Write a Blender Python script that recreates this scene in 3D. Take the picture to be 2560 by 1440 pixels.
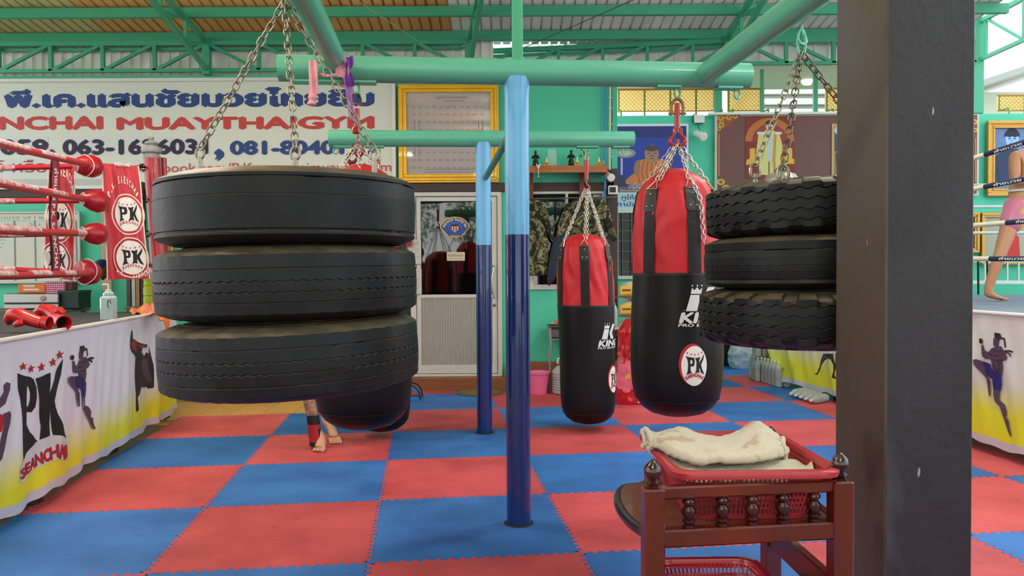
import bpy, bmesh, math, random
from mathutils import Vector, Matrix, noise
from mathutils.geometry import tessellate_polygon
random.seed(7)
PI = math.pi; sin = math.sin; cos = math.cos
for o in list(bpy.data.objects): bpy.data.objects.remove(o)
SC = bpy.context.scene; COL = SC.collection

# ---------------------------------------------------------------- camera
FPX, CAMH, PIT, ROL = 1950.0, 1.35, math.radians(-1.2), math.radians(-0.3)
cr, sr, cp, sp = cos(ROL), sin(ROL), cos(PIT), sin(PIT)
FW = Vector((0, cp, sp)); U0 = Vector((0, -sp, cp)); X0 = Vector((1, 0, 0))
RT = cr*X0 + sr*U0; UP = -sr*X0 + cr*U0
cd = bpy.data.cameras.new('camera'); cam = bpy.data.objects.new('camera', cd); COL.objects.link(cam)
cd.sensor_width = 36; cd.lens = FPX/2560*36; cd.clip_end = 200
cam.matrix_world = Matrix(((RT.x, UP.x, -FW.x, 0), (RT.y, UP.y, -FW.y, 0), (RT.z, UP.z, -FW.z, CAMH), (0, 0, 0, 1)))
SC.camera = cam

# ---------------------------------------------------------------- light and exposure
SC.view_settings.view_transform = 'Standard'; SC.view_settings.look = 'None'
SC.view_settings.gamma = 1; SC.view_settings.use_curve_mapping = False
SC.view_settings.exposure = 0.0
SC.cycles.max_bounces = 8; SC.cycles.diffuse_bounces = 4; SC.cycles.glossy_bounces = 4
SC.cycles.transmission_bounces = 8; SC.cycles.transparent_max_bounces = 12
SC.cycles.sample_clamp_indirect = 8; SC.cycles.caustics_reflective = False; SC.cycles.caustics_refractive = False
w = bpy.data.worlds.new('sky'); SC.world = w; w.use_nodes = True
nt = w.node_tree; bg = nt.nodes['Background']
tc = nt.nodes.new('ShaderNodeTexCoord'); sx = nt.nodes.new('ShaderNodeSeparateXYZ')
rp = nt.nodes.new('ShaderNodeValToRGB')
nt.links.new(tc.outputs['Generated'], sx.inputs[0]); nt.links.new(sx.outputs['Z'], rp.inputs[0])
rp.color_ramp.elements[0].position = 0.0; rp.color_ramp.elements[0].color = (1.0, 1.0, 0.98, 1)
rp.color_ramp.elements[1].position = 0.8; rp.color_ramp.elements[1].color = (0.72, 0.86, 1.0, 1)
nt.links.new(rp.outputs[0], bg.inputs[0]); bg.inputs[1].default_value = 2.6
TUBES = [(-2.6, 2.2), (2.4, 2.2), (-0.3, -1.2), (-3.0, 5.6), (2.9, 5.9)]
TUBE_Z = 3.75
for i, (x, y) in enumerate(TUBES):
    ld = bpy.data.lights.new('tube_light', 'AREA'); ld.shape = 'RECTANGLE'; ld.size = 1.2; ld.size_y = 0.08
    ld.energy = 50; ld.color = (1.0, 0.98, 0.93)
    lo = bpy.data.objects.new('tube_light', ld); COL.objects.link(lo); lo.location = (x, y, TUBE_Z-0.05)
    l2 = ld.copy(); l2.energy = 85; lo = bpy.data.objects.new('tube_light', l2); COL.objects.link(lo); lo.location = (x, y, TUBE_Z+0.08); lo.rotation_euler = (math.pi, 0, 0)

# ---------------------------------------------------------------- picture-to-place helpers
def ray(px, py):
    a = (px-1280)/FPX; b = -(py-720)/FPX
    return FW + RT*a + UP*b
O = Vector((0, 0, CAMH))
def W(px, py, Y):
    r = ray(px, py); return O + r*(Y/r.y)
def fl(px, py, z=0.0):
    r = ray(px, py); return O + r*((z-CAMH)/r.z)
def hit(px, py, P, n):
    r = ray(px, py); return O + r*((P-O).dot(n)/r.dot(n))

# ---------------------------------------------------------------- materials
def lin(h):
    if not isinstance(h, str): return tuple(h)+(1,) if len(h) == 3 else h
    h = h.lstrip('#'); c = [int(h[i:i+2], 16)/255 for i in (0, 2, 4)]
    return tuple(v/12.92 if v <= .04045 else ((v+.055)/1.055)**2.4 for v in c)+(1,)
MATS = {}
def mat(name, col, rough=.5, metal=0, var=0, vscale=8, col2=None, bump=0, bscale=60, spec=.5, trans=0, ior=1.45,
        coat=0, emit=0, alpha=1, stretch=None, rnd=0, detail=4, sheen=0):
    if name in MATS: return MATS[name]
    m = bpy.data.materials.new(name); m.use_nodes = True; nt = m.node_tree; b = nt.nodes['Principled BSDF']
    b.inputs['Base Color'].default_value = lin(col); b.inputs['Roughness'].default_value = rough
    b.inputs['Metallic'].default_value = metal; b.inputs['Specular IOR Level'].default_value = spec
    b.inputs['Transmission Weight'].default_value = trans; b.inputs['IOR'].default_value = ior
    b.inputs['Coat Weight'].default_value = coat; b.inputs['Alpha'].default_value = alpha
    b.inputs['Sheen Weight'].default_value = sheen
    if emit: b.inputs['Emission Color'].default_value = lin(col); b.inputs['Emission Strength'].default_value = emit
    N = nt.nodes.new; L = nt.links.new
    vec = None
    if var or bump:
        t = N('ShaderNodeTexCoord'); vec = t.outputs['Object']
        if stretch:
            mp = N('ShaderNodeMapping'); mp.inputs['Scale'].default_value = stretch; L(vec, mp.inputs[0]); vec = mp.outputs[0]
    if var:
        n = N('ShaderNodeTexNoise'); n.inputs['Scale'].default_value = vscale; n.inputs['Detail'].default_value = detail
        L(vec, n.inputs['Vector'])
        r = N('ShaderNodeValToRGB'); r.color_ramp.elements[0].position = .35; r.color_ramp.elements[1].position = .68
        c1 = lin(col); c2 = lin(col2) if col2 else tuple(v*.55 for v in c1[:3])+(1,)
        mx = tuple(c1[i]+(c2[i]-c1[i])*var for i in range(3))+(1,)
        r.color_ramp.elements[0].color = c1; r.color_ramp.elements[1].color = mx
        L(n.outputs['Fac'], r.inputs[0]); L(r.outputs[0], b.inputs['Base Color'])
    if rnd:
        oi = N('ShaderNodeObjectInfo'); mr = N('ShaderNodeMapRange')
        mr.inputs['To Min'].default_value = 1-rnd; mr.inputs['To Max'].default_value = 1+rnd*.6
        L(oi.outputs['Random'], mr.inputs['Value'])
        mm = N('ShaderNodeMix'); mm.data_type = 'RGBA'; mm.blend_type = 'MULTIPLY'; mm.inputs['Factor'].default_value = 1
        src = b.inputs['Base Color'].links[0].from_socket if b.inputs['Base Color'].links else None
        if src: L(src, mm.inputs[6])
        else: mm.inputs[6].default_value = lin(col)
        L(mr.outputs[0], mm.inputs[7]); L(mm.outputs[2], b.inputs['Base Color'])
    if bump:
        n2 = N('ShaderNodeTexNoise'); n2.inputs['Scale'].default_value = bscale; n2.inputs['Detail'].default_value = 3
        L(vec, n2.inputs['Vector'])
        bp = N('ShaderNodeBump'); bp.inputs['Strength'].default_value = bump; bp.inputs['Distance'].default_value = .01
        L(n2.outputs['Fac'], bp.inputs['Height']); L(bp.outputs[0], b.inputs['Normal'])
    MATS[name] = m; return m
def flat(h, rough=.6):                              # print ink of one colour
    return mat('ink_'+h.strip('#')+('' if rough == .6 else str(rough)), h, rough)

# ---------------------------------------------------------------- mesh builder
class MB:
    def __init__(s): s.v = []; s.f = []; s.m = []
    def add(s, vs, fs, mi=0, M=None):
        k = len(s.v)
        s.v += [tuple(M @ Vector(v)) if M else tuple(v) for v in vs]
        s.f += [tuple(i+k for i in f) for f in fs]; s.m += [mi]*len(fs); return s
    def box(s, c, d, R=None, bev=0, mi=0):
        c = Vector(c); h = Vector(d)/2; vs = []; 
        if bev <= 0:
            vs = [Vector((x*h.x, y*h.y, z*h.z)) for x in (-1, 1) for y in (-1, 1) for z in (-1, 1)]
            fs = [(0, 1, 3, 2), (4, 6, 7, 5), (0, 4, 5, 1), (2, 3, 7, 6), (0, 2, 6, 4), (1, 5, 7, 3)]
        else:
            bev = min(bev, h.x*.95, h.y*.95, h.z*.95)
            idx = {}
            for x in (-1, 1):
                for y in (-1, 1):
                    for z in (-1, 1):
                        for a in range(3):
                            p = [x*h.x, y*h.y, z*h.z]
                            for k in range(3):
                                if k != a: p[k] -= (x, y, z)[k]*bev
                            idx[(x, y, z, a)] = len(vs); vs.append(Vector(p))
            fs = []
            for a in range(3):
                o1, o2 = (a+1) % 3, (a+2) % 3
                for sg in (-1, 1):
                    q = []
                    for (p1, p2) in ((-1, -1), (1, -1), (1, 1), (-1, 1)):
                        k = [0, 0, 0]; k[a] = sg; k[o1] = p1; k[o2] = p2; q.append(idx[(*k, a)])
                    fs.append(tuple(q) if sg > 0 else tuple(reversed(q)))
                for p1 in (-1, 1):
                    for p2 in (-1, 1):
                        k = [0, 0, 0]; k[o1] = p1; k[o2] = p2
                        q = []
                        for (sg, ax) in ((-1, o1), (1, o1), (1, o2), (-1, o2)):
                            k[a] = sg; q.append(idx[(*k, ax)])
                        fs.append(tuple(q) if p1*p2 > 0 else tuple(reversed(q)))
            for x in (-1, 1):
                for y in (-1, 1):
                    for z in (-1, 1):
                        q = (idx[(x, y, z, 0)], idx[(x, y, z, 1)], idx[(x, y, z, 2)])
                        fs.append(q if x*y*z > 0 else tuple(reversed(q)))
        if R: vs = [R @ v for v in vs]
        return s.add([v+c for v in vs], fs, mi)
    def bar(s, a, b, w, h=None, mi=0, bev=0, up=(0, 0, 1)):      # rectangular bar from a to b
        a = Vector(a); b = Vector(b); h = h or w; d = b-a; L = d.length; d.normalize()
        u = Vector(up)
        if abs(d.dot(u)) > .98: u = Vector((0, 1, 0))
        x = d.cross(u).normalized(); z = x.cross(d)
        R = Matrix((x, d, z)).transposed()
        return s.box((a+b)/2, (w, L, h), R, bev, mi)
    def tube(s, pts, r, n=12, cap=True, closed=False, mi=0, flatten=None):
        P = [Vector(p) for p in pts]; N = len(P); rr = r if hasattr(r, '__len__') else [r]*N
        T = []
        for i in range(N):
            a = P[i-1] if (i or closed) else P[i]; b = P[(i+1) % N] if (i < N-1 or closed) else P[i]
            T.append((b-a).normalized())
        u = Vector((0, 0, 1)) if abs(T[0].z) < .9 else Vector((1, 0, 0))
        nn = (u-T[0]*u.dot(T[0])).normalized(); vs = []
        for i in range(N):
            nn = (nn-T[i]*nn.dot(T[i])).normalized(); bb = T[i].cross(nn)
            for k in range(n):
                t = 2*PI*k/n
                vs.append(P[i]+(nn*cos(t)*(flatten or 1)+bb*sin(t))*rr[i])
        fs = []
        for i in range(N if closed else N-1):
            j = (i+1) % N
            for k in range(n):
                l = (k+1) % n; fs.append((i*n+k, i*n+l, j*n+l, j*n+k))
        if cap and not closed:
            fs.append(tuple(range(n-1, -1, -1))); fs.append(tuple((N-1)*n+k for k in range(n)))
        return s.add(vs, fs, mi)
    def lathe(s, prof, n=24, M=None, mi=0, cap=True, c=(0, 0, 0)):
        vs = []; c = Vector(c)
        for r, z in prof:
            for k in range(n):
                t = 2*PI*k/n; vs.append(c+Vector((r*cos(t), r*sin(t), z)))
        fs = []
        for i in range(len(prof)-1):
            for k in range(n):
                l = (k+1) % n; fs.append((i*n+k, i*n+l, (i+1)*n+l, (i+1)*n+k))
        if cap:
            fs.append(tuple(range(n-1, -1, -1))); fs.append(tuple((len(prof)-1)*n+k for k in range(n)))
        return s.add(vs, fs, mi, M)
    def grid(s, fn, nu, nv, mi=0, wrap=False):
        vs = [fn(i/(nu if wrap else nu-1), j/(nv-1)) for j in range(nv) for i in range(nu)]
        fs = []
        for j in range(nv-1):
            for i in range(nu if wrap else nu-1):
                k = (i+1) % nu; fs.append((j*nu+i, j*nu+k, (j+1)*nu+k, (j+1)*nu+i))
        return s.add(vs, fs, mi)
    def prism(s, poly, z0, z1, mi=0, M=None):           # polygon in xy pulled along z
        n = len(poly); vs = [(x, y, z0) for x, y in poly]+[(x, y, z1) for x, y in poly]
        tr = tessellate_polygon([[Vector((x, y, 0)) for x, y in poly]])
        area = sum(poly[i][0]*poly[(i+1) % n][1]-poly[(i+1) % n][0]*poly[i][1] for i in range(n))
        fs = []
        for t in tr:
            a, b, c = [Vector(vs[i]) for i in t]
            up = (b-a).cross(c-a).z > 0
            t = t if up else t[::-1]
            fs.append(tuple(i+n for i in t)); fs.append(tuple(reversed(t)))
        for i in range(n):
            j = (i+1) % n; q = (i, j, j+n, i+n); fs.append(q if area > 0 else q[::-1])
        return s.add(vs, fs, mi, M)
    def build(s, name, m, parent=None, smooth=True, ang=35, loc=None, rot=None, **tags):
        me = bpy.data.meshes.new(name); me.from_pydata([tuple(v) for v in s.v], [], s.f)
        ms = m if isinstance(m, (list, tuple)) else [m]
        for q in ms: me.materials.append(q)
        if len(ms) > 1: me.polygons.foreach_set('material_index', s.m)
        if smooth:
            me.polygons.foreach_set('use_smooth', [True]*len(me.polygons)); me.set_sharp_from_angle(angle=math.radians(ang))
        me.update()
        return link(name, me, parent, loc, rot, **tags)
def link(name, me, parent=None, loc=None, rot=None, label=None, cat=None, group=None, kind=None):
    o = bpy.data.objects.new(name, me); COL.objects.link(o)
    if loc is not None: o.location = loc
    if rot is not None: o.rotation_euler = rot
    if parent:
        o.parent = parent
        if loc is None: o.matrix_parent_inverse = parent.matrix_world.inverted()
    tag(o, label, cat, group, kind); return o
def tag(o, label=None, cat=None, group=None, kind=None):
    if label: o['label'] = label
    if cat: o['category'] = cat
    if group: o['group'] = group
    if kind: o['kind'] = kind
    return o
def thing(name, label=None, cat=None, loc=(0, 0, 0), rz=0, group=None, kind=None):
    o = bpy.data.objects.new(name, None); COL.objects.link(o); o.location = loc; o.rotation_euler = (0, 0, rz)
    o.matrix_world = Matrix.Translation(loc) @ Matrix.Rotation(rz, 4, 'Z')
    o.empty_display_size = .1
    return tag(o, label, cat, group, kind)
def bake(o):                                        # evaluates modifiers into a plain mesh
    dg = bpy.context.evaluated_depsgraph_get(); me = bpy.data.meshes.new_from_object(o.evaluated_get(dg))
    old = o.data; o.modifiers.clear(); o.data = me
    return o

# ---------------------------------------------------------------- flat print: text and drawings mapped on a surface
_tc = {}
def text_tris(s, bold=0.0, sp=1.0):
    k = (s, bold, sp)
    if k in _tc: return _tc[k]
    c = bpy.data.curves.new('t', 'FONT'); c.body = s; c.size = 1; c.resolution_u = 3; c.offset = bold; c.space_character = sp
    o = bpy.data.objects.new('t', c); COL.objects.link(o)
    dg = bpy.context.evaluated_depsgraph_get(); me = bpy.data.meshes.new_from_object(o.evaluated_get(dg))
    vs = [(v.co.x, v.co.y) for v in me.vertices]; fs = [tuple(p.vertices) for p in me.polygons]
    bpy.data.objects.remove(o); bpy.data.curves.remove(c); bpy.data.meshes.remove(me)
    if vs:
        x0 = min(v[0] for v in vs); x1 = max(v[0] for v in vs)
        vs = [(x-x0, y) for x, y in vs]; wd = x1-x0
    else: wd = .3
    _tc[k] = (vs, fs, wd); return _tc[k]
class Decal:
    def __init__(s): s.v = []; s.f = []; s.m = []; s.mats = []; s.l = []; s.layer = 0
    def _mi(s, col):
        m = flat(col) if isinstance(col, str) else col
        if m not in s.mats: s.mats.append(m)
        return s.mats.index(m)
    def raw(s, vs, fs, col, dl=None):
        k = len(s.v); s.v += vs; s.l += [s.layer+(dl[i] if dl else 0) for i in range(len(vs))]; s.f += [tuple(i+k for i in f) for f in fs]; s.m += [s._mi(col)]*len(fs)
        s.layer += 1; return s
    def poly(s, pts, col, holes=()):
        loops = [[Vector((x, y, 0)) for x, y in l] for l in [pts]+list(holes)]
        vs = [(v.x, v.y) for l in loops for v in l]
        return s.raw(vs, [tuple(t) for t in tessellate_polygon(loops)], col)
    def rect(s, x0, y0, x1, y1, col): return s.poly([(x0, y0), (x1, y0), (x1, y1), (x0, y1)], col)
    def ell(s, cx, cy, rx, ry, col, n=32, rin=None, rot=0):
        f = lambda rx, ry: [(cx+rx*cos(a)*cos(rot)-ry*sin(a)*sin(rot), cy+rx*cos(a)*sin(rot)+ry*sin(a)*cos(rot)) for a in [2*PI*k/n for k in range(n)]]
        if rin: 
            a = f(rx, ry); b = f(rx*rin, ry*rin)
            return s.raw(a+b, [(i, (i+1) % n, n+(i+1) % n, n+i) for i in range(n)], col)
        return s.poly(f(rx, ry), col)
    def line(s, pts, w, col):
        vs = []; fs = []
        for i in range(len(pts)-1):
            a = Vector(pts[i]).to_2d() if len(pts[i]) == 3 else Vector(pts[i]); b = Vector(pts[i+1])
            d = (b-a); d.normalize(); n = Vector((-d.y, d.x))*w/2; k = len(vs)
            vs += [tuple(a-n), tuple(b-n), tuple(b+n), tuple(a+n)]; fs.append((k, k+1, k+2, k+3))
        return s.raw(vs, fs, col)
    def star(s, cx, cy, r, col, ry=None):
        ry = ry or r
        return s.poly([(cx+(r if k % 2 == 0 else r*.4)*sin(PI*k/5)*1.0, cy+(ry if k % 2 == 0 else ry*.4)*cos(PI*k/5)) for k in range(10)], col)
    def text(s, t, x, y, h, col, w=None, bold=0, slant=0, rot=0, align='L', sp=1.0, capfrac=.73):
        vs, fs, wd = text_tris(t, 0.0, sp); dl = None
        if bold >= .03:                          # heavier strokes: the same letters printed again slightly shifted
            n0 = len(vs); sh = [(-bold, 0), (bold, 0), (0, bold), (0, -bold), (-bold*.5, 0), (bold*.5, 0)]; dl = [k*.14 for k in range(6) for _ in range(n0)]
            vs = [(a+dx, b+dy) for dx, dy in sh for a, b in vs]; fs = [tuple(i+k*n0 for i in f) for k in range(len(sh)) for f in fs]
        sy = h/capfrac; sx = sy if w is None else w/max(wd, 1e-6)
        ox = {'L': 0, 'C': -wd*sx/2, 'R': -wd*sx}[align]; c, q = cos(rot), sin(rot); out = []
        for a, b in vs:
            X = a*sx+ox+slant*b*sy; Y = b*sy; out.append((x+X*c-Y*q, y+X*q+Y*c))
        return s.raw(out, fs, col, dl)
    def arc(s, t, cx, cy, r, a0, a1, h, col, bold=.02, ry=None, wf=1.0):      # letters on an arc, a0 to a1 in degrees, feet on radius r
        n = len(t); ry = ry or r
        for i, ch in enumerate(t):
            a = math.radians(a0+(a1-a0)*(i/(n-1) if n > 1 else .5)); up = a0 > a1
            rot = a-PI/2 if up else a+PI/2
            w = abs(math.radians(a1-a0))*(r+ry)/2/max(n-1, 1)*.82*wf
            if ch == ' ': continue
            if ch == 'I' or ch == '.': w *= .35
            s.text(ch, cx+r*cos(a), cy+ry*sin(a), h, col, w=w, bold=bold, rot=rot, align='C'); s.layer -= 1
        s.layer += 1; return s
    def build(s, name, fn, parent=None, maxe=None, step=.0006, **tags):
        bm = bmesh.new(); vs = [bm.verts.new((x, y, l)) for (x, y), l in zip(s.v, s.l)]
        for f, mi in zip(s.f, s.m):
            try: q = bm.faces.new([vs[i] for i in f]); q.material_index = mi
            except ValueError: pass
        if maxe:
            for it in range(7):
                es = [e for e in bm.edges if math.hypot(e.verts[0].co.x-e.verts[1].co.x, e.verts[0].co.y-e.verts[1].co.y) > maxe]
                if not es: break
                bmesh.ops.subdivide_edges(bm, edges=es, cuts=1); bmesh.ops.triangulate(bm, faces=[f for f in bm.faces if len(f.verts) > 3])
        for v in bm.verts: v.co = Vector(fn(v.co.x, v.co.y, v.co.z*step+step))
        me = bpy.data.meshes.new(name); bm.to_mesh(me); bm.free()
        for m in s.mats: me.materials.append(m)
        if maxe: me.polygons.foreach_set('use_smooth', [True]*len(me.polygons))
        return link(name, me, parent, **tags)
def planar(P, ux, uy):                              # decal map: local x,y in metres on a flat board
    P = Vector(P); ux = Vector(ux).normalized(); uy = Vector(uy).normalized(); n = ux.cross(uy)
    return lambda x, y, o: P+ux*x+uy*y+n*o

# ================================================================ THE SETTING
TEAL = mat('teal_wall_paint', '#4cc4a0', .55, var=.16, vscale=1.3, col2='#3ba088', bump=.04, bscale=30)
GREEN = mat('green_enamel', '#41a57e', .38, var=.15, vscale=4, col2='#328a68')
BEAMG = mat('sea_green_enamel', '#5fb496', .28, var=.14, vscale=5, col2='#4a9c84', coat=.2)
WOOD_TRIM = mat('brown_boards', '#8a5230', .5, var=.5, vscale=3, col2='#6d3d22', stretch=(1, 1, 12))
DKBROWN = mat('dark_brown_paint', '#41302c', .55, var=.2, vscale=5)
WHITEF = mat('white_aluminium', '#cfccc4', .4, var=.15, vscale=3)
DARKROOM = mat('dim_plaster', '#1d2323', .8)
SILVER = mat('galvanised_sheet', '#fbfaf4', .45, metal=.0, var=.45, vscale=3, col2='#cfcbbd', stretch=(1, .25, 1))
OCHRE = mat('ochre_sheet', '#f0bd74', .5, metal=.05, var=.5, vscale=2.5, col2='#b98549', stretch=(1, .2, 1))
OLIVE = mat('dull_olive_sheet', '#e0d89c', .5, metal=.05, var=.5, vscale=2.5, col2='#a39c66', stretch=(1, .2, 1))
CONC = mat('bright_concrete_ground', '#d8d4c6', .9, var=.3, vscale=2)
TANF = mat('tan_floor_tile', '#d8964a', .5, var=.35, vscale=3, col2='#c37f38', rnd=.08)

MB().box((1, 2, -.14), (60, 60, .1)).build('ground', CONC, smooth=False, kind='structure')
floor = MB().box((-.5, 3, -.055), (17, 17.6, .05)).build('floor', mat('floor_slab', '#8b7358', .8, var=.3), smooth=False, kind='structure')
fm = MB().box((.149, .149, 0), (.296, .296, .012), bev=.003).build('floor_tile', TANF, floor, smooth=False).data
k0 = bpy.data.objects['floor_tile']; first = True
for i in range(12):
    for j in range(6):
        x = -3.95+i*.3; y = 7.05+j*.3
        if first: o = k0; first = False; o.location = (x, y, -.024); continue
        link('floor_tile', fm, floor, loc=(x, y, -.024))

# ---- interlocking foam mats
TH = math.radians(6.7); MU = Vector((cos(TH), sin(TH))); MV = Vector((-sin(TH), cos(TH))); MO = Vector((-1.02, 6.58))
def foam(name, c1, c2):
    m = bpy.data.materials.new(name); m.use_nodes = True; nt = m.node_tree; b = nt.nodes['Principled BSDF']; N = nt.nodes.new; L = nt.links.new
    g = N('ShaderNodeNewGeometry'); n = N('ShaderNodeTexNoise'); n.inputs['Scale'].default_value = 1.7; n.inputs['Detail'].default_value = 7; n.inputs['Roughness'].default_value = .62
    L(g.outputs['Position'], n.inputs['Vector']); r = N('ShaderNodeValToRGB'); r.color_ramp.elements[0].position = .38; r.color_ramp.elements[1].position = .7
    r.color_ramp.elements[0].color = lin(c1); r.color_ramp.elements[1].color = lin(c2); L(n.outputs['Fac'], r.inputs[0])
    n3 = N('ShaderNodeTexNoise'); n3.inputs['Scale'].default_value = 9; n3.inputs['Detail'].default_value = 5
    mp = N('ShaderNodeMapping'); mp.inputs['Scale'].default_value = (1, 2.6, 1); L(g.outputs['Position'], mp.inputs[0]); L(mp.outputs[0], n3.inputs['Vector'])
    r3 = N('ShaderNodeValToRGB'); r3.color_ramp.elements[0].position = .66; r3.color_ramp.elements[1].position = .74
    r3.color_ramp.elements[0].color = (1, 1, 1, 1); r3.color_ramp.elements[1].color = (.5, .5, .56, 1); L(n3.outputs['Fac'], r3.inputs[0])
    mm = N('ShaderNodeMix'); mm.data_type = 'RGBA'; mm.blend_type = 'MULTIPLY'; mm.inputs['Factor'].default_value = 1
    L(r.outputs[0], mm.inputs[6]); L(r3.outputs[0], mm.inputs[7])
    oi = N('ShaderNodeObjectInfo'); mr = N('ShaderNodeMapRange'); mr.inputs['To Min'].default_value = .8; mr.inputs['To Max'].default_value = 1.12
    L(oi.outputs['Random'], mr.inputs['Value']); m2 = N('ShaderNodeMix'); m2.data_type = 'RGBA'; m2.blend_type = 'MULTIPLY'; m2.inputs['Factor'].default_value = 1
    L(mm.outputs[2], m2.inputs[6]); L(mr.outputs[0], m2.inputs[7]); L(m2.outputs[2], b.inputs['Base Color'])
    tc = N('ShaderNodeTexCoord'); wv = N('ShaderNodeTexWave'); wv.wave_type = 'BANDS'; wv.bands_direction = 'DIAGONAL'; wv.inputs['Scale'].default_value = 26; wv.inputs['Distortion'].default_value = .4
    L(tc.outputs['Object'], wv.inputs['Vector']); bp = N('ShaderNodeBump'); bp.inputs['Strength'].default_value = .25; bp.inputs['Distance'].default_value = .002
    L(wv.outputs['Fac'], bp.inputs['Height']); L(bp.outputs[0], b.inputs['Normal']); b.inputs['Roughness'].default_value = .62; b.inputs['Specular IOR Level'].default_value = .35
    return m
RED_FOAM = foam('red_foam', '#d2565b', '#ae3f43'); BLUE_FOAM = foam('blue_foam', '#3a78c2', '#28589c')
def edge_curve(n=18, a=.0115):
    out = [(0, 0)]
    for k in range(n):
        for t, s in ((.06, -1), (.42, -1), (.58, 1), (.94, 1)):
            out.append(((k+t)/n, s*a))
    return out
def tile_mesh():
    e = edge_curve(); bot = [(t, o) for t, o in e]; right = [(1+o, t) for t, o in e]
    top = [(1-0+0, 1)]+[(t, 1+o) for t, o in reversed(e[1:])]; left = [(0, 1)]+[(o, t) for t, o in reversed(e[1:])]
    P = bot+[(1, 0)]+right[1:]+top+left
    n = len(P); mb = MB(); vs = []
    for sc_, z in ((.9962, 0), (.9984, -.004), (.9984, -.025)):
        vs += [(.5+(x-.5)*sc_, .5+(y-.5)*sc_, z) for x, y in P]
    q0 = len(vs); cl = lambda c: min(max(c, .03), .97); vs += [(cl(x), cl(y), 0) for x, y in P]+[(.03, .03, 0), (.97, .03, 0), (.97, .97, 0), (.03, .97, 0)]
    fs = [(q0+n, q0+n+1, q0+n+2, q0+n+3)]
    for i in range(n):                       # toothed border joined to the flat middle
        j = (i+1) % n
        fs.append((i, j, q0+j, q0+i) if vs[q0+i] != vs[q0+j] else (i, j, q0+i))
    for r in range(2):
        for i in range(n):
            j = (i+1) % n; fs.append((r*n+j, r*n+i, (r+1)*n+i, (r+1)*n+j))
    mb.add(vs, fs); me = bpy.data.meshes.new('mat_tile'); me.from_pydata(mb.v, [], mb.f); me.materials.append(RED_FOAM); me.update(); return me
tm = tile_mesh()
mats_root = thing('foam_mat_floor', 'interlocking red and blue foam mats laid in a checkerboard across the floor', 'floor mats')
for i in range(-2, 10):
    for j in range(-6, 6):
        c = MO+MU*(i+.5)+MV*(j+.5)
        if i < 0 and j > 0: continue
        lim = 8.84 if c.x < 1.45 else 11.44
        if c.y-.56 > lim or c.x > 6.5 or c.x < -3.6: continue
        p = MO+MU*i+MV*j; me = tm; cut = c.y+.62 > lim
        o = link('mat_tile', tm, mats_root, loc=(p.x, p.y, random.uniform(-.0008, .0008)), rot=(0, 0, TH))
        if cut:
            bm = bmesh.new(); bm.from_mesh(tm)
            M = Matrix.Translation((p.x, p.y, 0)) @ Matrix.Rotation(TH, 4, 'Z'); bm.transform(M)
            bmesh.ops.bisect_plane(bm, geom=bm.verts[:]+bm.edges[:]+bm.faces[:], plane_co=(0, lim, 0), plane_no=(0, 1, 0), clear_outer=True)
            bm.transform(M.inverted()); me = bpy.data.meshes.new('mat_tile'); bm.to_mesh(me); bm.free(); me.materials.append(RED_FOAM); o.data = me
        o.material_slots[0].link = 'OBJECT'; o.material_slots[0].material = RED_FOAM if (i+j) % 2 == 0 else BLUE_FOAM

# ---- back wall with a door and a window opening
WY = 9.0
wb = MB()
def seg(mb, x0, x1, z0, z1, y=WY, t=.15): mb.box(((x0+x1)/2, y+t/2, (z0+z1)/2), (x1-x0, t, z1-z0))
DX0, DX1, DZ0, DZ1 = -1.30, -.115, .14, 2.27
NX0, NX1, NZ0, NZ1 = .2, 1.09, 1.14, 2.31
seg(wb, -7.5, DX0, -.03, 3.62); seg(wb, DX0, DX1, -.03, DZ0); seg(wb, DX0, DX1, DZ1, 3.62); seg(wb, DX1, NX0, -.03, 3.62)
seg(wb, NX0, NX1, -.03, NZ0); seg(wb, NX0, NX1, NZ1, 3.62); seg(wb, NX1, 1.22, -.03, 3.62)
wb.build('wall_back', TEAL, smooth=False, kind='structure')
MB().box((1.145, 10.3, 1.8), (.15, 2.3, 3.66)).build('wall_return', TEAL, smooth=False, kind='structure')
MB().box((5.3, 11.575, 1.8), (8.2, .15, 3.66)).build('wall_back_right', TEAL, smooth=False, kind='structure')
MB().box((-2.9, 8.94, .055), (3.2, .12, .17), bev=.006).box((-.7, 8.92, .055), (1.3, .16, .17), bev=.006).build('baseboard_back', WOOD_TRIM, kind='structure')
MB().box((.59, 8.94, .14), (1.26, .12, .34), bev=.006).build('baseboard_right', WOOD_TRIM, kind='structure')
MB().box((-.1, 8.985, 2.32), (2.55, .05, .1), bev=.004).build('trim_1', DKBROWN, smooth=False, kind='structure')
MB().box((1.155, 8.985, 1.35), (.125, .05, 2.35), bev=.004).build('trim_2', DKBROWN, smooth=False, kind='structure')
MB().box((-4.4, 8.985, 2.285), (6.0, .05, .11), bev=.004).build('trim_3', DKBROWN, smooth=False, kind='structure')
# office behind the glass
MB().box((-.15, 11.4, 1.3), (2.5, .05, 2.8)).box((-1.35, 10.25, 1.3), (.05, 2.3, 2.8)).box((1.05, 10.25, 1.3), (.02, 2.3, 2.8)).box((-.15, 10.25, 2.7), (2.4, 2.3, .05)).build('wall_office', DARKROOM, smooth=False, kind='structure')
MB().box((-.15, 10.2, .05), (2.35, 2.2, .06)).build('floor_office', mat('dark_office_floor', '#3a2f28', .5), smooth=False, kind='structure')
GLASS = mat('window_glass', '#ffffff', .02, trans=1, ior=1.6)
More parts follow.
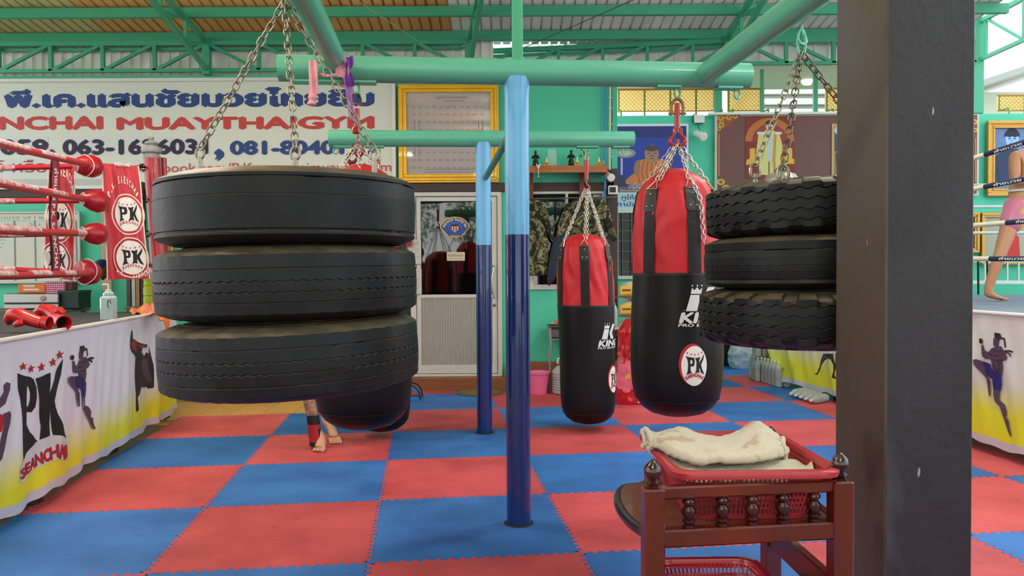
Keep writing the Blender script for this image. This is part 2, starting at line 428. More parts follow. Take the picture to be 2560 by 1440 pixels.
# ---- door
door = thing('door_1', kind='structure')
d = MB(); y = 8.99
for (x0, x1, z0, z1) in ((DX0, DX0+.05, DZ0, DZ1), (DX1-.05, DX1, DZ0, DZ1), (DX0, DX1, DZ1-.05, DZ1), (DX0, DX1, DZ0, DZ0+.03)):
    d.box(((x0+x1)/2, y+.03, (z0+z1)/2), (x1-x0, .09+(.003 if x1-x0 < .1 else 0), z1-z0), bev=.006)
d.build('door_frame', WHITEF, door)
lx0, lx1 = -1.1, DX1-.055; lz0, lz1 = DZ0+.035, DZ1-.055; zm = 1.09
d = MB()
for (x0, x1, z0, z1) in ((lx0, lx0+.05, lz0, lz1), (lx1-.06, lx1, lz0, lz1), (lx0, lx1, lz1-.05, lz1), (lx0, lx1, lz0, lz0+.1), (lx0, lx1, zm-.04, zm)):
    d.box(((x0+x1)/2, y+.03, (z0+z1)/2), (x1-x0, .04+(.003 if x1-x0 < .1 else 0), z1-z0), bev=.004)
leaf = d.build('door_leaf', WHITEF, door)
MB().box(((lx0+lx1)/2, y+.03, (zm+lz1)/2), (lx1-lx0-.04, .006, lz1-zm-.02)).build('pane', GLASS, door, smooth=False)
d = MB(); n = 44; xa, xb = lx0+.05, lx1-.06; st = (xb-xa)/n
for k in range(n): d.box((xa+(k+.5)*st, y+.03, (lz0+.1+zm-.04)/2), (st*.72, .022, zm-.14-lz0), bev=.004)
d.box(((xa+xb)/2, y+.036, (lz0+.1+zm-.04)/2), (xb-xa, .008, zm-.14-lz0)); d.build('ribbed_panel', mat('ribbed_aluminium', '#b9b4ab', .45, var=.15, vscale=2), door)
hp = [(lx1-.045, y-.01, 1.42), (lx1-.035, y-.05, 1.4), (lx1-.06, y-.06, 1.28), (lx1-.055, y-.055, 1.14), (lx1-.035, y-.045, 1.06), (lx1-.045, y-.01, 1.05)]
MB().tube(hp, .011, 10).build('door_handle', mat('brushed_steel', '#b9b3a8', .3, metal=1), door)
MB().lathe([(.0, 0), (.018, 0), (.018, .008), (.006, .01)], 16, M=Matrix.Translation((lx1-.035, y+.005, .965)) @ Matrix.Rotation(PI/2, 4, 'X')).build('lock', mat('brass', '#8b7748', .35, metal=1), door)
MB().box((-1.2, y+.01, 1.3), (.19, .03, 1.9)).build('side_panel', WHITEF, door, smooth=False)
# ---- window
win = thing('window_1', kind='structure'); d = MB()
for (x0, x1, z0, z1) in ((NX0, NX0+.05, NZ0, NZ1), (NX1-.05, NX1, NZ0, NZ1), (NX0, NX1, NZ1-.07, NZ1), (NX0, NX1, NZ0, NZ0+.06), (.62, .65, NZ0, NZ1)):
    d.box(((x0+x1)/2, y+.03, (z0+z1)/2), (x1-x0, .09+(.003 if x1-x0 < .1 else 0), z1-z0), bev=.005)
d.build('window_frame', WHITEF, win)
MB().box(((NX0+NX1)/2, y+.05, (NZ0+NZ1)/2), (NX1-NX0-.1, .006, NZ1-NZ0-.1)).build('pane', GLASS, win, smooth=False)
for k in range(9): MB().box((.3+k*.09, y+.1, (NZ0+NZ1)/2), (.01, .01, NZ1-NZ0-.1)).build('window_bar', mat('dark_iron', '#23282a', .5), win, smooth=False)
# ---- barred window of the right wall
w2 = thing('window_2', kind='structure'); x0, x1, z0, z1 = 1.56, 2.6, 1.28, 2.2
d = MB()
for (a, b, c, e) in ((x0-.05, x0, z0-.05, z1+.06), (x1, x1+.05, z0-.05, z1+.06), (x0, x1, z1, z1+.06), (x0, x1, z0-.05, z0)): d.box(((a+b)/2, 11.47, (c+e)/2), (b-a, .07+(.003 if b-a < .1 else 0), e-c), bev=.004)
d.build('window_frame', WHITEF, w2)
MB().box(((x0+x1)/2, 11.495, (z0+z1)/2), (x1-x0, .01, z1-z0)).build('pane', mat('dark_interior_glass', '#0c0f12', .12), w2, smooth=False)  # near-black pane stands in for the unlit interior behind the bars
for k in range(6): MB().box(((x0+x1)/2, 11.46, z0+.06+k*.15), (x1-x0, .012, .018)).build('window_bar', mat('grey_iron', '#4a4d4f', .4), w2, smooth=False)
for k in range(8): MB().box((x0+.06+k*.13, 11.45, (z0+z1)/2), (.014, .012, z1-z0)).build('window_bar', mat('grey_iron', '#4a4d4f', .4), w2, smooth=False)

# ---- corrugated sheets
def corr(x, p=.113, d=.028):
    t = (x/p) % 1.0
    return d if t < .12 else (d*(1-(t-.12)/.08) if t < .20 else (0 if t < .92 else d*(t-.92)/.08))
BRK = (0, .12, .20, .92)
def sheet(name, x0, x1, fn, m, parent, p=.113):     # fn(x, depth, t) gives a point; t runs the length
    xs = []; k = math.floor(x0/p)
    while k*p < x1:
        for b in BRK:
            x = (k+b)*p
            if x0-1e-6 <= x <= x1+1e-6: xs.append(x)
        k += 1
    return MB().grid(lambda u, v: fn(xs[round(u*(len(xs)-1))], corr(xs[round(u*(len(xs)-1))]+1e-7, p), v), len(xs), fn.n).build(name, m, parent, smooth=False)
def zroof(y): return 4.06+.14*(9-y) if y > 1 else 4.06+.14*8-.14*(1-y)
ceiling = MB().box((-.85, 1, 5.26), (12.3, .3, .03)).build('ceiling', SILVER, smooth=False, kind='structure')
def rf(x, dd, v):
    y = (9.35, 1.0, -6.0)[round(v*2)]
    return (x, y, zroof(y)+dd+.045)
rf.n = 3
P_ = .113*7; k = 0; x = -7.01
while x < 5.25:
    xc = x+P_/2; pxx = 1280+1950*xc/8.6
    m = OLIVE if pxx < 150 else (OCHRE if pxx < 1080 else SILVER)  # sheet colour changes from left to right: olive, ochre, silver
    sheet('roof_sheet', x, min(x+P_+.004, 5.3), rf, m, ceiling); x += P_
for i, yy in enumerate([8.97, 8.38, 7.3, 6.3, 5.3, 4.3, 3.3, 2.3, 1.2, .2, -.9, -2, -3, -4, -5]):
    MB().box((-.85, yy, zroof(yy)-.02), (12.3, .06, .1)).build('purlin', GREEN, ceiling, smooth=False)
up = thing('wall_upper', kind='structure')
for k in range(9):
    x0 = -7.4+k*.79
    yo = .004*(k % 2); fn = lambda x, dd, v: (x, 9.08-dd+yo, 3.58+v*.5); fn.n = 2
    sheet('corrugated_sheet', x0, x0+.90, fn, SILVER, up, p=.113)
def slant(x): return 9.35-(x+.46)*(.4/3.06) if x < 2.6 else 8.95
for k in range(8):
    x0 = -.46+k*.79
    yo = .004*(k % 2); fn = lambda x, dd, v: (x, slant(x)+.16-dd+yo, 3.72+v*.36); fn.n = 2
    sheet('corrugated_sheet', x0, min(x0+.95, 5.3), fn, SILVER, up, p=.16)
# ---- trusses
t = thing('eave_truss', 'green steel lattice truss under the eave above the white gym sign', 'truss')
B = lambda a, b, w_=.04, h_=None, nm='web': MB().bar(a, b, w_, h_ or w_).build(nm, GREEN, t, smooth=False)
yT = 8.93; zt = 3.965; zb = 3.66
B((-7, yT, zt), (-.5, yT, zt), .05, nm='top_chord'); B((-7, yT, zb), (-.5, yT, zb), .04, nm='bottom_chord'); B((-7, yT+.06, zt-.05), (-.5, yT+.06, zt-.05), .03, nm='top_chord')
xs = [W(517+130*k, 140, yT).x for k in range(-5, 6)]
for i, x in enumerate(xs):
    B((x, yT, zb), (x, yT, zt), .04 if i != 5 else .07)
    if i < len(xs)-1:
        if i < 5: B((x, yT, zb), (xs[i+1], yT, zt), .035)
        else: B((x, yT, zt), (xs[i+1], yT, zb), .035)
B((xs[5], yT, 3.61), (xs[5], yT, 4.03), .082, nm='post')
t = thing('eave_truss', 'green steel lattice truss behind the right half of the front pipe beam', 'truss')
S1 = (-.46, 9.35); E1 = (2.6, 8.95); zt = 3.97; zb = 3.71
B((*S1, zt), (*E1, zt), .05, nm='top_chord'); B((*S1, zb), (*E1, zb), .04, nm='bottom_chord'); B((S1[0], S1[1]+.05, zt-.05), (E1[0], E1[1]+.05, zt-.05), .03, nm='top_chord')
n = 6
for i in range(n+1):
    a = Vector((S1[0]+(E1[0]-S1[0])*i/n, S1[1]+(E1[1]-S1[1])*i/n, 0)); B((a.x, a.y, zb), (a.x, a.y, zt), .035)
    if i < n: b = Vector((S1[0]+(E1[0]-S1[0])*(i+1)/n, S1[1]+(E1[1]-S1[1])*(i+1)/n, 0)); B((a.x, a.y, zb), (b.x, b.y, zt), .035)
t = thing('eave_truss', 'green steel lattice truss just left of the dark pillar, high behind the hanging tyre chains', 'truss')
B((2.6, 8.95, zt), (5.3, 8.95, zt), .05, nm='top_chord'); B((2.6, 8.95, zb), (5.3, 8.95, zb), .04, nm='bottom_chord')
for i in range(6):
    x = 2.6+i*.54; B((x, 8.95, zb), (x, 8.95, zt), .04)
    if i < 5: B((x, 8.95, zt), (x+.54, 8.95, zb), .035)
def girder(X, lab, dx=0):
    global t
    t = thing('roof_girder', lab, 'truss')
    tz = lambda y: zroof(y)-.09; bz = lambda y: min(3.66+.24*(8.93-y), tz(y)-.14)
    ys = [8.93, 8.35, 7.75, 7.1, 6.4, 5.6, 4.8, 4.0, 3.2, 2.4, 1.6, 1.0]; fx = lambda y: X+dx*(8.93-y)
    for a, b in zip(ys, ys[1:]):
        B((fx(a), a, tz(a)), (fx(b), b, tz(b)), .05, nm='top_chord'); B((fx(a), a, bz(a)), (fx(b), b, bz(b)), .045, nm='bottom_chord')
        B((fx(a), a, bz(a)), (fx(a), a, tz(a)), .035); B((fx(a), a, tz(a)), (fx(b), b, bz(b)), .03)
girder(W(518, 176, 8.93).x, 'green roof girder running to the eave above the left part of the sign')
girder(-.47, 'green roof girder meeting the eave near the middle of the roof', .14)
girder(2.45, 'green roof girder partly hidden by the right-hand diagonal pipe')
t = thing('side_truss', 'green lattice truss against the bright sky right of the dark pillar', 'truss')
B((6.9, 11.5, 4.99), (6.9, 6, 4.99), .06, nm='top_chord'); B((6.9, 11.5, 4.43), (6.9, 6, 4.43), .05, nm='bottom_chord')
for i in range(7):
    yy = 11.4-i*.85; B((6.9, yy, 4.43), (6.9, yy, 4.99), .04); B((6.9, yy, 4.99 if i % 2 == 0 else 4.43), (6.9, yy-.85, 4.43 if i % 2 == 0 else 4.99), .035)
t = None
def post(x, y, z0, z1, w_, lab): MB().box((x, y, (z0+z1)/2), (w_, w_, z1-z0), bev=.006).build('steel_post', GREEN, label=lab, cat='post')
post(6.87, 11.58, 3.64, 5.05, .15, 'green square steel column at the wall right of the dark pillar')
post(3.09, 11.72, 3.0, 4.45, .11, 'short green post between the two yellow mesh screens')
post(3.75, 11.72, 3.0, 4.35, .05, 'thin light green post right of the yellow mesh screens')
post(4.55, 11.72, 3.0, 4.35, .06, 'thin green post beside the bright gap at the dark pillar')
post(.035, 4.15, 2.44, 4.75, .058, 'green square steel post rising from the front beam to the roof')
MB().box((3.4, 11.6, 4.42), (4.2, 3.2, .05)).build('ceiling_annex', mat('cream_soffit', '#b9b49c', .7), smooth=False, kind='structure')
# ---- yellow mesh screens above the right wall
scr = bpy.data.materials.new('yellow_mesh'); scr.use_nodes = True; q = scr.node_tree
ts = q.nodes.new('ShaderNodeBsdfTranslucent'); ts.inputs[0].default_value = lin('#ffd98a'); ad = q.nodes.new('ShaderNodeMixShader'); ad.inputs[0].default_value = .9
q.links.new(q.nodes['Principled BSDF'].outputs[0], ad.inputs[1]); q.links.new(ts.outputs[0], ad.inputs[2]); q.nodes['Principled BSDF'].inputs['Base Color'].default_value = lin('#f0b648')
q.links.new(ad.outputs[0], q.nodes['Material Output'].inputs[0])
for (pa, pb, lab) in ((1543, 1797, 'long yellow mesh sunscreen above the blue monk poster'), (1817, 1910, 'short yellow mesh sunscreen above the maroon banner'), (2062, 2150, 'narrow yellow mesh sunscreen beside the dark pillar'), (2492, 2640, 'yellow mesh sunscreen above the blue framed portrait')):
    a = W(pa, 215, 11.9); b = W(pb, 268, 11.9); z0 = 3.77 if pa < 2400 else 3.75; z1 = 4.1 if pa < 2400 else 3.98
    t = thing('mesh_sunscreen', lab, 'sunscreen')
    MB().grid(lambda u, v: (a.x+(b.x-a.x)*u, 11.9+.02*sin(u*9), z0+(z1-z0)*v), 16, 3).build('mesh_cloth', scr, t)
    m = MB(); m.box(((a.x+b.x)/2, 11.88, z1), (b.x-a.x, .025, .025)); m.box(((a.x+b.x)/2, 11.88, z0), (b.x-a.x, .012, .015)); m.build('rail', mat('ochre_rail', '#b77f28', .6), t, smooth=False)
    k = 0; xx = a.x+.02
    m = MB()
    for xe in (a.x+.02, b.x-.02): MB().tube([(xe, 11.63, 3.62), (xe, 11.64, 3.74), (xe, 11.87, 3.75), (xe, 11.87, z1)], .013, 6).build('mullion', mat('olive_mullion', '#7c8f3a', .6), t)
    xx += .39
    while xx < b.x-.3: MB().box((xx, 11.87, (z0+z1)/2-.1), (.025, .02, z1-z0+.2)).build('mullion', mat('olive_mullion', '#7c8f3a', .6), t, smooth=False); xx += .39
    m = MB(); h = z1-z0; n = int((b.x-a.x+h)/.06)
    for k in range(n):
        s = a.x-h+k*.06
        for sg in (0, 1):
            p0 = [s, z0 if sg == 0 else z1]; p1 = [s+h, z1 if sg == 0 else z0]
            if p0[0] < a.x: r = (a.x-p0[0])/h; p0 = [a.x, p0[1]+(p1[1]-p0[1])*r]
            if p1[0] > b.x: r = (p1[0]-b.x)/h; p1 = [b.x, p1[1]-(p1[1]-(z0 if sg == 0 else z1))*r]
            if p1[0]-p0[0] > .02: m.bar((p0[0], 11.86, p0[1]), (p1[0], 11.86, p1[1]), .004)
    m.build('wire_netting', mat('wire', '#9a7a40', .5), t, smooth=False, kind='stuff')
# ---- neighbour building and tree outside
t = thing('neighbour_building', 'pale building with horizontal siding seen through the gap left of the dark pillar', 'building')
MB().box((5.4, 15.3, 2.6), (2.2, .3, 5.2)).build('wall', mat('grey_siding_back', '#8f9290', .8), t, smooth=False)
for k in range(16): MB().box((5.4, 15.12, 2.2+k*.2), (2.2, .05, .12), bev=.01).build('siding_board', mat('white_siding', '#dcd9cc', .7), t, smooth=False)
t = thing('neighbour_building', 'white roofed shed behind the wall right of the dark pillar', 'building')
MB().box((9.6, 15, 2.2), (3.0, 3, 4.4)).build('wall', mat('white_siding', '#dcd9cc', .7), t, smooth=False)
MB().prism([(7.6, 4.3), (11.6, 5.6), (11.6, 5.7), (7.6, 4.4)], 0, 4.6, M=Matrix(((1, 0, 0, 0), (0, 0, 1, 12.6), (0, 1, 0, 0), (0, 0, 0, 1)))).build('roof', mat('grey_sheet_roof', '#a9aba8', .5), t, smooth=False)
def tree(x, y, h, r, lab, n=2600, seed=1):
    rn = random.Random(seed); t = thing('leafy_tree', lab, 'tree', (x, y, -.1))
    MB().tube([(x, y, -.1), (x+.1, y, h*.4), (x-.1, y+.1, h*.8)], [.14, .11, .05], 10).build('trunk', mat('bark', '#5d4a38', .9), t)
    m = MB()
    for k in range(n):
        a = Vector((rn.gauss(0, 1), rn.gauss(0, 1), rn.gauss(0, 1))).normalized()*r*rn.uniform(.45, 1)**.5
        c = Vector((x, y, h*.8))+Vector((a.x, a.y, a.z*.8)); d = Vector((rn.uniform(-1, 1), rn.uniform(-1, 1), rn.uniform(-1, .4))).normalized()
        e = d.cross(Vector((rn.uniform(-1, 1), rn.uniform(-1, 1), 1))).normalized(); s = rn.uniform(.06, .13)
        m.add([c-d*s, c+e*s*.35, c+d*s, c-e*s*.35], [(0, 1, 2, 3)])
    m.build('foliage', mat('leaf', '#5f9a3c', .6, var=.6, vscale=2, col2='#2f5f22'), t, smooth=False, kind='stuff')
tree(3.3, 14.6, 3.7, 1.0, 'leafy green tree outside behind the right wall', seed=3)
for i_, (x_, y_) in enumerate(((-10, -9.5), (-5, -10.5), (0, -10), (5, -10.5), (10, -9.5))):  # unseen tree line, placed to dim the sky light from behind
    tree(x_, y_, 4.2, 2.35, 'large leafy tree placed unseen behind the camera to dim the sky light, '+('at the far left', 'left of the middle', 'in the middle', 'right of the middle', 'at the far right')[i_], n=3600, seed=5+i_)
for (pa, pb, lab) in (((830, -40, 7.6), (1110, 146, 8.8), 'thin pale cable slanting under the roof left of the centre post'), ((1640, -25, 7.4), (1290, 128, 9.0), 'thin dark cable slanting under the roof right of the centre post')):
    MB().tube([W(*pa), W(*pb)], .0045, 6).build('cable', mat('cable_'+pa[0].__str__(), '#8fb48c' if pa[0] < 1000 else '#3c4a44', .5), label=lab, cat='cable')
# ---- tube lamps
for i, (x, y) in enumerate(TUBES):
    t = thing('tube_lamp', None, 'lamp', group='ceiling tube lamps'); t['label'] = 'white fluorescent tube lamp hung under the roof, outside the picture'
    MB().box((x, y, TUBE_Z+.03), (1.25, .06, .05), bev=.01).build('lamp_body', mat('lamp_white', '#e8e8e4', .4), t)
    MB().tube([(x-.6, y, TUBE_Z-.01), (x+.6, y, TUBE_Z-.01)], .014, 10).build('tube', mat('tube_glow', '#fffaf0', .4, emit=9), t)
    for s in (-.5, .5): MB().tube([(x+s, y, TUBE_Z+.05), (x+s, y, zroof(y))], .004, 6).build('suspension_wire', mat('wire_grey', '#777777', .5), t)

# ================================================================ PIPE FRAME
LBLUE = mat('light_blue_enamel', '#63aede', .3, var=.1, vscale=3, coat=.4)
NAVY = mat('navy_enamel', '#0f2a66', .22, var=.2, vscale=4, coat=.6, col2='#0b2150')
UD = Vector((MU.x, MU.y, 0)); VD = Vector((MV.x, MV.y, 0))
frame = thing('pipe_frame', 'welded frame of green overhead pipes on two blue pipe posts', 'pipe frame')
P1 = Vector((.03, 4.16, 0)); P2 = Vector((-.235, 6.52, 0))
def vplane(px, py, P, d): n = Vector((-d.y, d.x, 0)); return hit(px, py, P, n)
def post_(P, r, zs, zt):
    MB().tube([P, P+Vector((0, 0, zs))], r, 40).build('lower_post', NAVY, frame)
    MB().lathe([(r, zs), (r, zt-.10), (r*1.04, zt-.06), (r*1.10, zt-.01)], 40, c=P).build('upper_post', LBLUE, frame)
    MB().lathe([(r, .0), (r+.016, .0), (r+.013, .006), (r, .009)], 40, c=P, cap=False).build('base_collar', mat('black_rubber_ring', '#15171c', .8), frame)
b1a = vplane(697, 170, P1, UD); b1b = vplane(1872, 190, P1, UD); b2a = vplane(822, 346, P2, UD); b2b = vplane(1583, 348, P2, UD)
RB = .068
MB().tube([b1a, b1b], RB, 48).build('beam', BEAMG, frame); MB().tube([b2a, b2b], RB, 48).build('beam', BEAMG, frame)
def beamz(a, b, x): return a.z+(b.z-a.z)*(x-a.x)/(b.x-a.x)
def beampt(a, b, px):
    n = Vector((-(b-a).y, (b-a).x, 0)); p = hit(px, 300, a, n); f = (p.x-a.x)/(b.x-a.x); return a+(b-a)*f
post_(P1, .065, 1.546, beamz(b1a, b1b, P1.x)-RB*.35); post_(P2, .064, 1.573, beamz(b2a, b2b, P2.x)-RB*.35)
lp0 = beampt(b1a, b1b, 848)+Vector((0, 0, .01)); lp1 = W(762, 1, 3.03); ld_ = (lp1-lp0); LPE = lp0+ld_*(3.6/ld_.length)
rp0 = beampt(b1a, b1b, 1760)+Vector((0, 0, .0)); rp1 = W(1985, 21, 3.07); rd_ = (rp1-rp0); RPE = rp0+rd_*(3.6/rd_.length)
MB().tube([lp0+ld_.normalized()*.03, LPE], .057, 40).build('diagonal_pipe', BEAMG, frame)
MB().tube([rp0+rd_.normalized()*.03, RPE], .057, 40).build('diagonal_pipe', BEAMG, frame)
zz = 2.13; MB().tube([(P1.x, P1.y+.05, zz+.02), (P2.x+.02, P2.y-.03, zz)], .024, 20).build('cross_brace', mat('olive_green_enamel', '#3d7560', .4, var=.3), frame)
for (a, b, p0, p1) in ((b1a, b1b, 731, 942), (b1a, b1b, 1640, 1700), (b1a, b1b, 1790, 1852), (b2a, b2b, 835, 960), (b2a, b2b, 1440, 1495), (b2a, b2b, 1530, 1572)):
    A = beampt(a, b, p0); Bp = beampt(a, b, p1); dz = Vector((0, 0, RB+.001))
    MB().bar(A-dz, Bp-dz, .07, .014, bev=.003).build('hook_plate', BEAMG, frame)
def eye(P, r=.018, w=.006, m=None, par=None, name='eye_hook', rz=0):
    pts = [P+Vector((r*sin(a)*cos(rz), r*sin(a)*sin(rz), r*1.5*cos(a)-r*1.4)) for a in [2*PI*k/18 for k in range(18)]]
    MB().tube(pts, w, 8, closed=True).build(name, m or BEAMG, par or frame)
HK = {}
for nm, (a, b, px) in dict(bigR=(b1a, b1b, 1693), spareR=(b1a, b1b, 1843), bigL=(b1a, b1b, 890), smL=(b2a, b2b, 944), smR=(b2a, b2b, 1466), spareL=(b2a, b2b, 838), spareB=(b2a, b2b, 1560)).items():
    p = beampt(a, b, px)-Vector((0, 0, RB+.006)); HK[nm] = p-Vector((0, 0, .05)); eye(p, rz=.4)
# ---------------------------------------------------------------- cloth strips tied to the beam
def ribbon(pts, wd, name, m, par=None, tw=None, nrm=(0, -1, 0), **k):
    P = [Vector(p) for p in pts]; mb = MB(); n = len(P)*4
    def at(u):
        f = u*(len(P)-1); i = min(int(f), len(P)-2); t = f-i
        p0, p1, p2, p3 = P[max(i-1, 0)], P[i], P[i+1], P[min(i+2, len(P)-1)]
        return .5*((2*p1)+(p2-p0)*t+(2*p0-5*p1+4*p2-p3)*t*t+(3*p1-p0-3*p2+p3)*t**3)
    nv = 7
    def fn(u, v):
        p = at(u); q = at(min(u+.01, 1)); q0 = at(max(u-.01, 0)); T = (q-q0).normalized(); N_ = Vector(nrm); S_ = T.cross(N_).normalized()
        ww = wd*(tw(u) if tw else 1); a = (v-.5)
        return p+S_*a*ww+T.cross(S_)*(.3*ww*cos(a*9+u*3)*.35)
    mb.grid(fn, n, nv); mb.grid(lambda u, v: fn(u, 1-v)+Vector((0, .004, 0)), n, nv)
    return mb.build(name, m, par, **k)
PINK = mat('pink_cloth', '#e79aa8', .9, var=.3, vscale=20, sheen=.3); PURP = mat('purple_cloth', '#7a35b0', .8, var=.3, vscale=15)
t = thing('tied_cloth', 'pink cloth strip knotted round the beam where the left diagonal pipe meets it', 'cloth')
c = beampt(b1a, b1b, 848); Rr = .076
ring = [c+Vector((.0+.035*math.sin(3*a)*.4, 0, 0))+(UD*(.055*cos(a+.5)))+Vector((0, -1, 0))*(.082*cos(a))+Vector((0, 0, .082*sin(a))) for a in [2*PI*k/24 for k in range(24)]]
MB().tube(ring, .012, 8, closed=True).build('wrap', PINK, t)
for dx in (.0, .035): MB().tube([W(845+dx*300, 128, 3.86), W(862, 150, 3.84), W(866, 172, 3.84), W(848, 186, 3.84), W(822, 191, 3.84), W(800, 185, 3.86)], .008, 8).build('wrap', PINK, t)
ribbon([W(854, 155, 3.84), W(856, 178, 3.83), W(853, 193, 3.83)], .07, 'loose_end', PINK, t)
ribbon([W(783, 150, 3.86), W(783, 185, 3.83), W(784, 215, 3.84), W(781, 236, 3.84)], .045, 'loose_end', PINK, t)
MB().lathe([(0, -.022), (.015, -.02), (.022, -.003), (.017, .012), (.006, .02)], 9, c=W(781, 243, 3.84)).lathe([(0, -.03), (.024, -.02), (.014, .0)], 7, c=W(779, 251, 3.83)).build('knot', PINK, t)
t = thing('tied_cloth', 'purple and lilac cloth strip hanging from the beam beside the red hook', 'cloth')
ribbon([W(872, 142, 3.86), W(873, 158, 3.83), W(868, 176, 3.83), W(873, 196, 3.83), W(876, 215, 3.85)], .042, 'upper_length', PURP, t, tw=lambda u: 1-.7*math.exp(-((u-.5)/.13)**2))
ribbon([W(872, 213, 3.86), W(873, 240, 3.86), W(876, 268, 3.87), W(880, 298, 3.87)], .036, 'lower_length', mat('lilac_cloth', '#a86fa9', .85, var=.4, col2='#7b4f8f'), t, tw=lambda u: 1-.35*u)

# ================================================================ CHAINS
GALV = mat('galvanised_chain', '#a29b8a', .35, metal=.85, var=.5, vscale=60, col2='#6d6453')
CHROME = mat('bright_chain', '#dcd8cc', .22, metal=.9, var=.25, vscale=60, col2='#8f8a7e')
REDM = mat('red_enamelled_steel', '#b01822', .3, coat=.5, var=.3, vscale=20, col2='#7a1218')
RUST = mat('rusty_shackle', '#9c6a48', .45, metal=.6, var=.5, vscale=40, col2='#5b6b58')
def link_mesh(L, wd, r, m, name):
    pts = []; h = L/2-wd/2
    for k in range(6): a = PI*k/5; pts.append((wd/2*cos(a), 0, h+wd/2*sin(a)))
    for k in range(6): a = PI+PI*k/5; pts.append((wd/2*cos(a), 0, -h+wd/2*sin(a)))
    o = MB().tube(pts, r, 6, closed=True).build(name, m, ang=80); me = o.data; bpy.data.objects.remove(o); return me
def chain(par, p0, p1, me, pitch, sag=0, twist=0, name='link', dirty=0):
    p0 = Vector(p0); p1 = Vector(p1); L = (p1-p0).length; n = max(1, round(L/pitch)); rn = random.Random(int(abs(p0.x*977+p1.z*313)*100))
    for i in range(n):
        a = p0.lerp(p1, i/n); b = p0.lerp(p1, (i+1)/n)
        f = lambda t: -4*sag*t*(1-t)
        a = a+Vector((0, 0, f(i/n))); b = b+Vector((0, 0, f((i+1)/n)))
        d = (b-a).normalized(); q = d.to_track_quat('Z', 'Y')
        M = Matrix.Translation((a+b)/2) @ q.to_matrix().to_4x4() @ Matrix.Rotation(twist+(PI/2 if i % 2 else 0)+rn.uniform(-.35, .35), 4, 'Z')
        o = bpy.data.objects.new(name, me); COL.objects.link(o); o.parent = par; o.matrix_parent_inverse = par.matrix_world.inverted()
        o.matrix_basis = M
def shackle(par, P, s, m, pin=None, rz=0):
    R = Matrix.Translation(P) @ Matrix.Rotation(rz, 4, 'Z')
    pts = [(-.5, 0, -.9), (-.62, 0, -.2), (-.5, 0, .3), (-.25, 0, .6), (0, 0, .7), (.25, 0, .6), (.5, 0, .3), (.62, 0, -.2), (.5, 0, -.9)]
    MB().tube([R @ (Vector(p)*s) for p in pts], s*.16, 10).build('shackle', m, par)
    MB().tube([R @ (Vector(p)*s) for p in ((-.85, 0, -.75), (.85, 0, -.75))], s*.15, 10).build('shackle_pin', pin or m, par)
def hook(par, P, s, m, rz=0, name='hook'):
    R = Matrix.Translation(P) @ Matrix.Rotation(rz, 4, 'Z')
    pts = [(0, 0, .9), (0, 0, .4), (.1, 0, .1), (.38, 0, -.15), (.45, 0, -.5), (.2, 0, -.8), (-.15, 0, -.75), (-.38, 0, -.45), (-.42, 0, -.2)]
    MB().tube([R @ (Vector(p)*s) for p in pts], [s*q for q in (.12, .14, .16, .18, .2, .2, .17, .13, .06)], 10).build(name, m, par)

# ================================================================ TYRES
def tyre_mat(name, c, c2, dust):
    m = bpy.data.materials.new(name); m.use_nodes = True; nt = m.node_tree; b = nt.nodes['Principled BSDF']; N = nt.nodes.new; L = nt.links.new
    t = N('ShaderNodeTexCoord'); n = N('ShaderNodeTexNoise'); n.inputs['Scale'].default_value = 5; n.inputs['Detail'].default_value = 6; L(t.outputs['Object'], n.inputs['Vector'])
    r = N('ShaderNodeValToRGB'); r.color_ramp.elements[0].color = lin(c); r.color_ramp.elements[1].color = lin(c2); r.color_ramp.elements[0].position = .35; r.color_ramp.elements[1].position = .7
    L(n.outputs['Fac'], r.inputs[0])
    # dust settled on the upward faces
    g = N('ShaderNodeNewGeometry'); s = N('ShaderNodeSeparateXYZ'); L(g.outputs['Normal'], s.inputs[0]); mr = N('ShaderNodeMapRange'); mr.inputs['From Min'].default_value = .35; mr.inputs['From Max'].default_value = .95
    L(s.outputs['Z'], mr.inputs['Value']); n2 = N('ShaderNodeTexNoise'); n2.inputs['Scale'].default_value = 11; L(t.outputs['Object'], n2.inputs['Vector'])
    mu = N('ShaderNodeMath'); mu.operation = 'MULTIPLY'; L(mr.outputs[0], mu.inputs[0]); L(n2.outputs['Fac'], mu.inputs[1])
    mu2 = N('ShaderNodeMath'); mu2.operation = 'MULTIPLY'; L(mu.outputs[0], mu2.inputs[0]); mu2.inputs[1].default_value = 1.5; mu2.use_clamp = True
    mx = N('ShaderNodeMix'); mx.data_type = 'RGBA'; L(mu2.outputs[0], mx.inputs['Factor']); L(r.outputs[0], mx.inputs[6]); mx.inputs[7].default_value = lin(dust)
    L(mx.outputs[2], b.inputs['Base Color']); b.inputs['Roughness'].default_value = .42; b.inputs['Specular IOR Level'].default_value = .22
    n3 = N('ShaderNodeTexNoise'); n3.inputs['Scale'].default_value = 55; n3.inputs['Detail'].default_value = 5; L(t.outputs['Object'], n3.inputs['Vector'])
    bp = N('ShaderNodeBump'); bp.inputs['Strength'].default_value = .25; bp.inputs['Distance'].default_value = .004; L(n3.outputs['Fac'], bp.inputs['Height'])
    n4 = N('ShaderNodeTexNoise'); n4.inputs['Scale'].default_value = 4.5; L(t.outputs['Object'], n4.inputs['Vector'])
    bp2 = N('ShaderNodeBump'); bp2.inputs['Strength'].default_value = .3; bp2.inputs['Distance'].default_value = .02; L(n4.outputs['Fac'], bp2.inputs['Height']); L(bp.outputs[0], bp2.inputs['Normal']); L(bp2.outputs[0], b.inputs['Normal'])
    return m
RUB = tyre_mat('tyre_rubber', '#111316', '#1c1e21', '#6a604c')
def tri(x): x = x % 1.0; return 4*abs(x-.5)-1
